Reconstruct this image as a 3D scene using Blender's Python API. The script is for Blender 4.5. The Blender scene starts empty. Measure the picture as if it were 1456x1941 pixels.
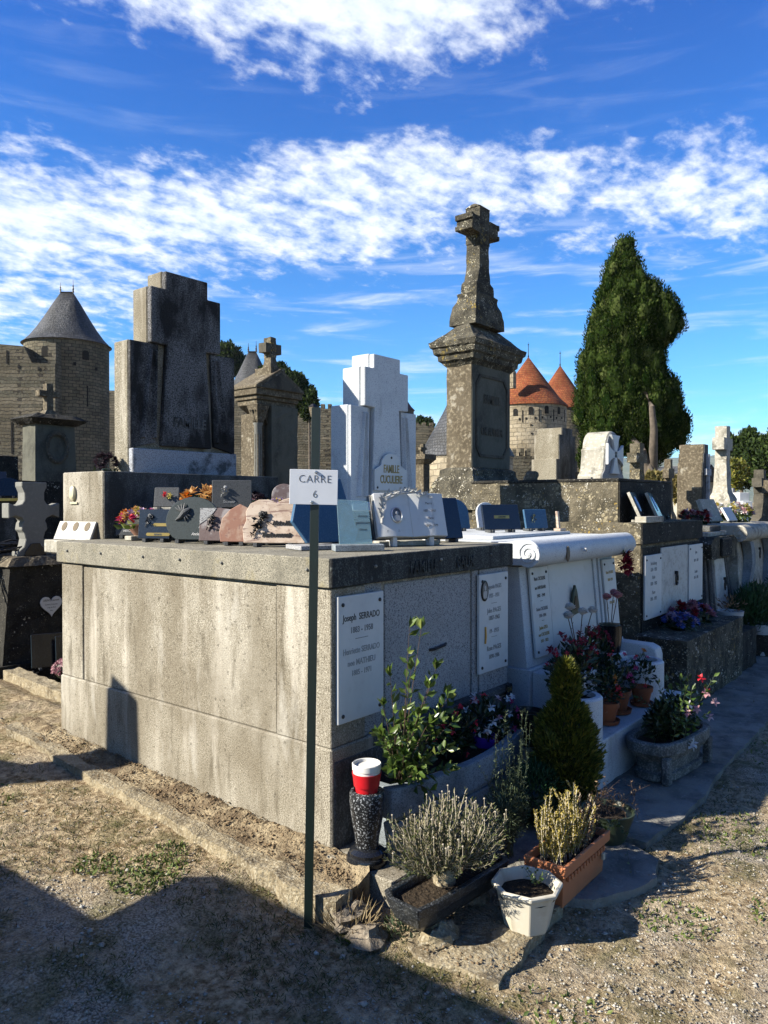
import bpy, bmesh, math, random
import numpy as np
from mathutils import Vector, Matrix, noise
S = bpy.context.scene
COL = S.collection
R = math.radians
rng = np.random.default_rng(7)
random.seed(7)

# ------------------------------------------------------------------ camera, light, sky
CAM = np.array([-2.524, -2.352, 1.6]); AZ = R(38.96); PITCH = R(-0.75); FPX = 1430.0
fw = np.array([math.cos(AZ)*math.cos(PITCH), math.sin(AZ)*math.cos(PITCH), math.sin(PITCH)])
rt = np.array([math.sin(AZ), -math.cos(AZ), 0.0]); upv = np.cross(rt, fw)
cam_d = bpy.data.cameras.new("camera"); cam = bpy.data.objects.new("camera", cam_d); COL.objects.link(cam)
M4 = Matrix.Identity(4)
for i in range(3):
    M4[i][0] = rt[i]; M4[i][1] = upv[i]; M4[i][2] = -fw[i]; M4[i][3] = CAM[i]
cam.matrix_world = M4
cam_d.sensor_fit = 'VERTICAL'; cam_d.sensor_height = 24.0; cam_d.lens = FPX/1941*24.0
cam_d.clip_start = 0.05; cam_d.clip_end = 30000
S.camera = cam

SUN_AZ, SUN_EL = 147.0, 31.0            # degrees, counter-clockwise from +X
sd = bpy.data.lights.new("sun", 'SUN'); sun = bpy.data.objects.new("sun", sd); COL.objects.link(sun)
sv = Vector((math.cos(R(SUN_AZ))*math.cos(R(SUN_EL)), math.sin(R(SUN_AZ))*math.cos(R(SUN_EL)), math.sin(R(SUN_EL))))
sun.rotation_euler = (-sv).to_track_quat('-Z', 'Y').to_euler()
sd.energy = 5.0; sd.angle = R(0.5); sd.color = (1.0, 0.93, 0.80)

W = bpy.data.worlds.new("World"); S.world = W; W.use_nodes = True
S.view_settings.view_transform = 'Standard'; S.view_settings.look = 'None'
S.view_settings.gamma = 1.0; S.view_settings.exposure = 1.7
K = 0.62      # sunlit exposure: real-world albedos are scaled to it

class NT:
    """small node-tree writer"""
    def __init__(s, nt): s.nt = nt; s.nt.nodes.clear()
    def n(s, typ, **kw):
        nd = s.nt.nodes.new(typ)
        for k, v in kw.items():
            if k.startswith('i_'): nd.inputs[k[2:].replace('_', ' ')].default_value = v
            elif isinstance(k, str) and k.startswith('x'): nd.inputs[int(k[1:])].default_value = v
            else: setattr(nd, k, v)
        return nd
    def l(s, a, b): s.nt.links.new(a, b)
    def math(s, op, a, b=None, c=None, clamp=False):
        m = s.n('ShaderNodeMath', operation=op, use_clamp=clamp)
        for i, v in enumerate((a, b, c)):
            if v is None: continue
            if isinstance(v, (int, float)): m.inputs[i].default_value = v
            else: s.l(v, m.inputs[i])
        return m.outputs[0]
    def ramp(s, fac, lo, hi, a=0.0, b=1.0, smooth=False):
        m = s.n('ShaderNodeMapRange', clamp=True)
        if smooth: m.interpolation_type = 'SMOOTHSTEP'
        s.l(fac, m.inputs[0])
        for i, v in enumerate((lo, hi, a, b)): m.inputs[i+1].default_value = v
        return m.outputs[0]
    def mix(s, f, a, b, mode='MIX'):
        m = s.n('ShaderNodeMix', data_type='RGBA', blend_type=mode)
        for sock, v in ((m.inputs[0], f), (m.inputs[6], a), (m.inputs[7], b)):
            if isinstance(v, (int, float)): sock.default_value = v
            elif isinstance(v, tuple): sock.default_value = v if len(v) == 4 else (*v, 1)
            else: s.l(v, sock)
        return m.outputs[2]
    def noise(s, vec, scale, detail=4, rough=0.55, dist=0.0):
        m = s.n('ShaderNodeTexNoise'); m.inputs['Scale'].default_value = scale
        m.inputs['Detail'].default_value = detail; m.inputs['Roughness'].default_value = rough
        m.inputs['Distortion'].default_value = dist
        if vec is not None: s.l(vec, m.inputs['Vector'])
        return m.outputs[0]

def build_world():
    t = NT(W.node_tree)
    tc = t.n('ShaderNodeTexCoord')
    sky = t.n('ShaderNodeTexSky', sky_type='NISHITA', sun_disc=False, sun_elevation=R(SUN_EL),
              sun_rotation=R(90-SUN_AZ), altitude=200, air_density=1.0, dust_density=0.3, ozone_density=3.0)
    hs = t.n('ShaderNodeHueSaturation'); hs.inputs['Hue'].default_value = 0.492
    hs.inputs['Saturation'].default_value = 1.22; hs.inputs['Value'].default_value = 1.0
    t.l(sky.outputs[0], hs.inputs['Color'])
    sep = t.n('ShaderNodeSeparateXYZ'); t.l(tc.outputs['Generated'], sep.inputs[0])
    x, y, z = sep.outputs
    zc = t.math('MAXIMUM', z, 0.0)
    az = t.math('ARCTAN2', y, x)                       # radians from +X
    rel = t.math('SUBTRACT', float(AZ), az)            # >0 to the right of north-east
    el = t.math('ARCSINE', zc)
    den = t.math('ADD', zc, 0.16)
    cmb = t.n('ShaderNodeCombineXYZ')
    t.l(t.math('DIVIDE', x, den), cmb.inputs[0]); t.l(t.math('DIVIDE', y, den), cmb.inputs[1])
    rot = t.n('ShaderNodeMapping'); rot.inputs['Rotation'].default_value = (0, 0, R(20)); rot.inputs['Scale'].default_value = (1.0, 1.25, 1)
    t.l(cmb.outputs[0], rot.inputs[0]); v = rot.outputs[0]
    n1 = t.noise(v, 2.0, 4, 0.55, 0.1)
    n2 = t.noise(v, 8.5, 10, 0.62, 0.15)
    n3 = t.noise(v, 24.0, 6, 0.6, 0.1)
    # a broad cloud band about 21 degrees up, thicker to the left, thinning into wisps below
    def bump(center, up_w, dn_w):
        d = t.math('SUBTRACT', el, center)
        a = t.math('MULTIPLY', t.math('MAXIMUM', d, 0.0), 1/up_w)
        b = t.math('MULTIPLY', t.math('MAXIMUM', t.math('MULTIPLY', d, -1.0), 0.0), 1/dn_w)
        s_ = t.math('ADD', a, b)
        return t.math('SUBTRACT', 1.0, t.math('MINIMUM', t.math('MULTIPLY', s_, s_), 2.2))
    cen = t.math('ADD', t.math('MULTIPLY', rel, R(2.5)), t.math('MULTIPLY', t.math('MULTIPLY', rel, rel), R(-9.5)))
    cen = t.math('MAXIMUM', t.math('ADD', cen, R(21.6)), R(16.0))
    band = bump(cen, R(3.9), R(4.8))
    wide = bump(R(17.5), R(6.0), R(7.0)); band = t.math('MAXIMUM', band, t.math('SUBTRACT', wide, t.ramp(rel, -0.45, 0.0, 0.05, 1.6)))
    leftb = t.ramp(rel, 0.42, -0.45, -0.10, 0.16)
    # high field of small clouds, opening into clear blue between 24 and 30 degrees
    high = t.math('SUBTRACT', t.ramp(el, R(26.5), R(34), -0.75, 0.34, True), t.ramp(el, R(38), R(52), 0.0, 0.45, True))
    relc = t.math('ABSOLUTE', t.math('SUBTRACT', rel, -0.06))
    tongue = t.math('MULTIPLY', t.ramp(relc, 0.0, 0.36, 0.72, 0.0, True), t.ramp(el, R(24), R(29), 0.0, 1.0, True))
    hf = t.math('ADD', high, tongue)
    bias = t.math('MAXIMUM', t.math('MULTIPLY', band, 0.62), t.math('SUBTRACT', hf, 0.12))
    low = t.math('MULTIPLY', t.ramp(el, R(15), R(9), 0, 1, True), -0.10)
    dens = t.math('ADD', t.math('MULTIPLY', t.math('SUBTRACT', n1, 0.5), 1.5), t.math('MULTIPLY', t.math('SUBTRACT', n2, 0.5), 2.5))
    dens = t.math('ADD', dens, t.math('MULTIPLY', t.math('SUBTRACT', n3, 0.5), 1.1))
    dens = t.math('ADD', t.math('ADD', t.math('ADD', dens, bias), leftb), low)
    cov = t.ramp(dens, -0.05, 1.0, 0.0, 0.95, True)
    # thin horizontal streaks low down
    cs = t.n('ShaderNodeCombineXYZ'); t.l(t.math('MULTIPLY', az, 3.5), cs.inputs[0]); t.l(t.math('MULTIPLY', el, 26.0), cs.inputs[1])
    st = t.ramp(t.noise(cs.outputs[0], 1.6, 6, 0.6, 0.5), 0.47, 0.78, 0, 0.75, True)
    st = t.math('MULTIPLY', st, t.ramp(el, R(24), R(14), 0.15, 1.0, True))
    st = t.math('MULTIPLY', st, t.ramp(el, 0.0, R(3), 0.3, 1.0))
    cov = t.math('MAXIMUM', cov, st)
    shade = t.ramp(n2, 0.35, 0.65, 0.0, 1.0)
    ccol = t.mix(shade, (5.2, 6.2, 7.9, 1), (7.6, 7.9, 8.4, 1))
    grad = t.ramp(el, R(4), R(32), 0.0, 1.0)
    tint = t.mix(grad, (0.50, 1.10, 1.48, 1), (0.10, 0.66, 1.42, 1))
    sk = t.mix(1.0, hs.outputs[0], tint, 'MULTIPLY')
    fin = t.mix(1.0, t.mix(cov, sk, ccol), (.93,.93,.92,1), 'MULTIPLY')
    bg = t.n('ShaderNodeBackground'); bg.inputs['Strength'].default_value = 0.05
    t.l(fin, bg.inputs[0])
    out = t.n('ShaderNodeOutputWorld'); t.l(bg.outputs[0], out.inputs[0])
build_world()

# ------------------------------------------------------------------ materials
MATS = {}
def _base(name):
    m = bpy.data.materials.new(name); m.use_nodes = True
    t = NT(m.node_tree); o = t.n('ShaderNodeOutputMaterial'); p = t.n('ShaderNodeBsdfPrincipled')
    t.l(p.outputs[0], o.inputs[0]); MATS[name] = m
    return m, t, p, o
def stone(name, base, layers=(), rough=0.85, bump=0.3, bscale=60, bdist=0.01, spec=0.3, coat=0.0):
    """layers: (colour, scale, lo, hi, strength[, stretch(xyz)[, kind]])"""
    m, t, p, o = _base(name)
    tc = t.n('ShaderNodeTexCoord').outputs['Object']
    geo = t.n('ShaderNodeObjectInfo').outputs['Random']
    c = t.n('ShaderNodeRGB'); c.outputs[0].default_value = (*base, 1); col = c.outputs[0]
    for L in layers:
        colr, sc, lo, hi, st = L[:5]; sx = L[5] if len(L) > 5 else None; kind = L[6] if len(L) > 6 else 'n'
        v = tc
        if sx:
            mp = t.n('ShaderNodeMapping'); mp.inputs['Scale'].default_value = sx; t.l(tc, mp.inputs[0]); v = mp.outputs[0]
        if kind == 'n': f = t.noise(v, sc, 5, 0.6, 0.1)
        elif kind == 'g': f = t.noise(v, sc, 2, 0.5)
        else:
            # blotches with ragged rims (lichen)
            vo = t.n('ShaderNodeTexVoronoi'); vo.inputs['Scale'].default_value = sc
            wv = t.n('ShaderNodeVectorMath', operation='ADD'); nz = t.n('ShaderNodeTexNoise'); nz.inputs['Scale'].default_value = sc*1.6
            t.l(v, nz.inputs['Vector']); sm = t.n('ShaderNodeVectorMath', operation='SCALE'); sm.inputs['Scale'].default_value = 0.9/sc
            t.l(nz.outputs[1], sm.inputs[0]); t.l(v, wv.inputs[0]); t.l(sm.outputs[0], wv.inputs[1]); t.l(wv.outputs[0], vo.inputs['Vector'])
            big = t.noise(v, sc*0.18, 3, 0.6)
            f = t.math('SUBTRACT', big, t.math('MULTIPLY', vo.outputs['Distance'], 0.6))
        f = t.ramp(f, lo, hi, 0, st)
        col = t.mix(f, col, (*colr, 1))
    t.l(t.mix(1.0, col, (K,K,K,1), 'MULTIPLY'), p.inputs['Base Color'])
    p.inputs['Roughness'].default_value = rough; p.inputs['Specular IOR Level'].default_value = spec*.7
    if coat: p.inputs['Coat Weight'].default_value = coat; p.inputs['Coat Roughness'].default_value = 0.08
    if bump:
        b = t.n('ShaderNodeBump'); b.inputs['Strength'].default_value = bump; b.inputs['Distance'].default_value = bdist
        a = t.math('ADD', t.noise(tc, bscale, 4, 0.6), t.math('MULTIPLY', t.noise(tc, bscale*0.2, 3, 0.6), 1.5))
        t.l(a, b.inputs['Height']); t.l(b.outputs[0], p.inputs['Normal'])
    return m
def plain(name, col, rough=0.5, metal=0.0, spec=0.5, var=0.15, scale=12, bump=0.0, trans=0.0, alpha=1.0):
    m, t, p, o = _base(name)
    tc = t.n('ShaderNodeTexCoord').outputs['Object']
    f = t.ramp(t.noise(tc, scale, 4, 0.6), 0.3, 0.7, 0, 1)
    t.l(t.mix(f, tuple(max(0, x*K*(1-var)) for x in col), tuple(min(1, x*K*(1+var)) for x in col)), p.inputs['Base Color'])
    p.inputs['Roughness'].default_value = rough; p.inputs['Metallic'].default_value = metal
    p.inputs['Specular IOR Level'].default_value = spec
    if trans: p.inputs['Transmission Weight'].default_value = trans
    if bump:
        b = t.n('ShaderNodeBump'); b.inputs['Strength'].default_value = bump; b.inputs['Distance'].default_value = 0.004
        t.l(t.noise(tc, scale*6, 4, 0.6), b.inputs['Height']); t.l(b.outputs[0], p.inputs['Normal'])
    return m
def leafy(name, c1, c2, c3=None, rough=0.55, trans=0.25, spec=0.35):
    m, t, p, o = _base(name)
    g = t.n('ShaderNodeNewGeometry')
    r = g.outputs['Random Per Island']
    col = t.mix(t.ramp(r, 0.1, 0.8), c1, c2)
    if c3: col = t.mix(t.ramp(r, 0.86, 0.95), col, c3)
    col = t.mix(1.0, col, (K,K,K,1), 'MULTIPLY')
    t.l(col, p.inputs['Base Color']); p.inputs['Roughness'].default_value = rough; p.inputs['Specular IOR Level'].default_value = spec
    tr = t.n('ShaderNodeBsdfTranslucent'); t.l(col, tr.inputs[0])
    mx = t.n('ShaderNodeMixShader'); mx.inputs[0].default_value = trans
    t.l(p.outputs[0], mx.inputs[1]); t.l(tr.outputs[0], mx.inputs[2]); t.l(mx.outputs[0], o.inputs[0])
    return m

GR1 = [((.075,.062,.038), 150, .49, .60, .72, None, 'g'), ((.60,.56,.46), 140, .55, .65, .75, (1.3,1.3,1.3), 'g'), ((.50,.47,.40), 1.7, .52, .68, .5, (1.2,1.2,.6)),
       ((.14,.115,.075), 2.4, .44, .64, .55, (1.3,1.3,.40)), ((.60,.56,.48), 3.2, .56, .70, .6, (1.8,1.8,.22)), ((.10,.075,.04), 1.3, .48, .66, .45)]
stone('concrete_granite', (.32,.29,.23), GR1 + [((.07,.055,.032), 9, .56, .72, .6, (1.5,1.5,.3)), ((.58,.56,.50), 3.0, .60, .76, .6, (1.6,1.6,.45)), ((.05,.042,.028), 38, .60, .68, .6)], .9, .45, 150, .006)
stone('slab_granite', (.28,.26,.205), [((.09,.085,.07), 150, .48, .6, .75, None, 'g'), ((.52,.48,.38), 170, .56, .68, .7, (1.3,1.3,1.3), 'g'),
       ((.10,.095,.075), 5, .45, .7, .7, (1,1,.5)), ((.35,.29,.12), 7, .58, .75, .4)], .92, .5, 120, .008)
stone('shaded_slab_stone', (.035,.038,.036), [((.14,.15,.14), 130, .5, .62, .8, None, 'g'), ((.02,.02,.02), 8, .45, .6, .8, (2.5,2.5,.35)),
       ((.20,.22,.20), 28, .60, .72, .6), ((.5,.48,.42), 14, .74, .78, .8)], .85, .45, 100, .006)  # dark copy of the slab stone with the front's shade in its colour
stone('grey_fleck_granite', (.36,.365,.37), [((.07,.07,.08), 150, .52, .61, .85, None, 'g'), ((.42,.42,.42), 170, .57, .66, .7, (1.2,1.2,1.2), 'g'), ((.25,.25,.25), 3, .5, .7, .4)], .8, .25, 200, .003)
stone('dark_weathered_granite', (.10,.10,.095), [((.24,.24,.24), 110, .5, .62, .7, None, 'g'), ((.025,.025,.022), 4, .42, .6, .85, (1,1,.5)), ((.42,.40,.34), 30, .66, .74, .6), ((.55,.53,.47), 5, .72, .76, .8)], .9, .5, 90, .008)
stone('blue_white_granite', (.60,.63,.65), [((.13,.15,.18), 190, .57, .65, .7, None, 'g'), ((.62,.66,.70), 120, .55, .68, .5, None, 'g'), ((.32,.35,.38), 3, .5, .7, .45), ((.22,.23,.22), 6, .56, .72, .5, (1,1,.3))], .6, .15, 160, .002)
stone('white_marble', (.64,.65,.64), [((.42,.44,.45), 3, .45, .75, .6, (1,1,.6)), ((.50,.49,.45), 14, .55, .75, .5), ((.35,.36,.36), 6, .66, .70, .4, (2,2,.3))], .5, .08, 60, .002)
stone('aged_marble', (.56,.55,.51), [((.22,.21,.19), 45, .56, .68, .6), ((.30,.29,.27), 10, .5, .66, .6), ((.60,.59,.56), 24, .6, .68, .7)], .7, .25, 60, .004)
LIC = [((.026,.024,.018), 6, .40, .58, .85), ((.15,.13,.085), 40, .5, .66, .5), ((.42,.39,.29), 60, .36, .42, .8, None, 'v'), ((.30,.22,.05), 22, .42, .48, .6, (1.3,1.3,1.3), 'v'), ((.60,.58,.50), 26, .455, .48, .85, (.9,.9,.9), 'v')]
stone('lichen_stone', (.10,.092,.07), LIC, .95, .9, 60, .02)
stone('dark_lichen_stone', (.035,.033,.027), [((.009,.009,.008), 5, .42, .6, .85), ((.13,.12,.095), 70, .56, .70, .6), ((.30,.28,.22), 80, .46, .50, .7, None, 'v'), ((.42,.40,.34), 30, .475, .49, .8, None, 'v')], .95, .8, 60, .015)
stone('yellow_lichen_stone', (.15,.13,.09), [((.05,.045,.03), 6, .42, .62, .75), ((.36,.31,.20), 36, .30, .42, .75, None, 'v'), ((.45,.30,.06), 18, .43, .49, .75, (1.1,1.1,1.1), 'v'), ((.58,.55,.47), 60, .41, .45, .8, (.9,.9,.9), 'v')], .95, .8, 70, .015)
stone('stele_shaded_granite', (.15,.145,.145), [((.03,.03,.028), 80, .46, .60, .85, None, 'g'), ((.36,.36,.37), 95, .56, .66, .7, (1.2,1.2,1.2), 'g'), ((.014,.013,.012), 2.6, .42, .57, .93, (1.4,1.4,.6)), ((.40,.38,.33), 9, .70, .76, .6)], .9, .5, 110, .008)  # front copy of the stele stone: shade and black weathering in its colour
stone('stele_lit_granite', (.25,.225,.17), GR1, .92, .5, 120, .008)  # lighter copy of the stele stone, sunlight on the side put into the colour
stone('pale_stele_granite', (.40,.42,.46), [((.16,.165,.18), 130, .50, .60, .8, None, 'g'), ((.03,.03,.028), 4, .56, .66, .8, (1,1,1))], .85, .4, 110, .006)
stone('sandstone', (.115,.095,.065), [((.07,.055,.035), 4, .46, .64, .7), ((.40,.37,.30), 7, .60, .68, .6), ((.42,.36,.25), 30, .5, .7, .5)], .95, .5, 60, .012)
stone('dark_sandstone', (.10,.09,.07), [((.03,.03,.025), 4, .45, .62, .7), ((.2,.18,.13), 30, .55, .7, .5)], .95, .5, 60, .012)
stone('grey_cement', (.22,.22,.20), [((.10,.10,.09), 3, .45, .7, .5, (1,1,.5)), ((.32,.31,.28), 30, .5, .7, .4)], .95, .35, 80, .006)
stone('pale_limestone', (.38,.36,.30), [((.16,.15,.12), 7, .52, .64, .8, (1,1,.6)), ((.62,.60,.54), 30, .5, .66, .6), ((.30,.24,.10), 12, .64, .72, .5)], .92, .5, 60, .01)
stone('planter_stone', (.13,.14,.135), [((.30,.31,.30), 90, .5, .6, .8, None, 'g'), ((.03,.03,.03), 6, .45, .65, .7), ((.38,.38,.34), 30, .62, .7, .5)], .9, .7, 90, .01)
stone('trough_granite', (.27,.31,.34), [((.08,.09,.10), 160, .5, .6, .7, None, 'g'), ((.36,.40,.42), 180, .56, .66, .6, None, 'g'), ((.06,.065,.06), 4, .48, .66, .6)], .85, .3, 120, .005)
stone('black_granite', (.012,.013,.016), [((.06,.065,.07), 260, .58, .68, .5, None, 'g')], .12, .0, spec=.6)
stone('blue_black_granite', (.018,.024,.036), [((.05,.07,.10), 200, .56, .68, .5, None, 'g')], .16, .0, spec=.6)
stone('speckled_black_granite', (.013,.014,.016), [((.36,.38,.40), 125, .56, .62, .85, None, 'g')], .3, .1, 100, .002, spec=.5)
stone('fleck_black_granite', (.016,.018,.020), [((.15,.16,.17), 170, .56, .63, .8, None, 'g'), ((.10,.10,.09), 8, .55, .68, .5)], .35, .15, 100, .002, spec=.5)
stone('crumb', (.20,.14,.08), [((.26,.19,.11), 40, .5, .6, .8)], .98, .3, 60)
stone('footing_stone', (.40,.32,.20), [((.12,.08,.045), 6, .42, .58, .85), ((.46,.39,.26), 5, .56, .66, .7, (1,1,1)), ((.08,.055,.03), 45, .55, .66, .7), ((.10,.10,.03), 3, .58, .7, .5)], .97, 1.0, 70, .02)
stone('dark_cement', (.12,.12,.095), [((.03,.03,.025), 3, .45, .65, .7, (1,1,.6)), ((.16,.155,.13), 40, .5, .7, .5)], .95, .35, 80, .006)
stone('slate_grey_granite', (.085,.09,.095), [((.03,.03,.03), 160, .5, .62, .6, None, 'g'), ((.2,.2,.2), 200, .6, .7, .5, None, 'g')], .55, .2, 150, .002)
stone('slate_green_granite', (.045,.058,.06), [((.02,.025,.025), 160, .5, .62, .6, None, 'g')], .45, .15, 150, .002)
stone('pink_granite', (.46,.36,.28), [((.60,.50,.41), 10, .44, .58, .85, (1,1,2.2)), ((.20,.12,.10), 14, .56, .62, .8, (.5,.5,3.0)), ((.22,.12,.10), 60, .57, .66, .6)], .45, .1, 120, .002)
stone('rose_granite', (.32,.17,.12), [((.50,.38,.29), 12, .48, .62, .7), ((.15,.08,.08), 22, .58, .66, .7)], .45, .1, 120, .002)
stone('mixed_granite', (.15,.11,.105), [((.34,.32,.32), 6, .5, .56, .8), ((.10,.06,.06), 30, .55, .66, .7)], .5, .25, 80, .004)
stone('dust_blue_granite', (.035,.10,.19), [((.08,.16,.26), 160, .5, .62, .6, None, 'g'), ((.20,.19,.10), 9, .64, .74, .5, (1,1,3))], .5, .08, 120, .002)
stone('terracotta', (.33,.105,.045), [((.20,.06,.03), 6, .45, .7, .6), ((.5,.33,.24), 30, .62, .72, .5)], .8, .2, 80, .003)
stone('orange_terracotta', (.52,.20,.09), [((.42,.15,.065), 6, .45, .7, .6), ((.6,.38,.25), 40, .64, .74, .4)], .75, .12, 80, .002)
stone('dirty_white_plastic', (.62,.57,.46), [((.35,.30,.20), 9, .5, .72, .6, (1,1,.4)), ((.7,.68,.6), 40, .55, .7, .4)], .5, .08, 60, .002)
stone('weathered_white', (.60,.60,.58), [((.30,.30,.28), 8, .5, .7, .5, (1,1,.4))], .7, .1, 60, .003)
stone('soil', (.035,.024,.014), [((.09,.065,.04), 60, .5, .65, .8), ((.30,.26,.20), 80, .68, .72, .7)], .98, 1.0, 60, .02)
stone('kerb_stone', (.32,.265,.17), [((.13,.10,.06), 8, .46, .62, .8), ((.55,.50,.38), 60, .5, .64, .6), ((.10,.085,.06), 30, .62, .7, .6)], .95, .8, 70, .015)
stone('rock', (.24,.20,.15), [((.10,.085,.06), 10, .48, .62, .7), ((.42,.38,.30), 50, .55, .66, .6)], .95, .8, 50, .02)
stone('pebble', (.44,.41,.35), [((.14,.13,.11), 12, .45, .6, .8), ((.5,.48,.43), 9, .56, .66, .8)], .9, .3, 80, .004)
stone('apron_concrete', (.25,.24,.215), [((.07,.068,.06), 5, .42, .62, .7), ((.30,.27,.20), 2.0, .5, .7, .6), ((.32,.30,.25), 40, .55, .66, .5), ((.35,.34,.31), 18, .66, .70, .7)], .95, .7, 60, .012)
plain('red_plastic', (.55,.012,.02), .35); plain('white_foam', (.74,.72,.67), .7)
plain('purple_plastic', (.10,.03,.42), .35); plain('black_plastic', (.012,.012,.013), .35)
plain('green_plastic', (.03,.045,.025), .5); plain('grey_plastic', (.35,.38,.40), .6)
plain('black_lettering', (.02,.02,.022), .5); plain('gold_lettering', (.32,.22,.07), .45, .3)
plain('faded_lettering', (.20,.20,.20), .7); plain('dark_metal', (.03,.028,.026), .45, .7)
plain('faint_lettering', (.30,.31,.31), .7)
plain('bronze', (.06,.08,.06), .5, .6); plain('steel', (.55,.56,.58), .3, .9); plain('screw_black', (.012,.011,.010), .45)
plain('sign_white', (.72,.74,.78), .35, spec=.5, var=.04); plain('post_green', (.003,.012,.008), .45)
plain('portrait_grey', (.12,.12,.125), .4, var=.9, scale=26); plain('portrait_dark', (.02,.02,.022), .3)
plain('skin_grey', (.42,.42,.42), .5, var=.2); plain('portrait_blue', (.16,.30,.55), .35, var=.5, scale=30)
plain('cream_plate', (.55,.50,.33), .5); plain('gold_metal', (.55,.38,.12), .3, .9)
plain('old_wood', (.18,.14,.09), .9, bump=.6); plain('bark', (.10,.08,.06), .95, scale=6, var=.4, bump=.8)
plain('brown_stem', (.085,.05,.03), .8); plain('green_stem', (.05,.07,.03), .7); plain('pale_twig', (.42,.37,.28), .85)
plain('roof_dark_red', (.05,.015,.018), .8)
leafy('leaf_bay', (.035,.075,.012), (.11,.17,.03), (.20,.24,.06), .35, .25, .5)
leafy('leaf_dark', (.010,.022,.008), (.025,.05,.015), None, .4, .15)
leafy('leaf_cypress', (.008,.018,.004), (.038,.060,.014), (.075,.095,.03), .95, .10, .0)
leafy('leaf_topiary', (.035,.055,.006), (.20,.20,.02), (.34,.26,.04), .6, .2)
leafy('leaf_thuja', (.012,.045,.012), (.03,.10,.03), None, .6, .2)
leafy('leaf_rosemary', (.035,.055,.025), (.12,.16,.08), (.26,.30,.16), .6, .2)
leafy('leaf_lavender', (.12,.12,.055), (.24,.22,.13), (.36,.30,.20), .8, .2, .15)
leafy('leaf_lavender_green', (.05,.07,.02), (.13,.15,.05), (.24,.20,.10), .8, .2, .15)
leafy('leaf_heather', (.20,.17,.03), (.46,.36,.08), (.52,.42,.14), .7, .25)
leafy('leaf_heather_brown', (.10,.06,.03), (.24,.15,.08), (.36,.27,.17), .8, .15)
leafy('leaf_ivy', (.03,.06,.012), (.10,.15,.03), (.22,.20,.07), .5, .25)
leafy('leaf_pine', (.010,.024,.004), (.04,.07,.010), (.07,.10,.02), .7, .15, .15)
leafy('leaf_yellow_bush', (.12,.11,.03), (.28,.22,.07), None, .7, .25)
leafy('grass_blade', (.035,.05,.012), (.11,.12,.035), (.24,.19,.09), .8, .2, .15)
leafy('weed_leaf', (.06,.10,.015), (.16,.21,.04), (.22,.24,.08), .6, .25)
leafy('dry_straw', (.16,.12,.065), (.34,.27,.16), (.10,.06,.03), .9, .1, .1)
for nm, a, b in [('petal_white', (.70,.70,.71), (.84,.84,.82)), ('petal_pink', (.55,.16,.22), (.72,.42,.42)), ('petal_palepink', (.62,.28,.34), (.75,.52,.52)),
                 ('petal_red', (.50,.010,.02), (.75,.03,.05)), ('petal_magenta', (.42,.02,.12), (.60,.06,.20)), ('petal_orange', (.60,.10,.01), (.72,.26,.03)),
                 ('petal_apricot', (.60,.27,.08), (.70,.42,.16)), ('petal_yellow', (.62,.48,.05), (.72,.60,.16)), ('petal_blue', (.03,.05,.34), (.10,.16,.52)),
                 ('petal_lilac', (.34,.20,.42), (.55,.42,.55)), ('petal_mauve', (.25,.05,.10), (.52,.26,.32)), ('petal_darkred', (.12,.006,.012), (.32,.015,.03)), ('petal_black', (.012,.008,.010), (.05,.03,.045))]:
    leafy(nm, a, b, None, .6, .3)

def brick_mat(name, c1, c2, mortar, sw, sh, rough=.95, bump=.6, cyl=0.0):
    m, t, p, o = _base(name)
    tc = t.n('ShaderNodeTexCoord').outputs['Object']
    sp = t.n('ShaderNodeSeparateXYZ'); t.l(tc, sp.inputs[0])
    if cyl:
        h = t.math('MULTIPLY', t.math('ARCTAN2', sp.outputs[1], sp.outputs[0]), cyl)
    else:
        h = t.math('ADD', sp.outputs[0], t.math('MULTIPLY', sp.outputs[1], 1.0))
    cb = t.n('ShaderNodeCombineXYZ'); t.l(h, cb.inputs[0]); t.l(sp.outputs[2], cb.inputs[1])
    wob = t.n('ShaderNodeVectorMath', operation='ADD'); nz = t.n('ShaderNodeTexNoise'); nz.inputs['Scale'].default_value = 1.3
    t.l(tc, nz.inputs['Vector']); sm = t.n('ShaderNodeVectorMath', operation='SCALE'); sm.inputs['Scale'].default_value = .32
    t.l(nz.outputs[1], sm.inputs[0]); t.l(cb.outputs[0], wob.inputs[0]); t.l(sm.outputs[0], wob.inputs[1])
    br = t.n('ShaderNodeTexBrick'); br.inputs['Color1'].default_value = (*c1, 1); br.inputs['Color2'].default_value = (*c2, 1)
    br.inputs['Mortar'].default_value = (*mortar, 1); br.inputs['Scale'].default_value = 1.0
    br.inputs['Mortar Size'].default_value = sh*.10; br.inputs['Brick Width'].default_value = sw; br.inputs['Row Height'].default_value = sh
    br.inputs['Bias'].default_value = 0.0
    t.l(wob.outputs[0], br.inputs['Vector'])
    big = t.ramp(t.noise(tc, .35, 4, .6), .38, .62, 0, 1)
    col = t.mix(big, br.outputs[0], t.mix(1.0, br.outputs[0], (.62,.60,.56,1), 'MULTIPLY'))
    fine = t.ramp(t.noise(tc, 3.0, 5, .6), .35, .7, 0, .6)
    col = t.mix(fine, col, t.mix(1.0, col, (1.5,1.45,1.35,1), 'MULTIPLY'))
    t.l(t.mix(1.0, col, (K,K,K,1), 'MULTIPLY'), p.inputs['Base Color']); p.inputs['Roughness'].default_value = rough; p.inputs['Specular IOR Level'].default_value = .2
    b = t.n('ShaderNodeBump'); b.inputs['Strength'].default_value = bump; b.inputs['Distance'].default_value = .12
    hh = t.math('SUBTRACT', t.noise(tc, 4.0, 4, .6), br.outputs[1])
    t.l(hh, b.inputs['Height']); t.l(b.outputs[0], p.inputs['Normal'])
    return m
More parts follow.
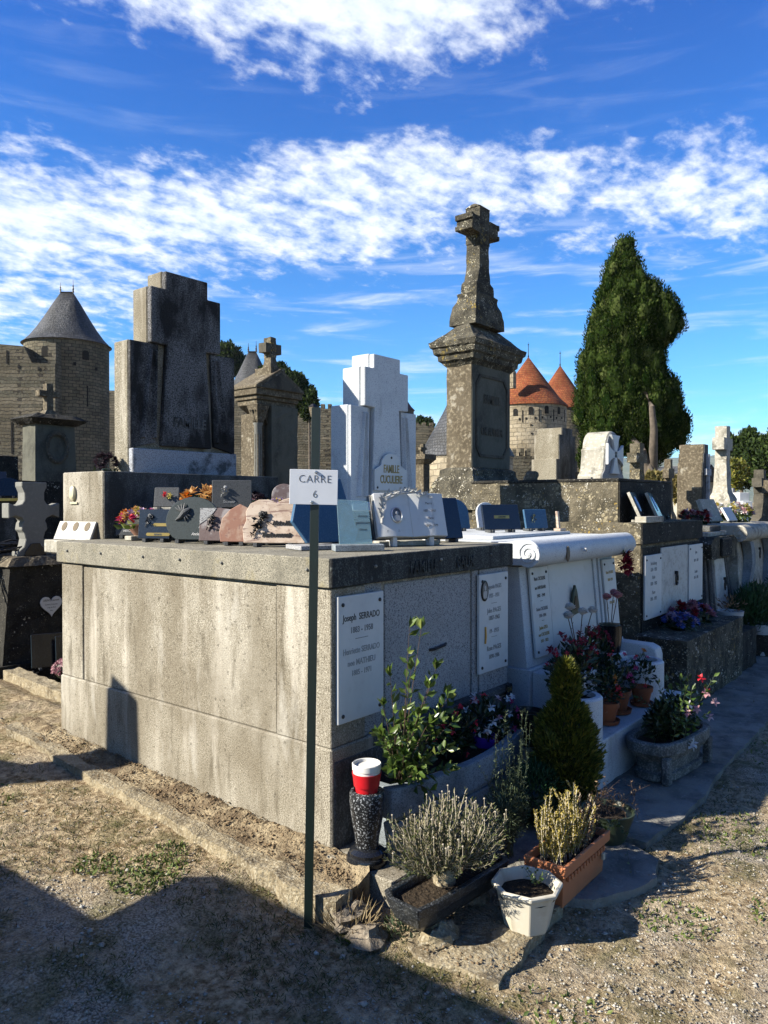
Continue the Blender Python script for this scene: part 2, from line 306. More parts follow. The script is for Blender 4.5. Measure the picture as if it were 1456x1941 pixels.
brick_mat('castle_wall_stone', (.105,.10,.075), (.18,.16,.12), (.05,.045,.036), .75, .36)
brick_mat('castle_tower_stone', (.12,.115,.085), (.20,.175,.125), (.055,.05,.04), .75, .36, cyl=4.5)
brick_mat('pale_tower_stone', (.30,.26,.19), (.38,.33,.245), (.20,.175,.13), 1.0, .48, cyl=4.5)
brick_mat('roof_slate', (.055,.06,.07), (.10,.105,.115), (.025,.027,.03), .34, .24, rough=.6, bump=1.0, cyl=4.0)
brick_mat('red_tile_roof', (.24,.062,.026), (.30,.11,.04), (.13,.035,.018), .42, .26, cyl=4.0)

def ground_mat():
    m, t, p, o = _base('dirt_ground')
    tc = t.n('ShaderNodeTexCoord').outputs['Object']
    n0 = t.noise(tc, .9, 4, .6, .4); n1 = t.noise(tc, 3.5, 6, .65); n2 = t.noise(tc, 26, 6, .7); n3 = t.noise(tc, 110, 3, .6)
    dirt = t.mix(t.ramp(n2, .38, .64), (.22,.15,.078,1), (.80,.65,.42,1))
    gravel = t.mix(t.ramp(n3, .42, .60), (.20,.17,.13,1), (.75,.68,.56,1))
    grass = t.mix(t.ramp(n3, .4, .62), (.06,.065,.022,1), (.28,.25,.12,1))
    sp = t.n('ShaderNodeSeparateXYZ'); t.l(tc, sp.inputs[0])
    # the walked paths left of and in front of the graves carry more gravel
    path = t.math('ADD', t.ramp(sp.outputs[1], -.9, -1.9, 0, .16), t.ramp(sp.outputs[0], -.9, -1.9, 0, .10))
    c = t.mix(t.ramp(t.math('ADD', n0, path), .50, .66, 0, .85), dirt, gravel)
    c = t.mix(t.ramp(n1, .50, .64, 0, .8), c, grass)
    c = t.mix(t.ramp(t.noise(tc, 55, 4, .7), .60, .70, 0, .7), c, (.07,.048,.028,1))
    t.l(t.mix(1.0, c, (K,K,K,1), 'MULTIPLY'), p.inputs['Base Color']); p.inputs['Roughness'].default_value = .97; p.inputs['Specular IOR Level'].default_value = .1
    b = t.n('ShaderNodeBump'); b.inputs['Strength'].default_value = 1.0; b.inputs['Distance'].default_value = .045
    t.l(t.math('ADD', t.math('ADD', n2, t.math('MULTIPLY', n3, .45)), t.math('MULTIPLY', n1, .5)), b.inputs['Height']); t.l(b.outputs[0], p.inputs['Normal'])
ground_mat()
def hill_mat():
    m, t, p, o = _base('far_hillside')
    tc = t.n('ShaderNodeTexCoord').outputs['Object']
    c = t.mix(t.ramp(t.noise(tc, .004, 6, .6), .42, .6), (.03,.055,.02,1), (.09,.11,.05,1))
    c = t.mix(t.ramp(t.noise(tc, .012, 4, .6), .55, .65), c, (.16,.16,.09,1))
    t.l(t.mix(1.0, c, (K,K,K,1), 'MULTIPLY'), p.inputs['Base Color']); p.inputs['Roughness'].default_value = 1.0; p.inputs['Specular IOR Level'].default_value = 0
hill_mat()
def glass_mat():
    m, t, p, o = _base('tinted_glass')
    p.inputs['Base Color'].default_value = (.42,.60,.64,1); p.inputs['Roughness'].default_value = .03
    p.inputs['Transmission Weight'].default_value = .8; p.inputs['Specular IOR Level'].default_value = .6
glass_mat()
def book_mat():
    pass

# ------------------------------------------------------------------ mesh helpers
def link(o, parent=None):
    COL.objects.link(o)
    if parent is not None: o.parent = parent
    return o
def thing(name, label, cat, loc=(0,0,0), rz=0.0, group=None):
    o = bpy.data.objects.new(name, None); o.empty_display_size = .1
    o.location = loc; o.rotation_euler = (0,0,rz); COL.objects.link(o)
    o['label'] = label; o['category'] = cat
    if group: o['group'] = group
    return o
def tag(o, label=None, cat=None, group=None, kind=None):
    for k, v in (('label',label),('category',cat),('group',group),('kind',kind)):
        if v: o[k] = v
    return o
def npmesh(name, V, Fc, mat, parent=None, smooth=False, world=False):
    V = np.asarray(V, np.float32); Fc = np.asarray(Fc, np.int32)
    if world and parent is not None: V = V - np.array(parent.location, np.float32)
    me = bpy.data.meshes.new(name); k = Fc.shape[1]
    me.vertices.add(len(V)); me.vertices.foreach_set('co', V.ravel())
    me.loops.add(Fc.size); me.loops.foreach_set('vertex_index', Fc.ravel())
    me.polygons.add(len(Fc)); me.polygons.foreach_set('loop_start', np.arange(0, Fc.size, k, dtype=np.int32))
    me.update(calc_edges=True); me.materials.append(MATS[mat])
    if smooth: me.polygons.foreach_set('use_smooth', np.ones(len(Fc), bool))
    return link(bpy.data.objects.new(name, me), parent)
class MB:
    def __init__(s): s.v = []; s.f = []
    def add(s, vs, fs):
        b = len(s.v); s.v += [tuple(map(float, q)) for q in vs]; s.f += [tuple(b+i for i in f) for f in fs]; return s
    def hexa(s, bot, top):
        return s.add(list(bot)+list(top), [(3,2,1,0),(4,5,6,7),(0,1,5,4),(1,2,6,5),(2,3,7,6),(3,0,4,7)])
    def box(s, x0, y0, z0, x1, y1, z1):
        return s.hexa([(x0,y0,z0),(x1,y0,z0),(x1,y1,z0),(x0,y1,z0)], [(x0,y0,z1),(x1,y0,z1),(x1,y1,z1),(x0,y1,z1)])
    def frus(s, x0, y0, x1, y1, z0, X0, Y0, X1, Y1, z1):
        return s.hexa([(x0,y0,z0),(x1,y0,z0),(x1,y1,z0),(x0,y1,z0)], [(X0,Y0,z1),(X1,Y0,z1),(X1,Y1,z1),(X0,Y1,z1)])
    def prism(s, pts, axis, a, b):
        """pts 2-D outline; axis 'x': pts=(y,z); 'y': pts=(x,z); 'z': pts=(x,y)"""
        n = len(pts)
        def P(p, h): return {'x': (h,p[0],p[1]), 'y': (p[0],h,p[1]), 'z': (p[0],p[1],h)}[axis]
        vs = [P(p,a) for p in pts]+[P(p,b) for p in pts]
        fs = [tuple(range(n))[::-1], tuple(range(n,2*n))]+[(i,(i+1)%n,n+(i+1)%n,n+i) for i in range(n)]
        return s.add(vs, fs)
    def lathe(s, prof, n=24, c=(0,0,0), sx=1, sy=1, a0=0.0):
        k = len(prof); vs = []; fs = []
        for i in range(n):
            a = 2*math.pi*i/n+a0
            for r, z in prof: vs.append((c[0]+math.cos(a)*r*sx, c[1]+math.sin(a)*r*sy, c[2]+z))
        for i in range(n):
            j = (i+1)%n
            for q in range(k-1): fs.append((i*k+q, j*k+q, j*k+q+1, i*k+q+1))
        if prof[0][0] > 1e-6: fs.append(tuple(i*k for i in range(n))[::-1])
        if prof[-1][0] > 1e-6: fs.append(tuple(i*k+k-1 for i in range(n)))
        return s.add(vs, fs)
    def tube(s, pts, rad, n=8, cap=True):
        pts = [Vector(p) for p in pts]; k = len(pts); vs = []; fs = []
        rad = rad if isinstance(rad, (list, tuple)) else [rad]*k
        for i, p in enumerate(pts):
            d = (pts[min(i+1,k-1)]-pts[max(i-1,0)]).normalized()
            u = d.cross(Vector((0.13,0.3,1)) if abs(d.z) < .9 else Vector((1,.2,0))).normalized(); w = d.cross(u)
            for q in range(n):
                a = 2*math.pi*q/n; vs.append(p+(u*math.cos(a)+w*math.sin(a))*rad[i])
        for i in range(k-1):
            for q in range(n): fs.append((i*n+q, i*n+(q+1)%n, (i+1)*n+(q+1)%n, (i+1)*n+q))
        if cap: fs += [tuple(range(n))[::-1], tuple((k-1)*n+q for q in range(n))]
        return s.add(vs, fs)
    def ball(s, c, r, n=12, m=8, jit=0.0, seed=0):
        r = r if isinstance(r, (tuple, list)) else (r,r,r); vs = []; fs = []
        for i in range(m+1):
            th = math.pi*i/m
            for q in range(n):
                a = 2*math.pi*q/n; d = Vector((math.sin(th)*math.cos(a), math.sin(th)*math.sin(a), math.cos(th)))
                j = 1+jit*noise.noise(d*2.3+Vector((seed*7.1,seed*3.3,0)))
                vs.append((c[0]+d.x*r[0]*j, c[1]+d.y*r[1]*j, c[2]+d.z*r[2]*j))
        for i in range(m):
            for q in range(n): fs.append((i*n+q, (i+1)*n+q, (i+1)*n+(q+1)%n, i*n+(q+1)%n))
        return s.add(vs, fs)
    def obj(s, name, mat, parent=None, bevel=0.0, smooth=False, world=False, xf=None, label=None, seg=1):
        V = s.v
        if xf is not None: V = [tuple(xf @ Vector(q)) for q in V]
        if world and parent is not None:
            l = parent.location; V = [(a-l.x, b-l.y, c-l.z) for a, b, c in V]
        me = bpy.data.meshes.new(name); me.from_pydata(V, [], s.f); me.update()
        bm = bmesh.new(); bm.from_mesh(me); bmesh.ops.remove_doubles(bm, verts=bm.verts, dist=1e-6)
        bmesh.ops.recalc_face_normals(bm, faces=bm.faces); bm.to_mesh(me); bm.free()
        me.materials.append(MATS[mat]); o = link(bpy.data.objects.new(name, me), parent)
        if smooth:
            me.polygons.foreach_set('use_smooth', [True]*len(me.polygons))
            me.set_sharp_from_angle(angle=R(38))
        if bevel:
            b = o.modifiers.new('bevel', 'BEVEL'); b.width = bevel; b.segments = seg; b.limit_method = 'ANGLE'; b.angle_limit = R(35)
        if label: o['label'] = label
        return o
def rough(o, size=.06, amt=.006, sc=9.0):
    """break up an old stone's planes: subdivide and push the surface in and out"""
    bm = bmesh.new(); bm.from_mesh(o.data)
    for _ in range(6):
        es = [e for e in bm.edges if e.calc_length() > size]
        if not es or len(bm.verts) > 9000: break
        bmesh.ops.subdivide_edges(bm, edges=es, cuts=1, use_grid_fill=True)
    bm.normal_update()
    off = Vector((hash(o.name) % 17, 3, 5))
    for v in bm.verts:
        k = noise.fractal(v.co*sc+off, 1.0, 2.0, 3)
        v.co += v.normal*(k*amt)
    bm.to_mesh(o.data); bm.free()
    for m in list(o.modifiers): o.modifiers.remove(m)
    return o
def text(body, size, parent, loc, rot, mat, name='lettering', ext=.0012, align='CENTER', sx=1.0, space=1.0, bold=0.0, shear=0.0, world=False, line=1.0):
    c = bpy.data.curves.new(name, 'FONT'); c.body = body; c.size = size; c.extrude = ext; c.align_x = align
    c.space_character = space; c.offset = bold; c.shear = shear; c.resolution_u = 3; c.space_line = line
    o = bpy.data.objects.new(name, c); COL.objects.link(o)
    dg = bpy.context.evaluated_depsgraph_get(); me = bpy.data.meshes.new_from_object(o.evaluated_get(dg))
    bpy.data.objects.remove(o); bpy.data.curves.remove(c)
    me.materials.clear(); me.materials.append(MATS[mat])
    q = link(bpy.data.objects.new(name, me), parent); q.scale = (sx,1,1); q.rotation_euler = rot
    q.location = Vector(loc) - (parent.location if (world and parent is not None) else Vector((0,0,0)))
    return q
FRONT = (R(90), 0, 0)               # lettering that reads from -Y
def unit(v): return v/np.maximum(np.linalg.norm(v, axis=-1, keepdims=True), 1e-9)
def leaves(C, D, L, Wd, fold=.25, seed=0, flat=None, nrm=None):
    """one folded leaf (4 verts, 2 triangles) per row"""
    g = np.random.default_rng(seed); C = np.asarray(C, float); D = unit(np.asarray(D, float)); n = len(C)
    L = np.broadcast_to(np.asarray(L, float), (n,))[:,None]; Wd = np.broadcast_to(np.asarray(Wd, float), (n,))[:,None]
    rnd = g.normal(size=(n,3)) if flat is None else np.cross(D, np.broadcast_to(flat, (n,3)))+g.normal(size=(n,3))*.15
    if nrm is not None: Sd = unit(np.cross(D, nrm)+g.normal(size=(n,3))*.35)
    else: Sd = unit(np.cross(D, rnd)) if flat is None else unit(rnd)
    N = np.cross(Sd, D)
    a = C; b = C+D*L*.45+Sd*Wd*.5+N*Wd*fold; c = C+D*L-N*L*.06; d = C+D*L*.45-Sd*Wd*.5+N*Wd*fold
    V = np.stack([a,b,c,d], 1).reshape(-1,3); i = np.arange(n)[:,None]*4
    F = np.concatenate([i+np.array([[0,1,2]]), i+np.array([[0,2,3]])], 0)
    return V, F
def leafobj(name, mat, parts, parent=None, world=False, keep=None):
    Vs = []; Fs = []; b = 0
    for V, F in parts: Vs.append(V); Fs.append(F+b); b += len(V)
    return npmesh(name, np.concatenate(Vs), np.concatenate(Fs), mat, parent, False, world)
def sph(n, seed=0):
    g = np.random.default_rng(seed); return unit(g.normal(size=(n,3)))
def flower(cs, r, petals=5, seed=0, cup=.35, w=.75, N=None):
    """many-petalled heads at rows of cs"""
    g = np.random.default_rng(seed); cs = np.asarray(cs, float).reshape(-1,3); n = len(cs)
    if N is None: N = unit(g.normal(size=(n,3))*.6+np.array([-.35,-.5,.7]))
    else: N = unit(np.broadcast_to(np.asarray(N, float), (n,3)).copy())
    A = unit(np.cross(N, g.normal(size=(n,3)))); B = np.cross(N, A); out = []
    for k in range(petals):
        a = 2*math.pi*k/petals+g.uniform(0,.3,n)[:,None]
        D = A*np.cos(a)+B*np.sin(a)+N*cup
        out.append(leaves(cs, D, r, r*w, .15, seed+k, flat=None if False else (0,0,1)))
    return out
def dup(root, loc, rz=None, label=None, scale=None):
    r = root.copy(); COL.objects.link(r); r.location = loc
    if rz is not None: r.rotation_euler = (0,0,rz)
    if label: r['label'] = label
    if scale: r.scale = scale
    for ch in list(root.children):
        c = ch.copy(); COL.objects.link(c); c.parent = r
        for g in list(ch.children):
            d = g.copy(); COL.objects.link(d); d.parent = c
    return r
def site(u, d):
    """plan position at a bearing (u) and forward distance d metres from the near corner of the cemetery path"""
    p = CAM[:2]+np.array([math.cos(AZ), math.sin(AZ)])*d+rt[:2]*((u-728)/FPX*d)
    return float(p[0]), float(p[1])
def hgt(v, d): return 1.6+(951.8-v)/FPX*d
# ------------------------------------------------------------------ ground
def gz(x, y):
    left = min(max((0.9-x)/0.6, 0), 1)*min(max((y+.25)/.5, 0), 1)
    q = min(max((.02-x)/.2, 0), 1)*min(max((y+1.25)/.3, 0), 1)*.014
    return -0.125+max(left*(.070+.040*min(max(y, 0), 4.0)), q)
def nlines(a, b, step, lo, hi, gro=1.25):
    L = list(np.arange(a, b+1e-6, step)); s = step; x = L[-1]
    while x < hi: s *= gro; x += s; L.append(x)
    s = step; x = L[0]; pre = []
    while x > lo: s *= gro; x -= s; pre.append(x)
    return np.array(pre[::-1]+L)
xs = nlines(-2.2, 2.6, .032, -4500, 5200); ys = nlines(-2.6, 3.6, .032, -4500, 5200)
gv = []
for y in ys:
    for x in xs:
        z = gz(x, y)
        if abs(x) < 30 and abs(y) < 30:
            p = Vector((x, y, 0))
            z += .018*noise.fractal(p*1.7, 1, 2, 3)+(.010*noise.fractal(p*11, 1, 2, 3) if abs(x) < 4 and abs(y) < 5 else 0)
        gv.append((x, y, z))
nx = len(xs); i, j = np.meshgrid(np.arange(nx-1), np.arange(len(ys)-1)); a = (j*nx+i).ravel()
ground = npmesh('ground', gv, np.stack([a, a+1, a+nx+1, a+nx], 1), 'dirt_ground', None, True); tag(ground, kind='structure')
TOMBS = [(-.02,-.46,5.6,4.2), (5.6,-.1,9.5,3)]
APRON_A = [(-.285,-.66), (-.27,-.86), (-.235,-1.02), (-.10,-1.00), (.10,-.985), (.26,-.975), (.375,-.955), (.46,-.90), (.50,-.70), (.50,-.42), (-.05,-.42), (-.12,-.55)]
APRON_B = [(.51,-.44), (.515,-.76), (.44,-.93), (.50,-1.06), (.64,-1.13), (.86,-1.19), (1.02,-1.15), (1.11,-1.0), (1.12,-.80), (1.13,-.44)]
APRON_C = [(1.15,-.44), (1.14,-.80), (1.20,-1.02), (1.55,-1.06), (2.0,-1.07), (2.6,-1.02), (3.2,-1.02), (4.0,-1.0), (5.4,-.92), (9.5,-.85), (9.5,0.0), (5.7,0.0), (3.4,-.40)]
def inpoly(x, y, P):
    c = False; n = len(P)
    for k in range(n):
        x1, y1 = P[k]; x2, y2 = P[(k+1)%n]
        if (y1 > y) != (y2 > y) and x < (x2-x1)*(y-y1)/(y2-y1)+x1: c = not c
    return c
def slab(name, P, z, th, jit, mat, label=None, subd=.05, amt=.012):
    pts = []
    for k in range(len(P)):
        a, b = Vector(P[k]), Vector(P[(k+1)%len(P)]); n = max(1, int((b-a).length/.05))
        for q in range(n):
            p = a.lerp(b, q/n); w = noise.noise(Vector((p.x*9, p.y*9, 1)))*jit; pts.append((p.x+w, p.y+noise.noise(Vector((p.x*9, p.y*9, 7)))*jit))
    bm = bmesh.new(); vs = [bm.verts.new((x,y,0)) for x,y in pts]; f = bm.faces.new(vs)
    bmesh.ops.triangulate(bm, faces=[f], quad_method='BEAUTY')
    for _ in range(5):
        es = [e for e in bm.edges if e.calc_length() > subd*1.8]
        if not es: break
        bmesh.ops.subdivide_edges(bm, edges=es, cuts=1); bmesh.ops.triangulate(bm, faces=bm.faces[:])
    top = list(bm.verts); r = bmesh.ops.extrude_face_region(bm, geom=bm.faces[:]+bm.edges[:]+bm.verts[:])
    low = [g for g in r['geom'] if isinstance(g, bmesh.types.BMVert)]
    for v in low: v.co.z = z+amt*noise.fractal(v.co*5, 1, 2, 4)
    for v in top: v.co.z = z-th
    bmesh.ops.recalc_face_normals(bm, faces=bm.faces)
    me = bpy.data.meshes.new(name); bm.to_mesh(me); bm.free(); me.materials.append(MATS[mat])
    o = link(bpy.data.objects.new(name, me)); tag(o, kind='structure'); return o
slab('concrete_path', APRON_A, -.085, .16, .030, 'kerb_stone', amt=.02)
slab('concrete_path', APRON_B, -.082, .16, .020, 'apron_concrete', amt=.016)
slab('concrete_path', APRON_C, -.090, .16, .020, 'apron_concrete', amt=.014)
# footing strip along the sunlit side of the big grave
FOOT = [(-.06,-.28), (-.26,-.28), (-.29,-.16), (-.27,.25), (-.26,.8), (-.24,1.3), (-.215,1.9), (-.18,2.4), (-.17,2.82), (.0,2.86), (.02,2.5), (.02,-.2)]
EDGE = [(-.20,-.30), (-.30,-.31), (-.335,-.16), (-.315,.25), (-.30,.8), (-.28,1.3), (-.255,1.9), (-.215,2.4), (-.20,2.82), (-.10,2.84), (-.12,2.4), (-.165,1.9), (-.185,1.3), (-.21,.8), (-.215,.25), (-.225,-.1)]
def footing(P, z, mat, jit):
    o = slab('footing_strip', P, z, .22, jit, mat, amt=.014, subd=.04)
    for v in o.data.vertices:
        s = .036*max(0, v.co.y); near = max(0, 1-abs(v.co.x+.02)/.10)*.03
        v.co.z += s+(near*(1+noise.noise(v.co*9)) if v.co.z > -.1 else 0)
footing(FOOT, -.014, 'footing_stone', .01); footing(EDGE, -.006, 'kerb_stone', .024)
# soil and crumbs lying on the footing beside the wall
def crumbs():
    V = []; F = []; b = 0; g = np.random.default_rng(3)
    T = np.array([(0,0,1),(1,0,0),(0,1,0),(-1,0,0),(0,-1,0),(0,0,-.6)], float)
    TF = np.array([(0,1,2),(0,2,3),(0,3,4),(0,4,1),(5,2,1),(5,3,2),(5,4,3),(5,1,4)])
    def put(n, xf, yf, zf, s0, s1):
        nonlocal b
        for _ in range(n):
            x, y = xf(), yf(); z = zf(x, y)
            if z is None: continue
            s = s0+(s1-s0)*g.random()**3; Q = T*g.uniform(.6,1.3,(6,3))*s*np.array([1,1,.6])
            th = g.uniform(0,6.28); c_, s_ = math.cos(th), math.sin(th)
            Q = Q@np.array([[c_,s_,0],[-s_,c_,0],[0,0,1]]); V.append(Q+(x,y,z)); F.append(TF+b); b += 6
    return V, F, put, g
V, F, put, g = crumbs()
put(1500, lambda: g.uniform(-.17,-.005), lambda: g.uniform(-.25,2.5), lambda x, y: -.008+.036*max(0,y)+.03*(1-abs(x+.02)/.10 if abs(x+.02)<.1 else 0), .003, .012)
put(1500, lambda: g.uniform(-.26,-.13), lambda: g.uniform(-.3,2.5), lambda x, y: -.008+.036*max(0,y) if noise.noise(Vector((x*7,y*7,2))) > -.1 else None, .002, .009)
put(1300, lambda: g.uniform(-.25,.45), lambda: g.uniform(-1.0,-.55), lambda x, y: -.078 if inpoly(x,y,APRON_A) and noise.noise(Vector((x*6,y*6,0))) > -.05 else None, .002, .009)
o = npmesh('soil_crumbs', np.concatenate(V), np.concatenate(F), 'crumb'); tag(o, kind='stuff', label='dark crumbs of soil on the footing beside the sunlit grave wall', cat='soil')
def in_tomb(x, y):
    return any(a < x < c and b_ < y < d for a, b_, c, d in TOMBS) or (-.33 < x < .1 and -.3 < y < 2.8) or any(inpoly(x, y, P) for P in (APRON_A, APRON_B, APRON_C))
def gzn(x, y):
    p = Vector((x, y, 0)); return gz(x, y)+.018*noise.fractal(p*1.7,1,2,3)
V, F, put, g = crumbs()
def vis_xy(n, dmin=1.9, dmax=9):
    out = []
    while len(out) < n:
        d = dmin+(dmax-dmin)*g.random()**2.2; u = g.uniform(-60, 1520); x, y = site(u, d)
        if not in_tomb(x, y): out.append((x, y))
    return out
for n, s0, s1 in ((26000, .002, .007), (6500, .0045, .011), (300, .010, .019)):
    for x, y in vis_xy(n):
        w = noise.noise(Vector((x*1.6, y*1.6, 3)))
        dens = .25+.9*max(0, w+.1)+(.75 if y < -1.2 else 0)+(.35 if x < -.9 else 0)
        if g.random() > dens: continue
        put(1, lambda: x, lambda: y, lambda a_, b_: gzn(x, y)+.002, s0, s1)
o = npmesh('gravel', np.concatenate(V), np.concatenate(F), 'pebble'); tag(o, kind='stuff', label='small grey gravel scattered over the dirt path', cat='gravel')
# dry grass, straw and weeds in patches
def grass():
    g = np.random.default_rng(11); C = []; D = []; L = []; 
    C2 = []; D2 = []; L2 = []; C3 = []; D3 = []; L3 = []
    for _ in range(40000):
        d = 1.9+9*g.random()**2.0; u = g.uniform(-60, 1520); x, y = site(u, d)
        if in_tomb(x, y): continue
        w = noise.noise(Vector((x*1.1, y*1.1, 9)))+.5*noise.noise(Vector((x*4, y*4, 2)))
        if x < .2 and y > .2: w += .15
        if x > .4 and y < -1.1: w += .05
        if w < -.06+.38*g.random(): continue
        z = gzn(x, y)
        for k in range(3):
            C.append((x+g.normal()*.012, y+g.normal()*.012, z)); D.append((g.normal()*.8, g.normal()*.8, .8)); L.append(g.uniform(.010,.034))
    for _ in range(7000):
        d = 1.9+7*g.random()**2.0; u = g.uniform(-60, 1520); x, y = site(u, d)
        if in_tomb(x, y): continue
        C2.append((x, y, gzn(x, y)+.004)); D2.append((g.normal(), g.normal(), .12*g.normal()+.08)); L2.append(g.uniform(.012,.06))
    # green weed rosettes
    for cx, cy, rr, n in ((-.62,.52,.17,520), (-.72,.78,.10,170), (-.42,.62,.08,90), (-.33,-.42,.06,70), (.95,-1.75,.2,200), (1.7,-1.4,.3,380), (.62,-1.35,.16,170), (-.25,-1.25,.2,130), (3.2,-1.5,.5,500), (-1.0,1.9,.4,300), (2.3,-2.2,.4,240)):
        for _ in range(n):
            a = g.uniform(0,6.28); q = rr*math.sqrt(g.random()); x = cx+q*math.cos(a); y = cy+q*math.sin(a)
            if in_tomb(x, y): continue
            C3.append((x, y, gzn(x, y))); D3.append((g.normal(), g.normal(), .9)); L3.append(g.uniform(.012,.032))
    o = leafobj('grass', 'grass_blade', [leaves(C, D, L, np.array(L)*.10+.0008, .1, 1)]); tag(o, kind='stuff', label='sparse dry grass growing in the dirt around the graves', cat='grass')
    o = leafobj('straw', 'dry_straw', [leaves(C2, D2, L2, .0022, .1, 2)]); tag(o, kind='stuff', label='dead straw and twigs lying on the dirt', cat='straw')
    o = leafobj('weeds', 'weed_leaf', [leaves(C3, D3, L3, np.array(L3)*.42, .2, 3)]); tag(o, kind='stuff', label='low bright green weeds in the sunlit patch of dirt', cat='weeds')
    # mower-cut clumps beside the apron and a fringe of weeds along the footing
grass()
def litter():
    g = np.random.default_rng(13); C = []; D = []
    for _ in range(260):
        d = 1.9+6*g.random()**1.5; x, y = site(g.uniform(-60,1520), d)
        if -.1 < x < 5 and -.4 < y < 3: continue
        z = -.07 if any(inpoly(x,y,P) for P in (APRON_A,APRON_B,APRON_C)) else gzn(x,y)+.006
        C.append((x,y,z)); D.append((g.normal(),g.normal(),.3))
    o = leafobj('dead_leaves', 'leaf_heather_brown', [leaves(C, D, g.uniform(.012,.03,len(C)), .012, .3, 5)]); tag(o, kind='stuff', label='small dead leaves scattered on the ground', cat='leaves')
litter()
def rock(name, c, r, label, seed, mat='rock'):
    m = MB().ball((0,0,0), r, 14, 9, .55, seed); t = m.obj(name, mat, None, smooth=True); t.location = c
    me = t.data
    for v in me.vertices: v.co += v.co.normalized()*.006*noise.noise(v.co*30)
    tag(t, label, 'stone'); return t
rock('stone', (-.30,-.47,-.10), (.085,.075,.045), 'flat grey stone lying in the dirt beside the apron corner', 4)
rock('stone', (-.245,-.34,-.085), (.10,.055,.05), 'broken stone against the end of the footing below the kerb', 8)
rock('stone', (1.05,-1.72,-.115), (.05,.032,.018), 'single larger pebble in the gravel right of the apron', 6)

# ------------------------------------------------------------------ main grave
G1 = thing('family_tomb', 'large beige granite tomb behind the green sign post, marble name plaques on its shaded end', 'tomb', (0,0,0))
MB().box(0,0,-.16,1.64,2.44,.462).obj('plinth', 'concrete_granite', G1, .008)
MB().box(.03,.03,.462,1.61,2.42,1.204).obj('core', 'concrete_granite', G1)
MB().box(.010,2.178,.464,.25,2.435,1.200).obj('pilaster', 'concrete_granite', G1, .004)
MB().box(.008,.008,.464,.25,.374,1.200).obj('pilaster', 'concrete_granite', G1, .004)
p = MB(); p.box(.014,.377,.464,.20,2.168,1.186).obj('side_panel', 'concrete_granite', G1, .004)
MB().box(1.30,.010,.464,1.63,.3,1.200).obj('pilaster', 'grey_fleck_granite', G1, .004)
MB().box(.253,.028,.40,.40,.3,1.200).obj('jamb', 'grey_fleck_granite', G1, .004)
MB().box(.418,.022,.41,1.215,.2,1.188).obj('front_panel', 'grey_fleck_granite', G1, .004)
MB().box(1.228,.016,.40,1.29,.3,1.200).obj('jamb', 'grey_fleck_granite', G1, .004)
sl = MB().box(-.012,0,1.206,1.655,2.465,1.343).obj('slab', 'slab_granite', G1, .006, seg=2)
# the slab's shaded end: dark sheet with shade in its colour, raised lettering
MB().box(-.010,-.014,1.207,1.653,-.001,1.342).obj('shaded_facing', 'shaded_slab_stone', G1, .004)
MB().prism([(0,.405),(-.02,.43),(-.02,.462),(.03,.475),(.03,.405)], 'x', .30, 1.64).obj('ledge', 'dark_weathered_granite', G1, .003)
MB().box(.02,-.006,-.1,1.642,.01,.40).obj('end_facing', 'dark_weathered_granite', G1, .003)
for y in (2.32, 1.92, 1.47, 1.12, .76, .14):
    MB().lathe([(.008,-.0),(.008,.006),(.005,.010),(0,.011)], 10).obj('stud', 'grey_cement', G1, smooth=True, xf=Matrix.Translation((-.012,y,1.285))@Matrix.Rotation(R(-90),4,'Y'))
for x in (.30, .86, 1.38):
    MB().lathe([(.008,-.0),(.008,.006),(.005,.010),(0,.011)], 10).obj('stud', 'pale_limestone', G1, smooth=True, xf=Matrix.Translation((x,-.014,1.288))@Matrix.Rotation(R(90),4,'X'))
text('FAMILLE', .088, G1, (.70,-.016,1.232), FRONT, 'shaded_slab_stone', ext=.006, sx=.78, bold=.002)
text('BAUX', .088, G1, (1.10,-.016,1.232), FRONT, 'shaded_slab_stone', ext=.006, sx=.78, bold=.002)
MB().tube([(.80,.02,.80),(.83,.008,.80),(.93,.008,.808),(.96,.02,.81)], .008, 8).obj('handle', 'dark_metal', G1)
npl = thing  # alias kept short
pl = MB().box(1.55,-.030,.405,1.615,-.022,.475).obj('number_plate', 'black_granite', G1, .002)
text('516', .042, G1, (1.5825,-.031,.428), FRONT, 'gold_lettering', sx=.8)
# base slab and kerb in front
MB().box(-.045,-.40,-.16,1.64,-.008,-.002).obj('base_slab', 'concrete_granite', G1, .006)
kf = MB().box(-.075,-.455,-.17,.10,-.402,-.010).obj('kerb', 'kerb_stone', G1, .006)
MB().box(.105,-.455,-.17,1.64,-.402,-.014).obj('kerb', 'kerb_stone', G1, .006)
def name_plaque(parent, x0, x1, z0, z1, y, lines, tilt=0.0, mat='white_marble', screws=True, yoff=.0, name='name_plaque', lab=None, th=.018):
    """marble tablet fixed with four screws; lines: (text, size, height 0..1, material, x-squash)"""
    w = x1-x0; h = z1-z0; cx = (x0+x1)/2
    X = Matrix.Translation((cx, y, z0))@Matrix.Rotation(tilt, 4, 'X')
    o = MB().box(-w/2,-th,0,w/2,0,h).obj(name, mat, parent, .0025, xf=X)
    if lab: o['label'] = lab
    if screws:
        for sx_ in (-1,1):
            for zz in (.035, h-.04):
                MB().lathe([(.0095,0),(.0095,.004),(.006,.007),(0,.008)], 12).obj('screw', 'screw_black', o, smooth=True,
                    xf=X@Matrix.Translation((sx_*(w/2-.032), -th, zz))@Matrix.Rotation(R(90),4,'X'))
    for body, size, hh, mt, sq in lines:
        q = text(body, size, o, (0,0,0), (0,0,0), mt, ext=.0008, sx=sq, bold=.0006)
        q.matrix_local = X@Matrix.Translation((0,-th-.0006,hh*h))@Matrix.Rotation(R(90),4,'X')@Matrix.Diagonal((sq,1,1,1))
    return o
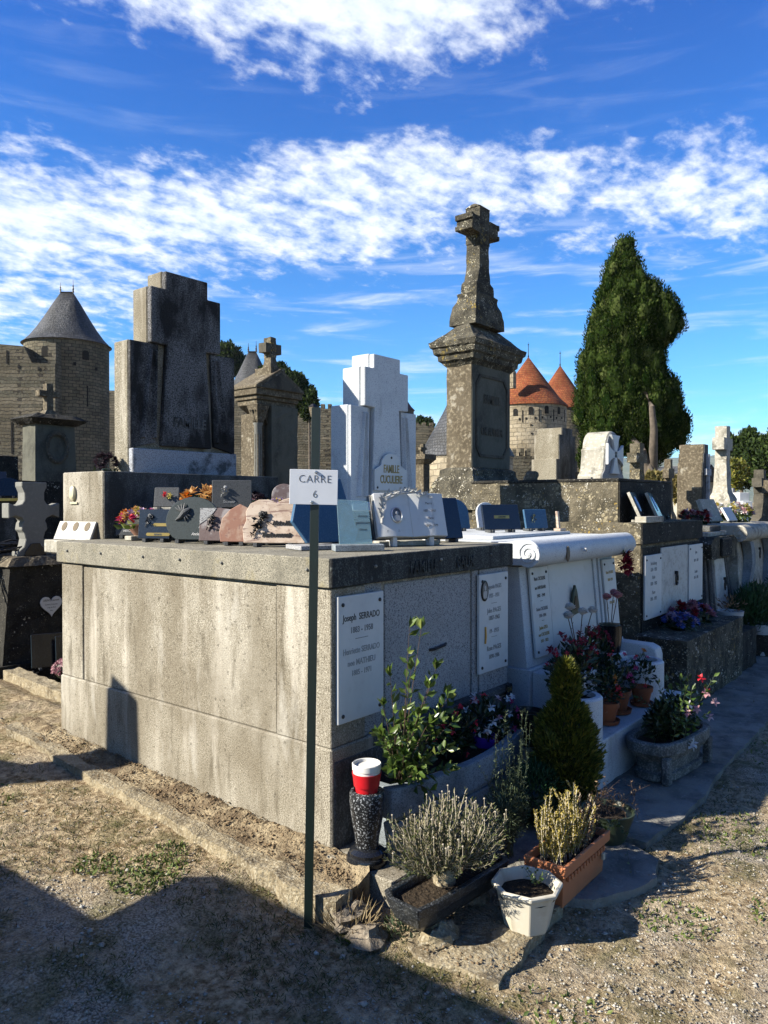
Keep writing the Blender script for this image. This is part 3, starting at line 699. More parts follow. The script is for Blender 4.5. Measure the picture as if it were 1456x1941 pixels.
name_plaque(G1, .035, .368, .570, 1.163, .006, [('Joseph  SERRADO', .044, .80, 'black_lettering', .80), ('1883 - 1958', .040, .70, 'faded_lettering', .85), ('______', .030, .655, 'faded_lettering', 1),
    ('Henriette SERRADO', .040, .535, 'faint_lettering', .78), ('nee MATHIEU', .040, .44, 'faint_lettering', .85), ('1885 - 1971', .036, .36, 'faint_lettering', .85)])
pq = name_plaque(G1, 1.262, 1.598, .585, 1.172, .008, [('Augustin PAGES', .036, .845, 'faint_lettering', .70), ('1925 - 1931', .034, .755, 'faint_lettering', .75), ('____', .03, .70, 'faded_lettering', 1),
    ('Jules PAGES', .040, .60, 'faint_lettering', .8), ('1887-1965', .036, .525, 'faded_lettering', .85), ('19 - 1915', .036, .39, 'faded_lettering', .8), ('____', .03, .355, 'faded_lettering', 1), ('Rose PAGES', .040, .215, 'faded_lettering', .8), ('1890-1986', .036, .13, 'faded_lettering', .8)])
def oval_portrait(parent, c, rx, rz_, X=Matrix.Identity(4), ring='steel', face=True):
    XX = X@Matrix.Translation(c)@Matrix.Rotation(R(90),4,'X')
    o = MB().lathe([(1,0),(1,.006),(.86,.009),(.82,.006)], 28, sx=rx, sy=rz_).obj('portrait_frame', ring, parent, smooth=True, xf=XX)
    MB().lathe([(.83,0),(.83,.0065),(0,.0072)], 28, sx=rx, sy=rz_).obj('portrait', 'portrait_grey', o, smooth=True, xf=XX)
    if face:
        MB().ball((0,rz_*.25,.007), (rx*.26,rz_*.24,.002), 12, 6).obj('face', 'skin_grey', o, smooth=True, xf=XX)
        MB().prism([(-rx*.6,-rz_*.72),(rx*.6,-rz_*.72),(rx*.5,-rz_*.1),(rx*.15,0),(-rx*.15,0),(-rx*.5,-rz_*.1)], 'z', .006, .0078).obj('shoulders', 'skin_grey', o, xf=XX)
    return o
oval_portrait(G1, (1.315,-.011,1.075), .038, .062, ring='dark_metal')
MB().tube([(1.325,-.014,.86),(1.326,-.016,.80),(1.324,-.013,.76)], .006, 6).obj('plaque_ornament', 'gold_metal', G1)

# planter trough against the end of the grave: bowed front, lip and groove
def trough():
    t = thing('stone_trough', 'long bowed blue-grey granite trough with grooved front at the foot of the beige tomb', 'planter', (.15,-.03,0))
    def outl(off, y1=-.005):
        n = 14; P = [(.15-off*0, -.03)]
        pts = [(.15-off, -.03)]
        for k in range(n+1):
            u = k/n; x = .15-off+(1.20+2*off)*u; y = -.235-off-.10*math.sin(math.pi*u)**.8; pts.append((x, y))
        pts.append((1.35+off, -.03)); return pts
    MB().prism(outl(0), 'z', -.002, .135).obj('body', 'trough_granite', t, .006, world=True)
    MB().prism(outl(-.014), 'z', .135, .16).obj('groove', 'trough_granite', t, world=True)
    ring = outl(.012); inn = [(x, y) for x, y in outl(-.04)]
    m = MB(); n = len(ring)
    for z0, z1 in ((.16, .30),):
        vs = [(x,y,z0) for x,y in ring]+[(x,y,z1) for x,y in ring]+[(x,y,z1) for x,y in inn]+[(x,y,z0) for x,y in inn]
        fs = []
        for k in range(n-1): 
            fs += [(k,k+1,n+k+1,n+k), (n+k,n+k+1,2*n+k+1,2*n+k), (2*n+k,2*n+k+1,3*n+k+1,3*n+k), (3*n+k,3*n+k+1,k+1,k)]
        fs += [(0,n,2*n,3*n)[::-1], (n-1,2*n-1,3*n-1,4*n-1)]
        m.add(vs, fs)
    m.obj('rim', 'trough_granite', t, .008, world=True, seg=2)
    MB().prism(outl(-.045), 'z', .16, .255).obj('soil', 'soil', t, world=True)
    return t
trough()

# headstone at the back: block and stepped cross stele
def stele(name, label, mat_front, mat_side, x0, x1, y0, th, zb, zs, prop, relief=True, mat_low=None, group=None, base=True):
    """stepped cross-shaped stele. zs: heights of the three shoulders; prop: the (left,right) half widths of tiers 2, 3 as fractions"""
    cx = (x0+x1)/2; w = (x1-x0); t = thing(name, label, 'gravestone', (cx, y0+th/2, zb), group=group)
    a2, a3 = prop; (s1, s2, s3) = zs
    pts = [(x0,zb),(x1,zb),(x1,s1),(cx+a2*w,s1),(cx+a2*w,s2),(cx+a3*w,s2),(cx+a3*w,s3),(cx-a3*w,s3),(cx-a3*w,s2),(cx-a2*w,s2),(cx-a2*w,s1),(x0,s1)]
    MB().prism(pts, 'y', y0, y0+th).obj('stele', mat_side, t, .008, world=True)
    f = y0-.006
    if relief:
        # raised shaft that flares downwards, and two wing panels with slanting ridges
        zr = zb+(s1-zb)*.22
        MB().prism([(cx-.235*w,zr),(cx+.235*w,zr),(cx+.185*w,s1-.002),(cx+a2*w-.004,s1+.002),(cx+a2*w-.004,s2-.006),(cx+a3*w-.004,s2-.006),(cx+a3*w-.004,s3-.008),(cx-a3*w+.004,s3-.008),(cx-a3*w+.004,s2-.006),(cx-a2*w+.004,s2-.006),(cx-a2*w+.004,s1+.002),(cx-.185*w,s1-.002)], 'y', y0-.055, y0-.001).obj('cross_shaft', mat_front, t, .006, world=True)
        for s in (-1, 1):
            ex = cx+s*.5*w-s*.003; ix = cx+s*.25*w; ix2 = cx+s*.30*w
            P = [(ex,zr-.03),(ix2-s*.02*w,zr+.02),(ix,s1-.006),(ex,s1-.006)]
            if s > 0: P = P[::-1]
            MB().prism(P, 'y', y0-.030, y0-.001).obj('wing_panel', mat_front, t, .004, world=True)
            for k in (0, 1):
                bx = cx+s*w*(.30+.10*k); tx = cx+s*w*(.275+.045*k)
                wd = .028*w
                MB().hexa([(bx-wd,y0-.029,zr+.05),(bx+wd,y0-.029,zr+.05),(tx+wd*.5,y0-.029,s1-.05),(tx-wd*.5,y0-.029,s1-.05)],
                          [(bx-wd*.1,y0-.062,zr+.06),(bx+wd*.3,y0-.062,zr+.06),(tx+wd*.1,y0-.055,s1-.06),(tx-wd*.1,y0-.055,s1-.06)]).obj('ridge', mat_front, t, world=True)
        MB().box(x0+.004,y0-.058,zb,x1-.004,y0-.001,zr-.031).obj('foot_panel', mat_low or mat_front, t, .006, world=True)
    else:
        MB().prism([(x*1.0 if 0 else cx+(x-cx)*.992, z-.004 if z > zb else z) for x, z in pts], 'y', y0-.02, y0-.001).obj('face', mat_front, t, .006, world=True)
    return t
H1 = thing('headstone_block', 'tall rectangular granite block at the back of the large tomb carrying the biggest cross stele', 'tomb base', (1.1,2.47,1.343))
MB().box(.33,2.47,-.10,1.98,3.02,1.818).obj('block', 'concrete_granite', H1, .008, world=True)
MB().box(.336,2.462,1.345,1.976,2.469,1.814).obj('face', 'dark_weathered_granite', H1, .002, world=True)  # weathered front sheet, also darkened for the shade on this side
MB().box(.16,2.50,1.24,.335,2.97,1.33).obj('side_ledge', 'pale_limestone', H1, .006, world=True)
MB().lathe([(1,0),(1,.016),(.8,.024),(0,.026)], 24, sx=.055, sy=.036).obj('medallion', 'cream_plate', H1, smooth=True, world=True,
    xf=Matrix.Translation((.33,2.86,1.665))@Matrix.Rotation(R(-90),4,'Y'))
MB().box(.318,2.80,1.585,.331,2.90,1.60).obj('medallion_ledge', 'cream_plate', H1, .002, world=True)
st1 = stele('cross_stele', 'tallest weathered grey stepped cross stele with fan-shaped wings, standing on the granite block', 'stele_shaded_granite', 'stele_lit_granite', .722, 1.738, 2.78, .19, 1.818, (2.84, 3.28, 3.425), (.335, .205), mat_low='pale_stele_granite')
text('FAMILLE', .11, st1, (1.25,2.7215,2.20), FRONT, 'dark_weathered_granite', ext=.002, sx=.8, world=True, bold=.003)
# lower step behind the plaques
MB().box(.50,.97,1.343,1.59,2.40,1.488).obj('upper_step', 'shaded_slab_stone', G1, .006)
MB().box(.48,.95,1.489,1.61,2.42,1.54).obj('upper_slab', 'slab_granite', G1, .006)
# ------------------------------------------------------------------ second grave: pale blue-white granite with scroll lid
G2 = thing('family_tomb', 'pale blue-white granite tomb with a rolled scroll lid, second in the row', 'tomb', (1.87,0,0))
MB().hexa([(1.84,-.03,-.15),(3.43,-.03,-.15),(3.43,2.4,-.15),(1.84,2.4,-.15)], [(1.84,-.03,.515),(3.43,-.03,.515),(3.43,2.4,.515),(1.84,2.4,.515)]).obj('plinth', 'blue_white_granite', G2, .006, world=True)
MB().hexa([(1.865,.0,.515),(3.405,.0,.515),(3.405,2.38,.515),(1.865,2.38,.515)], [(1.865,.062,1.176),(3.405,.062,1.176),(3.405,2.38,1.176),(1.865,2.38,1.176)]).obj('body', 'blue_white_granite', G2, .004, world=True)
def scroll_lid(G, x0, x1, y, zc, r, zt, depth, mat):
    prof = []
    # lid section (y,z): rolled front edge running back into a flat top
    for k in range(17):
        a = R(215)-R(0)+R(235-215)*0
    pts = []
    for k in range(19):
        a = R(-100)-R(15.0)*k+R(0)
        pts.append((y+r*math.cos(a)*1.0, zc+r*math.sin(a)))
    # from underneath round the front up to the top
    pts = [(y+r*math.cos(R(t)), zc+r*math.sin(R(t))) for t in range(300, 84, -12)]
    pts += [(y+r*.9, zc+r*.93), (y+r*2.0, zt), (depth, zt), (depth, zc-r*.9), (y+r*1.2, zc-r*.9)]
    MB().prism(pts, 'x', x0, x1).obj('lid', mat, G, .003, world=True, smooth=True)
    # spiral carved on both ends: thin raised band
    for xe, s in ((x0, -1), (x1, 1)):
        P = []
        for k in range(60):
            a = R(200-k*13.5); q = r*(.90-.80*k/60)
            P.append((xe+s*.002, y-.006+q*math.cos(a), zc+q*math.sin(a)))
        MB().tube(P, [r*.07]*60, 6).obj('spiral', mat, G, world=True, smooth=True)
        MB().lathe([(r*.17,0),(r*.17,.008),(0,.014)], 16).obj('scroll_eye', mat, G, smooth=True, world=True,
            xf=Matrix.Translation((xe, y-.006, zc))@Matrix.Rotation(R(90)*s,4,'Y'))
scroll_lid(G2, 1.80, 3.44, -.035, 1.268, .088, 1.338, 2.4, 'blue_white_granite')
MB().box(2.02,.35,1.338,3.25,2.3,1.362).obj('top_plate', 'blue_white_granite', G2, .004, world=True)
def tilt2(z): return .062*(z-.515)/.661
TL = math.atan2(.062, .661)
MB().hexa([(2.26,-.004+tilt2(.54),.54),(2.99,-.004+tilt2(.54),.54),(2.99,.05,.54),(2.26,.05,.54)], [(2.26,-.004+tilt2(1.165),1.165),(2.99,-.004+tilt2(1.165),1.165),(2.99,.1,1.165),(2.26,.1,1.165)]).obj('door_slab', 'white_marble', G2, .003, world=True)
for xa, xb in ((3.0,3.05),(3.09,3.13)):
    MB().hexa([(xa,-.014,.52),(xb,-.014,.52),(xb,.03,.52),(xa,.03,.52)], [(xa,.046,1.17),(xb,.046,1.17),(xb,.09,1.17),(xa,.09,1.17)]).obj('jamb', 'blue_white_granite', G2, .003, world=True)
L2 = [('Maria CUCULIERE', .034, .85, 'black_lettering', .62), ('nee ANDURAND', .032, .75, 'black_lettering', .66), ('1902 - 1949', .030, .66, 'black_lettering', .8), ('__', .03, .62, 'black_lettering', 1),
      ('Gaston CUCULIERE', .032, .51, 'faded_lettering', .62), ('1901-1984', .030, .435, 'faded_lettering', .8), ('__', .03, .40, 'black_lettering', 1), ('Janine IZKA', .032, .30, 'gold_lettering', .75), ('nee CUCULIERE', .032, .225, 'gold_lettering', .7), ('1921 - 2022', .028, .155, 'gold_lettering', .8)]
def local_plaque(G, x0, x1, z0, z1, y, lines, tilt):
    l = G.location
    return name_plaque(G, x0-l.x, x1-l.x, z0-l.z, z1-l.z, y-l.y, lines, tilt=tilt)
local_plaque(G2, 1.955, 2.215, .57, 1.165, -.004, L2, -TL)
local_plaque(G2, 3.145, 3.385, .57, 1.150, -.004, [('Marius CUCULIERE', .030, .80, 'gold_lettering', .58), ('1898-1959', .030, .70, 'gold_lettering', .8), ('Louis CUCULIERE', .030, .48, 'gold_lettering', .6), ('1920-2007', .030, .39, 'gold_lettering', .8)], -TL)
# door knocker: bronze trapezoid drop
kz = Matrix.Translation((2.60-1.87, tilt2(.88)-.012, .80))
MB().prism([(-.07,0),(-.03,-.02),(.06,-.01),(.07,.03),(.03,.15),(.0,.20),(-.03,.15)], 'y', -.02, 0).obj('door_knocker', 'bronze', G2, .003, xf=kz)
MB().prism([(-.035,.02),(.035,.02),(.008,.12),(-.01,.12)], 'y', -.024, -.0205).obj('knocker_inlay', 'dark_metal', G2, xf=kz)
# portrait of a standing figure and hook on the roll
MB().lathe([(1,0),(1,.008),(.8,.012),(0,.008)], 20, sx=.022, sy=.052).obj('bronze_figure', 'old_wood', G2, smooth=True, world=True, xf=Matrix.Translation((2.20,-.120,1.252))@Matrix.Rotation(R(90),4,'X'))
MB().tube([(2.42,-.118,1.28),(2.43,-.150,1.275),(2.45,-.150,1.262),(2.455,-.130,1.258)], .006, 6).obj('hook', 'petal_white', G2, world=True)
# surround: left arm, ledge slab and two round planters
def arm(x0, x1):
    pts = [(-.03,-.15),(-.03,.500),(-.28,.495),(-.335,.47),(-.35,.42),(-.35,-.15)]
    MB().prism(pts, 'x', x0, x1).obj('side_arm', 'blue_white_granite', G2, .010, world=True, smooth=True, seg=2)
arm(1.875, 2.02); arm(3.28, 3.42)
MB().box(1.62,-.565,-.16,3.24,-.03,.188).obj('front_ledge', 'blue_white_granite', G2, .01, world=True, seg=2)
def ring_planter(cx, cy, r, z0, z1):
    MB().lathe([(r,z0),(r,z1-.012),(r-.012,z1),(r*.72,z1),(r*.70,z1-.05),(0,z1-.052)], 40, c=(cx,cy,0)).obj('round_planter', 'blue_white_granite', G2, smooth=True, world=True)
    MB().lathe([(r*.70,z1-.05),(r*.69,z1-.03),(0,z1-.026)], 30, c=(cx,cy,0)).obj('soil', 'soil', G2, smooth=True, world=True)
ring_planter(1.69,-.43,.145,.19,.455); ring_planter(2.93,-.36,.155,.19,.455)
st2 = stele('cross_stele', 'clean pale blue-white granite stepped cross stele bearing a marble family name plate', 'blue_white_granite', 'blue_white_granite', 2.205, 3.125, 1.86, .20, 1.36, (2.42, 2.76, 2.885), (.335, .205))
# foot flare and base
MB().frus(2.12,1.76,3.20,2.10,1.362, 2.20,1.80,3.13,2.06,1.60).obj('foot', 'blue_white_granite', st2, .006, world=True)
MB().box(2.05,1.70,1.362,3.27,2.15,1.46).obj('foot_step', 'blue_white_granite', st2, .006, world=True)
def bell(cx, y, z0, w, h, parent):
    P = [(cx-w/2,z0),(cx+w/2,z0),(cx+w/2,z0+h*.55)]
    for k in range(9):
        a = math.pi*k/8; P.append((cx+w*.30*math.cos(a), z0+h*.68+h*.32*math.sin(a)))
    P.append((cx-w/2,z0+h*.55))
    o = MB().prism(P, 'y', y-.02, y).obj('name_plate', 'white_marble', parent, .003, world=True)
    for sx_, zz in ((-.42,.08),(.42,.08),(0,.88)):
        MB().lathe([(.011,0),(.011,.004),(0,.008)], 12).obj('screw', 'screw_black', o, smooth=True, xf=Matrix.Translation((cx+sx_*w-parent.location.x, y-.02-parent.location.y, z0+zz*h-parent.location.z))@Matrix.Rotation(R(90),4,'X'))
    for s_, zz in (('FAMILLE', .48), ('CUCULIERE', .20)):
        q = text(s_, .098, o, (0,0,0), (0,0,0), 'gold_lettering', ext=.0015, sx=1, bold=.002)
        q.matrix_local = Matrix.Translation((cx-parent.location.x, y-.0215-parent.location.y, z0+zz*h-parent.location.z))@Matrix.Rotation(R(90),4,'X')@Matrix.Diagonal((.62,1,1,1))
bell(2.69, 1.80, 1.70, .46, .33, st2)

# ------------------------------------------------------------------ third grave: dark lichen-covered tomb
G3 = thing('family_tomb', 'dark lichen-covered tomb with stained white door slabs and an iron ring, third in the row', 'tomb', (3.92,0,0))
rough(MB().box(3.93,.02,-.15,5.58,2.6,1.228).obj('body', 'yellow_lichen_stone', G3, world=True), .09, .010)
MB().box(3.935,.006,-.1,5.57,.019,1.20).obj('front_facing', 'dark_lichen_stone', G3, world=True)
rough(MB().box(3.91,.012,1.236,5.62,2.62,1.418).obj('slab', 'yellow_lichen_stone', G3, world=True), .07, .008)
MB().box(3.905,-.008,1.234,5.625,.010,1.412).obj('shaded_facing', 'dark_lichen_stone', G3, .003, world=True)
rough(MB().box(4.03,.26,1.418,5.42,1.79,1.783).obj('upper_block', 'yellow_lichen_stone', G3, world=True), .07, .010)
MB().box(4.02,.25,1.784,5.43,1.80,1.815).obj('upper_slab', 'dark_lichen_stone', G3, .008, world=True)
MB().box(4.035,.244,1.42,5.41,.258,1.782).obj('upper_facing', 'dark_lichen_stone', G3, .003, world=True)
local_plaque(G3, 3.96, 4.37, .575, 1.135, .004, [(s_, .045, h_, 'faint_lettering', .75) for s_, h_ in (('Barthelemy', .84), ('1870 - 1931', .74), ('Marie', .62), ('1880 - 1962', .52), ('Pierre', .38), ('1901 - 1975', .28))], 0)
ds = MB().box(4.375,-.010,.575,5.13,.005,1.185).obj('door_slab', 'aged_marble', G3, .004, world=True)
local_plaque(G3, 5.16, 5.60, .60, 1.175, .002, [('Jean', .045, .84, 'faint_lettering', .8), ('1899 - 1960', .04, .70, 'faint_lettering', .75), ('Louise', .045, .5, 'faint_lettering', .8), ('1905 - 1988', .04, .4, 'faint_lettering', .75)], 0)
def ring(parent, c, r=.05, tilt=12):
    P = [(r*.85*math.sin(a), 0, -r-r*math.cos(a)+.0) for a in [2*math.pi*k/20 for k in range(21)]]
    X = Matrix.Translation(Vector(c)-parent.location)@Matrix.Rotation(R(8),4,'Z')
    MB().tube(P, .0085, 6, cap=False).obj('ring', 'dark_metal', parent, smooth=True, xf=X)
    MB().box(-.013,-.012,-.012,.013,.02,.02).obj('ring_boss', 'dark_metal', parent, .003, xf=X)
ring(G3, (4.76,-.026,.93), .055)
local_plaque(G3, 5.34, 5.58, .42, .52, -.03, [('7 lots', .04, .55, 'faded_lettering', .8), ('1965', .035, .18, 'faded_lettering', .8)], 0)
b3 = MB().box(3.72,-.44,-.15,5.45,.0,.475).obj('bench_block', 'lichen_stone', G3, world=True); rough(b3, .05, .013)
# ------------------------------------------------------------------ monument on the third grave
def monument():
    t = thing('pillar_monument', 'tallest lichen-spotted stone pillar with moulded cornice and a carved cross on top', 'monument', (4.6,2.06,1.40))
    B = lambda *a: MB().box(*a)
    rough(MB().frus(4.06,1.76,5.20,2.40,1.40, 4.06,1.76,5.20,2.40,1.52).obj('base', 'lichen_stone', t, world=True), .07, .010)
    pr = [(.16,1.52),(.155,1.62),(.10,1.80),(.05,1.88),(.045,1.94),(.0,1.965)]
    m = MB()
    for (a, z0), (b, z1) in zip(pr, pr[1:]):
        m.frus(4.18-a,1.90-a,5.0+a,2.22+a,z0, 4.18-b,1.90-b,5.0+b,2.22+b,z1)
    rough(m.obj('flared_foot', 'lichen_stone', t, world=True), .07, .008)
    rough(MB().box(4.19,1.905,1.96,4.99,2.215,3.08).obj('die', 'sandstone', t, world=True), .09, .005)
    # sunk octagonal panel on the front
    P = [(4.34,2.08),(4.84,2.08),(4.92,2.18),(4.92,2.86),(4.84,2.96),(4.34,2.96),(4.26,2.86),(4.26,2.18)]
    c = Vector((4.59,2.52)); outer = P; inner = [tuple(c+(Vector(q)-c)*.93) for q in P]
    m = MB(); n = 8
    for k in range(n):
        a, b, d, e = outer[k], outer[(k+1)%n], inner[(k+1)%n], inner[k]
        m.hexa([(a[0],1.885,a[1]),(b[0],1.885,b[1]),(d[0],1.885,d[1]),(e[0],1.885,e[1])], [(a[0],1.906,a[1]),(b[0],1.906,b[1]),(d[0],1.906,d[1]),(e[0],1.906,e[1])])
    m.obj('panel_moulding', 'dark_sandstone', t, world=True)
    MB().box(4.195,1.897,1.97,4.985,1.904,3.07).obj('shaded_front', 'dark_cement', t, world=True)  # front sheet darker than the die, its shade put into the colour
    text('FAMILLE', .13, t, (4.59,1.893,2.66), FRONT, 'dark_sandstone', ext=.004, sx=.72, world=True, bold=.003)
    text('CH. AUTHIER', .12, t, (4.59,1.893,2.32), FRONT, 'dark_sandstone', ext=.004, sx=.62, world=True, bold=.003)
    cor = [(-.005,3.03),(.02,3.06),(.04,3.085),(.065,3.10),(.07,3.15),(.10,3.17),(.11,3.225),(.13,3.24),(.14,3.29),(.10,3.315),(.04,3.37),(-.02,3.43),(-.08,3.49),(-.10,3.50)]
    m = MB()
    for (a, z0), (b, z1) in zip(cor, cor[1:]):
        m.frus(4.19-a,1.905-a,4.99+a,2.215+a,z0, 4.19-b,1.905-b,4.99+b,2.215+b,z1)
    rough(m.obj('cornice', 'lichen_stone', t, world=True), .06, .008)
    # stepped spire: outline seen from the front, extruded
    half = [(.30,3.49),(.295,3.60),(.27,3.70),(.225,3.76),(.215,3.80),(.225,3.84),(.18,3.86),(.175,3.96),(.13,4.00),(.125,4.04),(.10,4.12),(.092,4.34),(.092,4.40)]
    cx, cy = 4.56, 2.06
    m = MB()
    for (a, z0), (b, z1) in zip(half, half[1:]):
        ya, yb = max(.085, a*.55), max(.085, b*.55)
        m.frus(cx-a,cy-ya,cx+a,cy+ya,z0, cx-b,cy-yb,cx+b,cy+yb,z1)
    rough(m.obj('spire', 'lichen_stone', t, world=True), .06, .008)
    m = MB(); m.box(cx-.10,cy-.09,4.40,cx+.10,cy+.09,4.79); rough(m.obj('cross_upright', 'lichen_stone', t, world=True), .05, .006)
    MB().frus(cx-.11,cy-.10,cx+.11,cy+.10,4.79, cx-.09,cy-.02,cx+.09,cy+.02,4.83).obj('cross_cap', 'lichen_stone', t, .004, world=True)
    for s in (-1, 1):
        m = MB(); x0 = cx+s*.10; x1 = cx+s*.25
        pts = [(min(x0,x1),4.50),(max(x0,x1),4.50),(max(x0,x1),4.67),(min(x0,x1),4.67)]
        m.prism(pts, 'y', cy-.095, cy+.095); rough(m.obj('cross_arm', 'lichen_stone', t, world=True), .05, .006)
        m = MB(); xe = cx+s*.25
        for z0, z1, e in ((4.50,4.55,.035),(4.55,4.61,.012),(4.61,4.67,.035)):
            m.box(min(xe,xe+s*e),cy-.10-e*.3,z0,max(xe,xe+s*e),cy+.10+e*.3,z1)
        m.obj('arm_moulding', 'lichen_stone', t, .006, world=True)
    return t
monument()
# dry twig stuck on the monument's base
tw = MB().tube([(4.75,1.72,1.56),(4.82,1.70,1.68),(4.90,1.70,1.80),(4.99,1.69,1.86)], [.006,.005,.004,.003], 5)
tw.tube([(4.82,1.70,1.68),(4.92,1.70,1.76),(5.0,1.69,1.80)], [.004,.003,.002], 5).tube([(4.90,1.70,1.80),(4.96,1.70,1.87),(4.985,1.70,1.90)], [.003,.003,.002], 5)
o = tw.obj('dry_twig', 'pale_twig', None); tag(o, 'bare pale twig sticking up in front of the tall pillar monument', 'twig')

# ------------------------------------------------------------------ graves further along the row
G4 = thing('family_tomb', 'small narrow dark-stained tomb with fluted sides and a ring, after the lichen tomb', 'tomb', (6.2,0,0))
MB().box(5.86,.02,-.15,6.95,2.0,.25).obj('plinth', 'dark_lichen_stone', G4, .01, world=True)
MB().hexa([(5.88,.0,.25),(6.93,.0,.25),(6.93,2,.25),(5.88,2,.25)], [(6.0,.08,.98),(6.82,.08,.98),(6.82,2,.98),(6.0,2,.98)]).obj('body', 'dark_weathered_granite', G4, .006, world=True)
MB().hexa([(6.22,-.02,.26),(6.68,-.02,.26),(6.68,.1,.26),(6.22,.1,.26)], [(6.25,.05,.98),(6.63,.05,.98),(6.63,.1,.98),(6.25,.1,.98)]).obj('door_slab', 'aged_marble', G4, .004, world=True)
for xb, xt in ((5.99,6.08),(6.08,6.15),(6.76,6.70),(6.85,6.77)):
    MB().tube([(xb,-.01,.26),(xt,.07,.97)], .022, 8).obj('flute', 'dark_weathered_granite', G4, world=True)
rough(MB().prism([(5.92,.98),(6.90,.98),(6.93,1.15),(6.80,1.22),(6.02,1.22),(5.89,1.15)], 'y', -.02, 2.0).obj('lid', 'lichen_stone', G4, world=True), .08, .008)
MB().box(6.22,-.05,1.0,6.60,-.018,1.2).obj('lid_block', 'dark_lichen_stone', G4, .008, world=True)
MB().box(6.02,.05,1.222,6.75,.5,1.27).obj('lid_step', 'pale_limestone', G4, .006, world=True)
MB().box(6.20,.08,1.272,6.62,.45,1.33).obj('lid_step', 'dark_stone_cap' if 'dark_stone_cap' in MATS else 'dark_weathered_granite', G4, .006, world=True)
ring(G4, (6.44,-.02,.74), .06)
G5 = thing('family_tomb', 'weathered tomb with scroll-ended lid and curved side brackets at the right edge', 'tomb', (7.6,0,0))
MB().box(7.10,.0,-.15,9.0,2.2,.45).obj('plinth', 'pale_limestone', G5, .01, world=True)
MB().hexa([(7.12,.0,.45),(8.98,.0,.45),(8.98,2.2,.45),(7.12,2.2,.45)], [(7.22,.05,1.12),(8.9,.05,1.12),(8.9,2.2,1.12),(7.22,2.2,1.12)]).obj('body', 'pale_limestone', G5, .006, world=True)
scroll_lid(G5, 6.98, 9.1, -.02, 1.23, .10, 1.33, 2.3, 'pale_limestone')
for x0 in (7.30, 8.35):
    P = []
    for k in range(13):
        u = k/12; P.append((x0+.10*math.sin(u*math.pi*1.6)+.06*u, 1.12-.64*u))
    P2 = [(a+.16, b) for a, b in P][::-1]
    MB().prism(P+P2, 'y', -.075, .03).obj('curved_bracket', 'trough_granite', G5, .006, world=True)
ring(G5, (8.05,-.02,1.0), .06)
# art-deco stepped stele, column crosses and small graves behind
def steps_stele(name, label, u, d, zb, half, thk, rz, matf, mats, inset=None, group=None, cross=False):
    x, y = site(u, d); t = thing(name, label, 'gravestone', (x, y, zb), rz, group)
    P = [(h_, z) for h_, z in half]; L = [(-h_, z) for h_, z in half][::-1]
    m = MB().prism(P+L, 'y', 0, thk); o = m.obj('stele', mats, t, .006)
    P2 = [(max(h_-.006,.01), z-.003 if z > 0 else z) for h_, z in half]; L2_ = [(-a, b) for a, b in P2][::-1]
    MB().prism(P2+L2_, 'y', -.012, -.001).obj('face', matf, t, .003)
    if cross:
        H = half[-1][1]
        MB().box(-.03,-.06,.15,.03,-.013,H-.15).obj('cross_upright', 'pale_stele_granite', t, .004)
        MB().box(-.12,-.055,H*.70,-.031,-.013,H*.70+.10).obj('cross_arm', 'pale_stele_granite', t, .004)
        MB().box(.031,-.055,H*.70,.12,-.013,H*.70+.10).obj('cross_arm', 'pale_stele_granite', t, .004)
    return t
def stepz(tops):
    """[(half width, top z)...] widest first -> outline"""
    P = [(tops[0][0], 0)]
    for k, (w, z) in enumerate(tops):
        P.append((w, z))
        if k+1 < len(tops): P.append((tops[k+1][0], z))
    return P
steps_stele('stepped_stele', 'dark pyramid-stepped granite stele in front of the red-roofed tower', 1074, 13.0, 1.1, stepz([(.40,1.23),(.31,1.65),(.20,1.77)]), .46, 0, 'dark_weathered_granite', 'stele_lit_granite')  # front darker than the lit side: shade put into the colour
steps_stele('stepped_stele', 'tan art-deco stele with four stepped shoulders and a tall cross relief', 1337, 11.5, .9, stepz([(.20,1.15),(.175,1.30),(.14,1.44),(.10,1.58)]), .36, 0, 'dark_weathered_granite', 'sandstone', cross=True)  # dark front against the tan side carries shade in its colour
steps_stele('stepped_stele', 'small white marble stele with stepped top at the right edge', 1408, 16.0, 1.1, stepz([(.42,.35),(.30,.52),(.20,.70)]), .22, R(50), 'white_marble', 'white_marble')
def cross_column(name, label, u, d, zb, H, w, mat, group=None, rz=0, dark=None):
    x, y = site(u, d); t = thing(name, label, 'gravestone', (x, y, zb), rz, group); s = w/2
    m = MB(); st = [(1.9*s,0),(1.9*s,.22*H),(1.6*s,.24*H),(1.9*s,.30*H),(1.7*s,.38*H),(1.15*s,.44*H),(1.0*s,.50*H),(.85*s,.72*H)]
    for (a, z0), (b, z1) in zip(st, st[1:]): m.frus(-a,-a*.8,a,a*.8,z0,-b,-b*.8,b,b*.8,z1)
    rough(m.obj('pedestal', mat, t), .12, .012)
    rough(MB().box(-.8*s,-.7*s,.72*H,.8*s,.7*s,H).obj('cross_upright', mat, t), .1, .01)
    for q in (-1, 1):
        rough(MB().box(min(q*.81*s,q*2.0*s),-.7*s,.80*H,max(q*.81*s,q*2.0*s),.7*s,.90*H).obj('cross_arm', mat, t), .1, .01)
    return t
cross_column('cross_monument', 'tall pale stone cross on a curved pedestal before the dark pines', 1369, 12.5, .9, 1.95, .26, 'pale_limestone')
cross_column('cross_monument', 'slim dark stone cross against the blue hills', 1267, 15, .6, 1.85, .17, 'sandstone')
cross_column('cross_monument', 'stone cross with a round yellow lichen patch beside the cypress trunk', 1207, 11.0, 1.05, 1.40, .21, 'yellow_lichen_stone')
cross_column('cross_monument', 'small dark stone cross left of the cypress foot', 1098, 13.0, .9, 1.22, .13, 'sandstone')
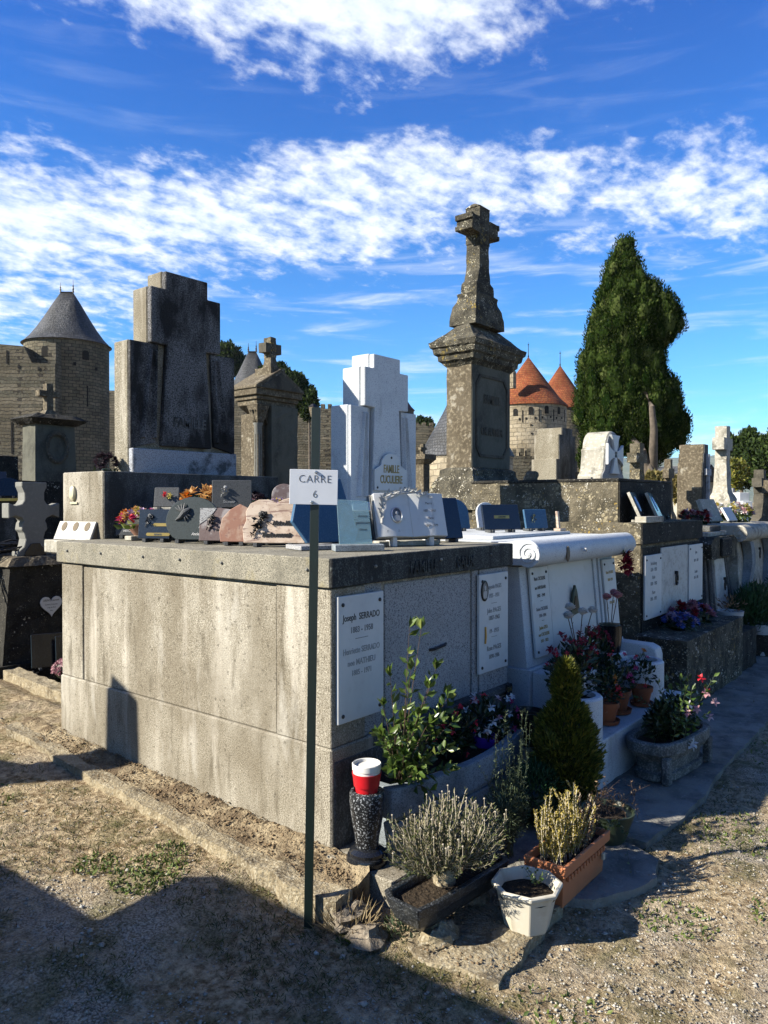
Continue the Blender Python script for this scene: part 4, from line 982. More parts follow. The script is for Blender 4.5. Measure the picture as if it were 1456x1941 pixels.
cross_column('cross_monument', 'small pale stone cross nearest the cypress foot', 1117, 12.0, .9, 1.10, .12, 'pale_limestone')
cross_column('cross_monument', 'dark stone cross in the shade under the pines at the right edge', 1440, 14.0, .6, 1.6, .24, 'dark_sandstone')
cross_column('cross_monument', 'weathered upright cross cut off by the right edge of the view', 1456, 12.0, .9, 1.05, .16, 'sandstone')
# celtic-style white stele
def celtic():
    x, y = 9.60, 2.58; t = thing('rounded_stele', 'pale grey round-topped stele with a flared relief cross beside the cypress', 'gravestone', (x, y, 1.66))
    H = .86
    def sec(off):
        P = [(-.32+off,0),(.32-off,0),(.32-off,.26),(.25-off,.32),(.22-off,.50),(.23-off,.56)]
        for k in range(11):
            a = math.pi*k/10; P.append(((.19-off)*math.cos(a), .58+(.19-off)*math.sin(a)))
        P += [(-.23+off,.56),(-.22+off,.50),(-.25+off,.32),(-.32+off,.26)]
        return P
    MB().prism(sec(0), 'y', 0, .28).obj('stele', 'pale_limestone', t, .01, smooth=True)
    MB().prism(sec(.012), 'y', -.012, -.001).obj('face', 'grey_fleck_granite', t, .004)
    # flared cross
    for a in (0, 90, 180, 270):
        L = .22 if a in (0, 90, 180) else .22
        P = []
        for k in range(7):
            u = k/6; P.append((.035+.085*u*u, L*u))
        Q = P+[(-p, q) for p, q in P][::-1]
        MB().prism(Q, 'y', -.045, -.013).obj('cross_arm', 'white_marble', t, .003, xf=Matrix.Translation((0,0,.50))@Matrix.Rotation(R(a),4,'Y'))
    MB().box(-.55,-.15,-1.7/1.45,.62,1.3,-.001).obj('tomb_chest', 'dark_lichen_stone', t, .01)
    t.scale = (1.45,1.45,1.45)
    return t
celtic()
# scroll stone fragment left of the dark stepped stele
x, y = site(1017, 7.35); f = MB()
f.prism([(-.06,0),(.04,0),(.03,.03),(.06,.06),(.05,.10),(-.02,.11),(-.05,.08),(-.07,.03)], 'y', 0, .10)
o = f.obj('carved_stone', 'sandstone', None, .01); o.location = (x, y, 1.815-.02); tag(o, 'small curved stone fragment lying between the pillar and the stepped stele', 'stone')

# ------------------------------------------------------------------ little shrine with a column
def shrine():
    d = 10.6; x, y = site(487, d); t = thing('tomb_shrine', 'small gabled stone shrine with a carved column and a cross on its roof', 'shrine', (x, y, .3))
    # local: x along the row, y away; front-left corner of entablature at origin
    z = lambda v: hgt(v, d)-.3
    ze = z(762); zt = z(738)
    W_ = .86; D_ = .36
    rough(MB().box(.30,.02,0,W_-.04,.50,ze-.02).obj('rear_wall', 'dark_cement', t), .15, .01)
    MB().box(.10,.16,0,.295,.46,ze-.14).obj('side_wall', 'sandstone', t, .01)
    MB().prism([(.30,ze-.30),(.30,ze-.02),(.04,ze-.02),(.10,ze-.06),(.2,ze-.12)], 'y', .10, .44).obj('arch', 'sandstone', t, .006)
    for a, z0, z1 in ((.05,ze-.02,ze+.05),(.02,ze+.051,ze+.11),(-.02,ze+.111,zt+.02)):
        MB().box(a,a,z0,W_-a,D_+.16-a,z1).obj('cornice', 'sandstone', t, .006)
    ap = W_/2
    MB().prism([(-.04,zt+.021),(W_+.04,zt+.021),(W_+.04,zt+.06),(ap,zt+.34),(-.04,zt+.06)], 'y', -.04, D_+.18).obj('gable_roof', 'sandstone', t, .008)
    MB().prism([(.04,zt+.03),(W_-.04,zt+.03),(ap,zt+.28)], 'y', -.055, -.041).obj('gable_face', 'dark_sandstone', t, .004)
    # column
    cz = ze-.30
    MB().lathe([(.085,0),(.085,.08),(.062,.12),(.058,.5),(.055,cz-.02),(.070,cz),(.070,cz+.02)], 20, c=(.115,.10,0)).obj('column', 'grey_cement', t, smooth=True)
    for k in range(8):
        a = 2*math.pi*k/8
        MB().tube([(.115+.058*math.cos(a),.10+.058*math.sin(a),.16),(.115+.054*math.cos(a),.10+.054*math.sin(a),cz-.14)], .007, 5).obj('flute', 'sandstone', t)
    cp = MB(); n = 4
    cp.frus(.06,.045,.17,.155,cz+.02, -.00,-.015,.23,.215,cz+.26); cap = cp.obj('capital', 'sandstone', t, .006)
    for k in range(12):
        a = 2*math.pi*k/12; r0, r1 = .062, .115
        MB().tube([(.115+r0*math.cos(a),.10+r0*math.sin(a),cz+.03),(.115+r0*1.25*math.cos(a),.10+r0*1.25*math.sin(a),cz+.14),(.115+r1*math.cos(a),.10+r1*math.sin(a),cz+.20)], [.014,.012,.016], 5).obj('capital_leaf', 'sandstone', t)
    MB().box(.0,-.015,cz+.262,.23,.215,ze-.021).obj('abacus', 'sandstone', t, .004)
    b = zt+.34
    rough(MB().box(ap-.14,.02,b-.16,ap+.14,.36,b+.02).obj('cross_base', 'sandstone', t), .1, .008)
    rough(MB().frus(ap-.075,.10,ap+.075,.28,b+.02, ap-.05,.12,ap+.05,.26,b+.18).obj('cross_stem', 'sandstone', t), .08, .008)
    rough(MB().box(ap-.055,.12,b+.18,ap+.055,.26,b+.47).obj('cross_upright', 'yellow_lichen_stone', t), .06, .01)
    for s in (-1, 1): rough(MB().box(min(ap+s*.056,ap+s*.15),.115,b+.24,max(ap+s*.056,ap+s*.15),.265,b+.38).obj('cross_arm', 'dark_sandstone', t), .06, .01)
shrine()
# square-capped pillar with a tiny cross, left of the tall monument
def small_pillar():
    d = 13.0; x, y = site(801, d); t = thing('cross_pillar', 'slim pillar with a square cap and a tiny cross left of the tall monument', 'gravestone', (x, y, .8))
    z = lambda v: hgt(v, d)-.8
    MB().box(-.09,-.09,0,.09,.09,z(880)).obj('shaft', 'sandstone', t, .008)
    MB().frus(-.10,-.10,.10,.10,z(880)+.001,-.16,-.16,.16,.16,z(872)).obj('cap', 'sandstone', t, .005)
    MB().box(-.17,-.17,z(872)+.001,.17,.17,z(862)).obj('cap', 'sandstone', t, .005)
    MB().box(-.035,-.035,z(862)+.001,.035,.035,z(842)).obj('cross_upright', 'sandstone', t)
    for s in (-1, 1): MB().box(min(s*.036,s*.085),-.03,z(853),max(s*.036,s*.085),.03,z(848)).obj('cross_arm', 'sandstone', t)
small_pillar()

# ------------------------------------------------------------------ graves on the left
def left_grave():
    t = thing('cross_grave', 'dark mossy tapered pedestal with a heart plaque and a trefoil-edged cross at the left', 'gravestone', (.57,4.55,.03))
    # local origin at front-left foot corner
    rough(MB().box(-.05,-.05,-.1,1.0,.62,.10).obj('foot', 'dark_lichen_stone', t), .1, .01)
    rough(MB().frus(.0,.0,.95,.55,.10, .10,.06,.80,.46,.98).obj('pedestal', 'dark_lichen_stone', t), .08, .010)
    rough(MB().frus(.06,.02,.84,.50,.98, .14,.10,.76,.44,1.06).obj('cap', 'sandstone', t), .06, .008)
    H = 1.06
    c = .40
    m = MB()
    def half():
        return [(.17,0),(.16,.04),(.10,.09),(.085,.16),(.10,.22),(.125,.25),(.115,.31),(.10,.33),(.12,.36),(.18,.385),(.235,.36),(.245,.36),(.245,.50),(.235,.50),(.18,.475),(.12,.49),(.095,.53),(.095,.60),(.12,.66),(.12,.70)]
    P = [(c+a, H+b) for a, b in half()]; Q = [(c-a, H+b) for a, b in half()][::-1]
    m.prism(P+Q, 'y', .20, .34).obj('cross', 'grey_cement', t, .006)
    MB().prism([(c-.10,H),(c+.10,H),(c+.10,H+.04),(c+.04,H+.12),(c-.04,H+.12),(c-.10,H+.04)], 'y', .185, .199).obj('panel', 'black_granite', t, .002)
    # heart plaque on the front face
    hp = []
    for k in range(28):
        a = 2*math.pi*k/28; hx = 16*math.sin(a)**3; hz = 13*math.cos(a)-5*math.cos(2*a)-2*math.cos(3*a)-math.cos(4*a)
        hp.append((hx*.0066, hz*.0066))
    X = Matrix.Translation((.46,.020,.60))@Matrix.Rotation(-math.atan2(.06,.88),4,'X')
    h = MB().prism(hp, 'y', -.012, 0).obj('heart_plaque', 'white_marble', t, .002, xf=X)
    for s_, zz, sz in (('ARINO Laurent', .035, .030), ('decede le 14 decembre', .0, .016), ('a l age de 47 ans', -.028, .016), ('P.P.L.', -.058, .016)):
        q = text(s_, sz, h, (0,0,0), (0,0,0), 'black_lettering', ext=.0006); q.matrix_local = X@Matrix.Translation((0,-.0128,zz))@Matrix.Rotation(R(90),4,'X')@Matrix.Diagonal((.8,1,1,1))
    return t
left_grave()
k = MB().box(-.04,0,0,.10,3.2,.13); o = k.obj('kerb', 'kerb_stone', None); rough(o, .07, .012); o.location = (.50,3.30,-.02); o.rotation_euler = (0,0,R(-4)); tag(o, 'low pale kerb running along the left neighbouring graves', 'kerb')
# dark slanted plaques leaning in front of it
def leaning(name, label, loc, rz, w, h, th, lean, mat, shape=None, cat='grave plaque', group=None, edge=None, **kw):
    """a memorial plaque: slab leaning back by `lean` degrees on two small feet"""
    t = thing(name, label, cat, loc, rz, group)
    X = Matrix.Rotation(R(-lean), 4, 'X')
    P = shape or [(-w/2,0),(w/2,0),(w/2,h),(-w/2,h)]
    s = MB().prism(P, 'y', -th/2, th/2).obj('slab', mat, t, .003, xf=Matrix.Translation((0,0,.02))@X)
    if kw.get('feet', True):
        for q in (-1, 1):
            MB().box(q*w*.28-.012,-.02,0,q*w*.28+.012,.09,.022).obj('foot', edge or 'slate_grey_granite', t, .002)
        MB().prism([(0.0,.02),(.07,.02),(.03+h*.3*math.tan(R(lean)),h*.45)], 'x', -.01, .01).obj('prop', 'dark_metal', t)
    t['_th'] = th; t['_lean'] = lean
    return t
def on_face(t, dx=0, dz=0, out=0.0):
    return Matrix.Translation((0,0,.02))@Matrix.Rotation(R(-t['_lean']),4,'X')@Matrix.Translation((dx,-t['_th']/2-out,dz))
leaning('grave_plaque', 'dark square plaque leaning at the foot of the heart-plaque pedestal, left one', (.86,4.22,.10), R(-22), .34, .30, .02, 14, 'black_granite')
leaning('grave_plaque', 'dark square plaque leaning beside a ball of mauve flowers', (.95,3.98,.10), R(-22), .32, .30, .02, 14, 'black_granite')
def flower_ball(name, label, c, r, mats, n, parts=('flower_heads',), seed=1, squash=.8):
    t = thing(name, label, 'flowers', c)
    g = np.random.default_rng(seed); D = sph(n, seed); D[:,2] = np.abs(D[:,2])*1.0-.25*(D[:,2] < 0)
    P = D*r*np.array([1,1,squash])+np.array([0,0,r*.5])
    k = len(mats)
    for i, m in enumerate(mats):
        leafobj('flower_heads', m, flower(P[i::k], r*.16, 5, seed+i, N=None), t)
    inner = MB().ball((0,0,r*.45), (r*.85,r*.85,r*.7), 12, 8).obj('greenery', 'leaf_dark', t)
    return t
flower_ball('flower_bouquet', 'ball of small mauve artificial flowers on the ground beside the big tomb', (.58,3.45,.20), .105, ('petal_mauve','petal_palepink'), 240)
# twigs piled behind the trefoil cross, ledges and far left tombs
def twigs():
    g = np.random.default_rng(5); m = MB()
    for _ in range(26):
        x0 = .1+g.uniform(0,.8); m.tube([(x0-.25,4.9+g.uniform(0,.4),1.08+g.uniform(0,.05)),(x0+.2,4.75+g.uniform(0,.4),1.15+g.uniform(0,.10)),(x0+.6,4.8+g.uniform(0,.4),1.12+g.uniform(0,.08))], .010, 5)
    tag(m.obj('dead_branches', 'dark_metal', None), 'heap of dead dark palm stems lying behind the trefoil cross', 'branches', kind=None)
twigs()
GL = thing('family_tomb', 'grey tomb at the left edge behind the trefoil cross', 'tomb', (.2,5.6,0))
rough(MB().box(-.4,5.6,-.1,1.6,8.0,1.07).obj('body', 'grey_fleck_granite', GL, world=True), .2, .01)
rough(MB().box(-.3,5.9,1.071,1.15,7.6,1.72).obj('upper_block', 'stele_lit_granite', GL, world=True), .15, .01)
MB().box(-.34,5.85,1.722,1.2,7.7,1.76).obj('upper_slab', 'pale_limestone', GL, .006, world=True)
MB().box(.05,5.885,1.1,1.1,5.899,1.70).obj('face', 'slate_grey_granite', GL, .003, world=True)
rough(MB().box(.6,7.9,1.0,2.3,8.6,2.22).obj('rear_block', 'dark_lichen_stone', GL, world=True), .15, .012)
def far_pedestal():
    d = 11.4; x, y = site(66, d); t = thing('cross_pedestal', 'dark pedestal with carved wreath and thick cap carrying a small cross by the castle wall', 'gravestone', (x, y, .5))
    z = lambda v: hgt(v, d)-.5
    rough(MB().frus(.0,.0,.72,.45,0, .03,.03,.66,.42,z(802)).obj('die', 'dark_cement', t), .12, .006)
    rough(MB().frus(-.02,-.02,.70,.47,z(802), -.12,-.14,.80,.55,z(792)).obj('cap', 'dark_lichen_stone', t), .08, .012)
    rough(MB().frus(-.12,-.14,.80,.55,z(792), .05,-.0,.62,.42,z(782)).obj('cap', 'dark_lichen_stone', t), .08, .014)
    m = MB()
    for k in range(24):
        a = 2*math.pi*k/24; m.ball((.36+.16*math.cos(a),-.01,z(845)+.22*math.sin(a)), (.035,.02,.045), 6, 4)
    m.obj('wreath', 'dark_sandstone', t, smooth=True)['kind'] = 'stuff'
    c = .33
    rough(MB().frus(c-.11,.12,c+.11,.32,z(782), c-.06,.15,c+.06,.29,z(772)).obj('cross_foot', 'sandstone', t), .08, .006)
    rough(MB().box(c-.052,.16,z(772),c+.052,.28,z(721)).obj('cross_upright', 'sandstone', t), .08, .006)
    for s in (-1, 1): rough(MB().box(min(c+s*.053,c+s*.17),.155,z(746),max(c+s*.053,c+s*.17),.285,z(735)).obj('cross_arm', 'sandstone', t), .08, .006)
far_pedestal()
# off-frame shadow casters: a block added for its shadow, and a cross grave
def side_casters():
    t = thing('family_tomb', 'unseen tomb block left of the view, added and shaped to cast the foreground shadow', 'tomb', (-3.6,1.7,-.1))
    MB().box(-4.6,.5,-.15,-2.74,2.48,1.25).obj('body', 'concrete_granite', t, .01, world=True)
    MB().box(-4.3,.35,1.251,-3.55,1.87,1.60).frus(-4.3,.35,-3.55,1.87,1.60,-4.45,.1,-3.40,2.24,2.02).box(-4.45,.1,2.021,-3.40,2.24,2.10).obj('upper_block', 'concrete_granite', t, world=True)  # flared top shaped to give the foreground shadow its outline
    t = thing('family_tomb', 'stone tomb with a cross outside the left of the view', 'tomb', (-3.2,3.9,0))
    MB().box(-3.8,3.3,-.1,-2.5,5.0,1.0).obj('body', 'concrete_granite', t, .01, world=True)
    MB().prism([(-.42,0),(.42,0),(.42,.62),(.16,.85),(.13,1.65),(-.13,1.65),(-.16,.85),(-.42,.62)], 'y', 0, .18).obj('cross_stele', 'concrete_granite', t, .01, xf=Matrix.Translation((.20,-.25,1.0))@Matrix.Rotation(R(50),4,'Z'))
side_casters()
# ------------------------------------------------------------------ castle walls and towers
def tower(name, label, u, d, R_, v_eave, v_top, wall, roof, ridge=False, finial=26, windows=(), slits=(), eave=1.07, flare=True, zb=-3.0, chimney=None, holes=()):
    x, y = site(u, d); t = thing(name, label, 'tower', (x, y, zb)); ze = hgt(v_eave, d)-zb; zt = hgt(v_top, d)-zb; s = d/FPX
    MB().lathe([(R_,0),(R_,ze)], 64).obj('wall', wall, t, smooth=True)
    re = R_*eave; H = zt-ze
    if ridge:
        # slate roof sharpening to a short ridge that runs across the view
        n = 48; vs = []; fs = []; rows = [(1.0,0),(.97,.01),(.80,.13),(.62,.30),(.42,.52),(.20,.78),(.0,1.0)]
        rl = 14*s/2 if ridge is True else ridge
        ca, sa = math.cos(AZ-math.pi/2), math.sin(AZ-math.pi/2)
        for f_, h_ in rows:
            for k in range(n):
                a = 2*math.pi*k/n; px_ = re*f_*math.cos(a); py_ = re*f_*math.sin(a)
                e = rl*(1-f_)*(1 if (px_*ca+py_*sa) > 0 else -1) if abs(px_*ca+py_*sa) > 1e-6 or f_ > 0 else rl*(1 if math.cos(a)*ca+math.sin(a)*sa > 0 else -1)
                if f_ == 0: e = rl*(1 if math.cos(a)*ca+math.sin(a)*sa > 0 else -1)
                vs.append((px_+e*ca, py_+e*sa, ze+H*h_))
        for i in range(len(rows)-1):
            for k in range(n): fs.append((i*n+k, i*n+(k+1)%n, (i+1)*n+(k+1)%n, (i+1)*n+k))
        fs.append(tuple(range(n))[::-1])
        MB().add(vs, fs).obj('roof', roof, t, smooth=True)
        MB().tube([(-rl*ca,-rl*sa,zt),(rl*ca,rl*sa,zt)], s*1.6, 6).obj('ridge_cap', 'dark_metal', t)
        for q in (-1, 1):
            hf = finial*s*(1.25 if q > 0 else 1)
            MB().lathe([(s*2.0,0),(s*1.2,hf*.2),(s*1.9,hf*.25),(s*.8,hf*.45),(s*1.6,hf*.5),(s*.5,hf*.6),(s*.3,hf)], 8, c=(q*rl*ca,q*rl*sa,zt)).obj('finial', 'dark_metal', t, smooth=True)
    else:
        pr = [(re,ze-.02),(re*.985,ze+.03*H)]+([(re*.80,ze+.16*H)] if flare else [])+[(re*.5,ze+.47*H),(re*.25,ze+.735*H),(0,zt)]
        MB().lathe(pr, 64).obj('roof', roof, t, smooth=True)
        hf = finial*s
        MB().lathe([(s*1.8,0),(s*.7,hf*.15),(s*.5,hf*.8),(s*1.6,hf*.82),(s*1.6,hf*.86),(s*.3,hf*.88),(s*.3,hf)], 8, c=(0,0,zt-.05)).obj('finial', 'dark_metal', t, smooth=True)
    def on_wall(uu, vv, w, h, nm, mat):
        # opening on the cylinder at bearing uu: a dark recessed box with an arched head
        off = (uu-u)*s; 
        if abs(off) > R_*.98: return
        a = math.asin(off/R_); th = AZ+math.pi-(-a) if False else AZ+math.pi+a
        X = Matrix.Translation((R_*math.cos(th), R_*math.sin(th), hgt(vv, d)-zb))@Matrix.Rotation(th+math.pi/2, 4, 'Z')
        W2 = w*s/2; H2 = h*s/2
        P = [(-W2,-H2),(W2,-H2),(W2,H2*.6)]+([(W2*.5,H2),(-W2*.5,H2)] if h > 8 and w > 4 else [(W2,H2),(-W2,H2)])+[(-W2,H2*.6)]
        MB().prism(P, 'y', -.05, .30).obj(nm, mat, t, xf=X)
    for uu, vv, w, h in windows: on_wall(uu, vv, w, h, 'window', 'dark_opening')
    for uu, vv, w, h in slits: on_wall(uu, vv, w, h, 'arrow_slit', 'dark_opening')
    for uu, vv, w, h in holes: on_wall(uu, vv, w, h, 'putlog_hole', 'dark_opening')
    if chimney:
        uu, v0, v1, w = chimney; cx_, cy_ = site(uu, d-R_*.86); cx_ -= x; cy_ -= y
        MB().box(cx_-w*s/2,cy_-w*s/2,hgt(v0,d)-zb,cx_+w*s/2,cy_+w*s/2,hgt(v1+22,d)-zb).obj('chimney', 'pale_tower_stone', t)
        MB().frus(cx_-w*s/2,cy_-w*s/2,cx_+w*s/2,cy_+w*s/2,hgt(v1+22,d)-zb,cx_-w*s*.25,cy_-w*s*.25,cx_+w*s*.25,cy_+w*s*.25,hgt(v1+17,d)-zb).obj('chimney_shoulder', 'pale_tower_stone', t)
        MB().lathe([(w*s*.26,0),(w*s*.26,16*s),(w*s*.32,16.5*s),(w*s*.32,18*s)], 12, c=(cx_,cy_,hgt(v1+17,d)-zb)).obj('chimney_pot', 'old_wood', t, smooth=True)
    return t
stone('dark_opening', (.012,.011,.010), (), .95, .0)
tower('castle_tower', 'round castle tower at left with a steep slate roof and two finials', 129, 86, 4.5, 657, 556, 'castle_tower_stone', 'roof_slate', ridge=.72, finial=19,
      windows=[(121,681,14,18),(184,684,12,17)], slits=[(186,758,2,38),(137,735,2,30)], holes=[(136,700,5,6),(169,702,5,6),(196,706,5,6)])
tower('castle_tower', 'far slate-roofed tower glimpsed between the tall stele and the shrine', 479, 120, 3.9, 745, 668, 'castle_tower_stone', 'roof_slate', ridge=.62, finial=17)
tower('castle_tower', 'large red-tiled conical tower right of the tall monument', 1001, 92, 4.55, 774, 677, 'pale_tower_stone', 'red_tile_roof', finial=28,
      windows=[(966,789,8,13),(992,787,8,14),(1021,785,8,14),(1046,785,6,13),(1012,831,7,13)], slits=[(978,797,1.6,22),(1007,795,1.6,22),(1035,795,1.6,22),(1060,793,1.6,22)],
      holes=[(973,802,3,4),(984,801,3,4),(1000,800,3,4),(1013,799,3,4),(1029,798,3,4),(1041,799,3,4),(1053,798,3,4),(993,813,3,3),(994,828,3,3)], chimney=(970,746,694,11), eave=1.05, zb=-4)
tower('castle_tower', 'second red-tiled conical tower partly hidden by the cypress', 1061, 104, 4.2, 779, 693, 'castle_tower_stone', 'red_tile_roof', finial=28, windows=[(1080,795,7,12)], eave=1.05, zb=-4)
tower('castle_tower', 'low broad tower with a big slate cone behind the tall monument', 884, 60, 3.65, 867, 690, 'pale_tower_stone', 'roof_slate', finial=6, eave=1.03, flare=False, windows=[(838,905,10,22)])
tower('castle_tower', 'tiny dark red roof tip behind the pale cross stele', 757, 130, 2.5, 779, 738, 'castle_tower_stone', 'roof_dark_red', finial=8)
def wall_run(name, label, pts, th, mat, zb=-3.0, merlons=(), slits=(), d_ref=None):
    """curtain wall through (u, d, v_top) stations; merlons: (u, d, w_px, v_top)"""
    x0, y0 = site(pts[0][0], pts[0][1]); t = thing(name, label, 'castle wall', (x0, y0, zb))
    for k in range(len(pts)-1):
        (ua, da, va), (ub, db, vb) = pts[k], pts[k+1]
        a = Vector((*site(ua, da), 0)); b = Vector((*site(ub, db), 0)); dr = (b-a).normalized(); nrm = Vector((-dr.y, dr.x, 0))
        if nrm.dot(Vector((*fw[:2], 0))) < 0: nrm = -nrm
        za, zc = hgt(va, da), hgt(vb, db); q = [a, b, b+nrm*th, a+nrm*th]
        MB().hexa([(p.x,p.y,zb) for p in q], [(q[0].x,q[0].y,za),(q[1].x,q[1].y,zc),(q[2].x,q[2].y,zc),(q[3].x,q[3].y,za)]).obj('wall', mat, t, world=True)
    for u, d, w, v0, v1 in merlons:
        x, y = site(u, d+.05); hw = w*d/FPX/2
        X = Matrix.Translation((x-x0, y-y0, 0))@Matrix.Rotation(AZ-math.pi/2, 4, 'Z')
        MB().box(-hw, 0, hgt(v0, d)-zb, hw, th*.7, hgt(v1, d)-zb).obj('merlon', mat, t, xf=X)
    for u, d, w, v0, v1 in slits:
        x, y = site(u, d-.06); hw = w*d/FPX/2
        X = Matrix.Translation((x-x0, y-y0, 0))@Matrix.Rotation(AZ-math.pi/2, 4, 'Z')
        MB().box(-hw, 0, hgt(v0, d)-zb, hw, .4, hgt(v1, d)-zb).obj('arrow_slit', 'dark_opening', t, xf=X)
    return t
wall_run('castle_wall', 'high castle curtain wall with an arrow slit filling the far left', [(-160,80,640),(0,80,653),(47,80,657),(62,80,688),(106,80,690)], 2.0, 'castle_wall_stone',
    merlons=[(100,80,15,690,650)], slits=[(23,80,3,860,800),(15,80,3,690,665),(37,80,4,699,693),(75,80,4,703,697)])
wall_run('castle_wall', 'long crenellated castle wall behind the shrine and the pale stele', [(190,112,740),(455,112,748),(560,112,770),(632,112,776),(835,112,812),(900,112,822)], 2.0, 'castle_wall_stone',
    merlons=[(560+k*13,112,7,775,766) for k in range(6)]+[(790+k*14,112,7,812,801) for k in range(3)])
wall_run('castle_wall', 'lower castle wall right of the red-roofed tower behind the cypress', [(1060,100,812),(1140,100,830),(1180,100,848)], 2.0, 'castle_wall_stone')
wall_run('castle_wall', 'low shaded crenellated wall at the foot of the red-roofed tower', [(940,80,862),(1030,80,866),(1065,80,872)], 1.5, 'castle_wall_stone', merlons=[(975,80,7,863,852),(990,80,7,863,850),(1002,80,7,864,851)])

# ------------------------------------------------------------------ street lamp between shrine and pale stele
def lamp():
    d = 20; x, y = site(594, d); t = thing('street_lamp', 'thin lamp post with a pale lantern head in front of the castle wall', 'lamp post', (x, y, 0))
    MB().tube([(0,0,0),(0,0,hgt(792,d))], .022, 6).obj('post', 'dark_metal', t)
    MB().frus(-.05,-.05,.05,.05,hgt(791,d),-.09,-.09,.09,.09,hgt(772,d)).obj('lantern', 'sandstone', t, .01)
    MB().frus(-.10,-.10,.10,.10,hgt(772,d),-.03,-.03,.03,.03,hgt(766,d)).obj('lantern_cap', 'dark_metal', t)
lamp()
# ------------------------------------------------------------------ trees
def lobed_crown(lobes, n, leaf, mat, seed, parent, up=.6, wid=.5, hull=None, name='crown'):
    """lobes: (cx,cy,cz,rx,ry,rz); leaf-sized faces spread through the outer part of every lobe"""
    g = np.random.default_rng(seed); vol = np.array([l[3]*l[4]+l[3]*l[5]+l[4]*l[5] for l in lobes]); cnt = (n*vol/vol.sum()).astype(int)
    Ps = []; Ds = []; Ns = []
    for l, c in zip(lobes, cnt):
        D = unit(g.normal(size=(c,3))); rr = (1-.30*g.random(c)**1.6)[:,None]
        P = D*rr*np.array(l[3:6])+np.array(l[:3]); Ps.append(P); Ns.append(D); Ds.append(np.array([0,0,up])+D*.6+g.normal(size=(c,3))*.35)
    P = np.concatenate(Ps); D = np.concatenate(Ds); N = np.concatenate(Ns)
    keep = np.ones(len(P), bool)
    for l in lobes:
        q = ((P-np.array(l[:3]))/np.array(l[3:6])); keep &= (q**2).sum(1) > .42
    P = P[keep]; D = D[keep]; N = N[keep]; L = leaf*g.uniform(.6,1.5,len(P))
    leafobj(name, mat, [leaves(P, D, L, L*wid, .2, seed, nrm=N)], parent)
    if hull:
        m = MB()
        for k, l in enumerate(lobes): m.ball(l[:3], (l[3]*hull,l[4]*hull,l[5]*hull), 10, 7, .3, k)
        m.obj('inner_branches', mat, parent)['kind'] = 'stuff'
def profile_tree(name, label, cat, u0, d, prof, mat, seed, n, leaf, lobe_r, zb, per=26, group=None):
    """prof: (v, u_left, u_right) outline rows"""
    x, y = site(u0, d); t = thing(name, label, cat, (x, y, zb), group=group); s = d/FPX; g = np.random.default_rng(seed)
    vs = [p[0] for p in prof]; H = abs(vs[-1]-vs[0]); lobes = []
    ca, sa = rt[0], rt[1]
    for k in range(per):
        v = vs[0]+(vs[-1]-vs[0])*(k+.5)/per
        ul = np.interp(v, vs, [p[1] for p in prof]); ur = np.interp(v, vs, [p[2] for p in prof]); c = (ul+ur)/2; h = (ur-ul)/2*s
        z = hgt(v, d)-zb; m = max(3, int(2*math.pi*h/(lobe_r*1.15)))
        ph = g.uniform(0, 6.28)
        for q in range(m):
            a = ph+2*math.pi*q/m+g.normal()*.15; lr = min(lobe_r*g.uniform(.7,1.25), max(h*.7, .3*lobe_r)); rr = max(0, h-lr*(.75+g.uniform(-.15,.9)))
            e = (c-u0)*s+rr*math.cos(a); f = rr*math.sin(a)*.85
            lobes.append((e*ca+f*fw[0], e*sa+f*fw[1], z+g.normal()*lobe_r*.3, lr*.85, lr*.85, lr*g.uniform(1.1,1.6)))
        if h > lobe_r*1.5:
            e = (c-u0)*s; lobes.append((e*ca, e*sa, z, h-lobe_r*.8, h-lobe_r*.8, lobe_r*1.3))
    lobed_crown(lobes, n, leaf, mat, seed, t, up=.9, wid=.5, hull=.70)
    return t
CY = [(466,1172,1198),(480,1154,1205),(500,1144,1212),(520,1136,1224),(560,1124,1248),(590,1119,1284),(612,1114,1296),(635,1108,1290),(655,1100,1262),(690,1092,1258),(720,1088,1266),(745,1086,1288),(775,1088,1302),(808,1090,1306),(835,1097,1296),(852,1104,1262)]
cy = profile_tree('cypress_tree', 'big dense dark green cypress with a bent trunk standing alone against the sky', 'tree', 1195, 38, CY, 'leaf_cypress', 5, 170000, .12, .52, 1.2, per=24)
def cyl_side():
    s = 38/FPX; x, y = site(1195, 38)
    def L(u, v, f=0): e = (u-1195)*s; return (e*rt[0]+f*fw[0], e*rt[1]+f*fw[1], hgt(v,38)-1.2)
    MB().tube([L(1213,925,-1.6),(L(1208,880,-2.2)),L(1202,825,-2.75),L(1198,785,-2.75),L(1196,755,-2.0)], [.26,.22,.17,.13,.10], 10).obj('trunk', 'bark', cy, smooth=True)
    MB().tube([L(1212,925,-1.6),L(1200,890,-2.1),L(1188,862,-2.3),L(1178,835,-1.6)], [.24,.22,.18,.12], 10).obj('limb', 'bark', cy, smooth=True)
    MB().tube([L(1214,925,-2.4),L(1196,875,-2.1),L(1190,845,-1.8)], [.2,.16,.12], 8).obj('limb', 'bark', cy, smooth=True)
    # hanging low lobes at the left foot
    g = np.random.default_rng(9); lob = [(*L(u,v,f), r, r, r*1.5) for u, v, f, r in ((1112,868,0,.5),(1116,888,.1,.40),(1122,878,-.3,.42),(1128,862,-.4,.5),(1118,902,0,.22),(1235,862,0,.55),(1250,850,-.3,.5),(1222,855,-.6,.45))]
    lobed_crown(lob, 9000, .13, 'leaf_cypress', 10, cy, up=.8, wid=.42, hull=.75, name='low_branches')
cyl_side()
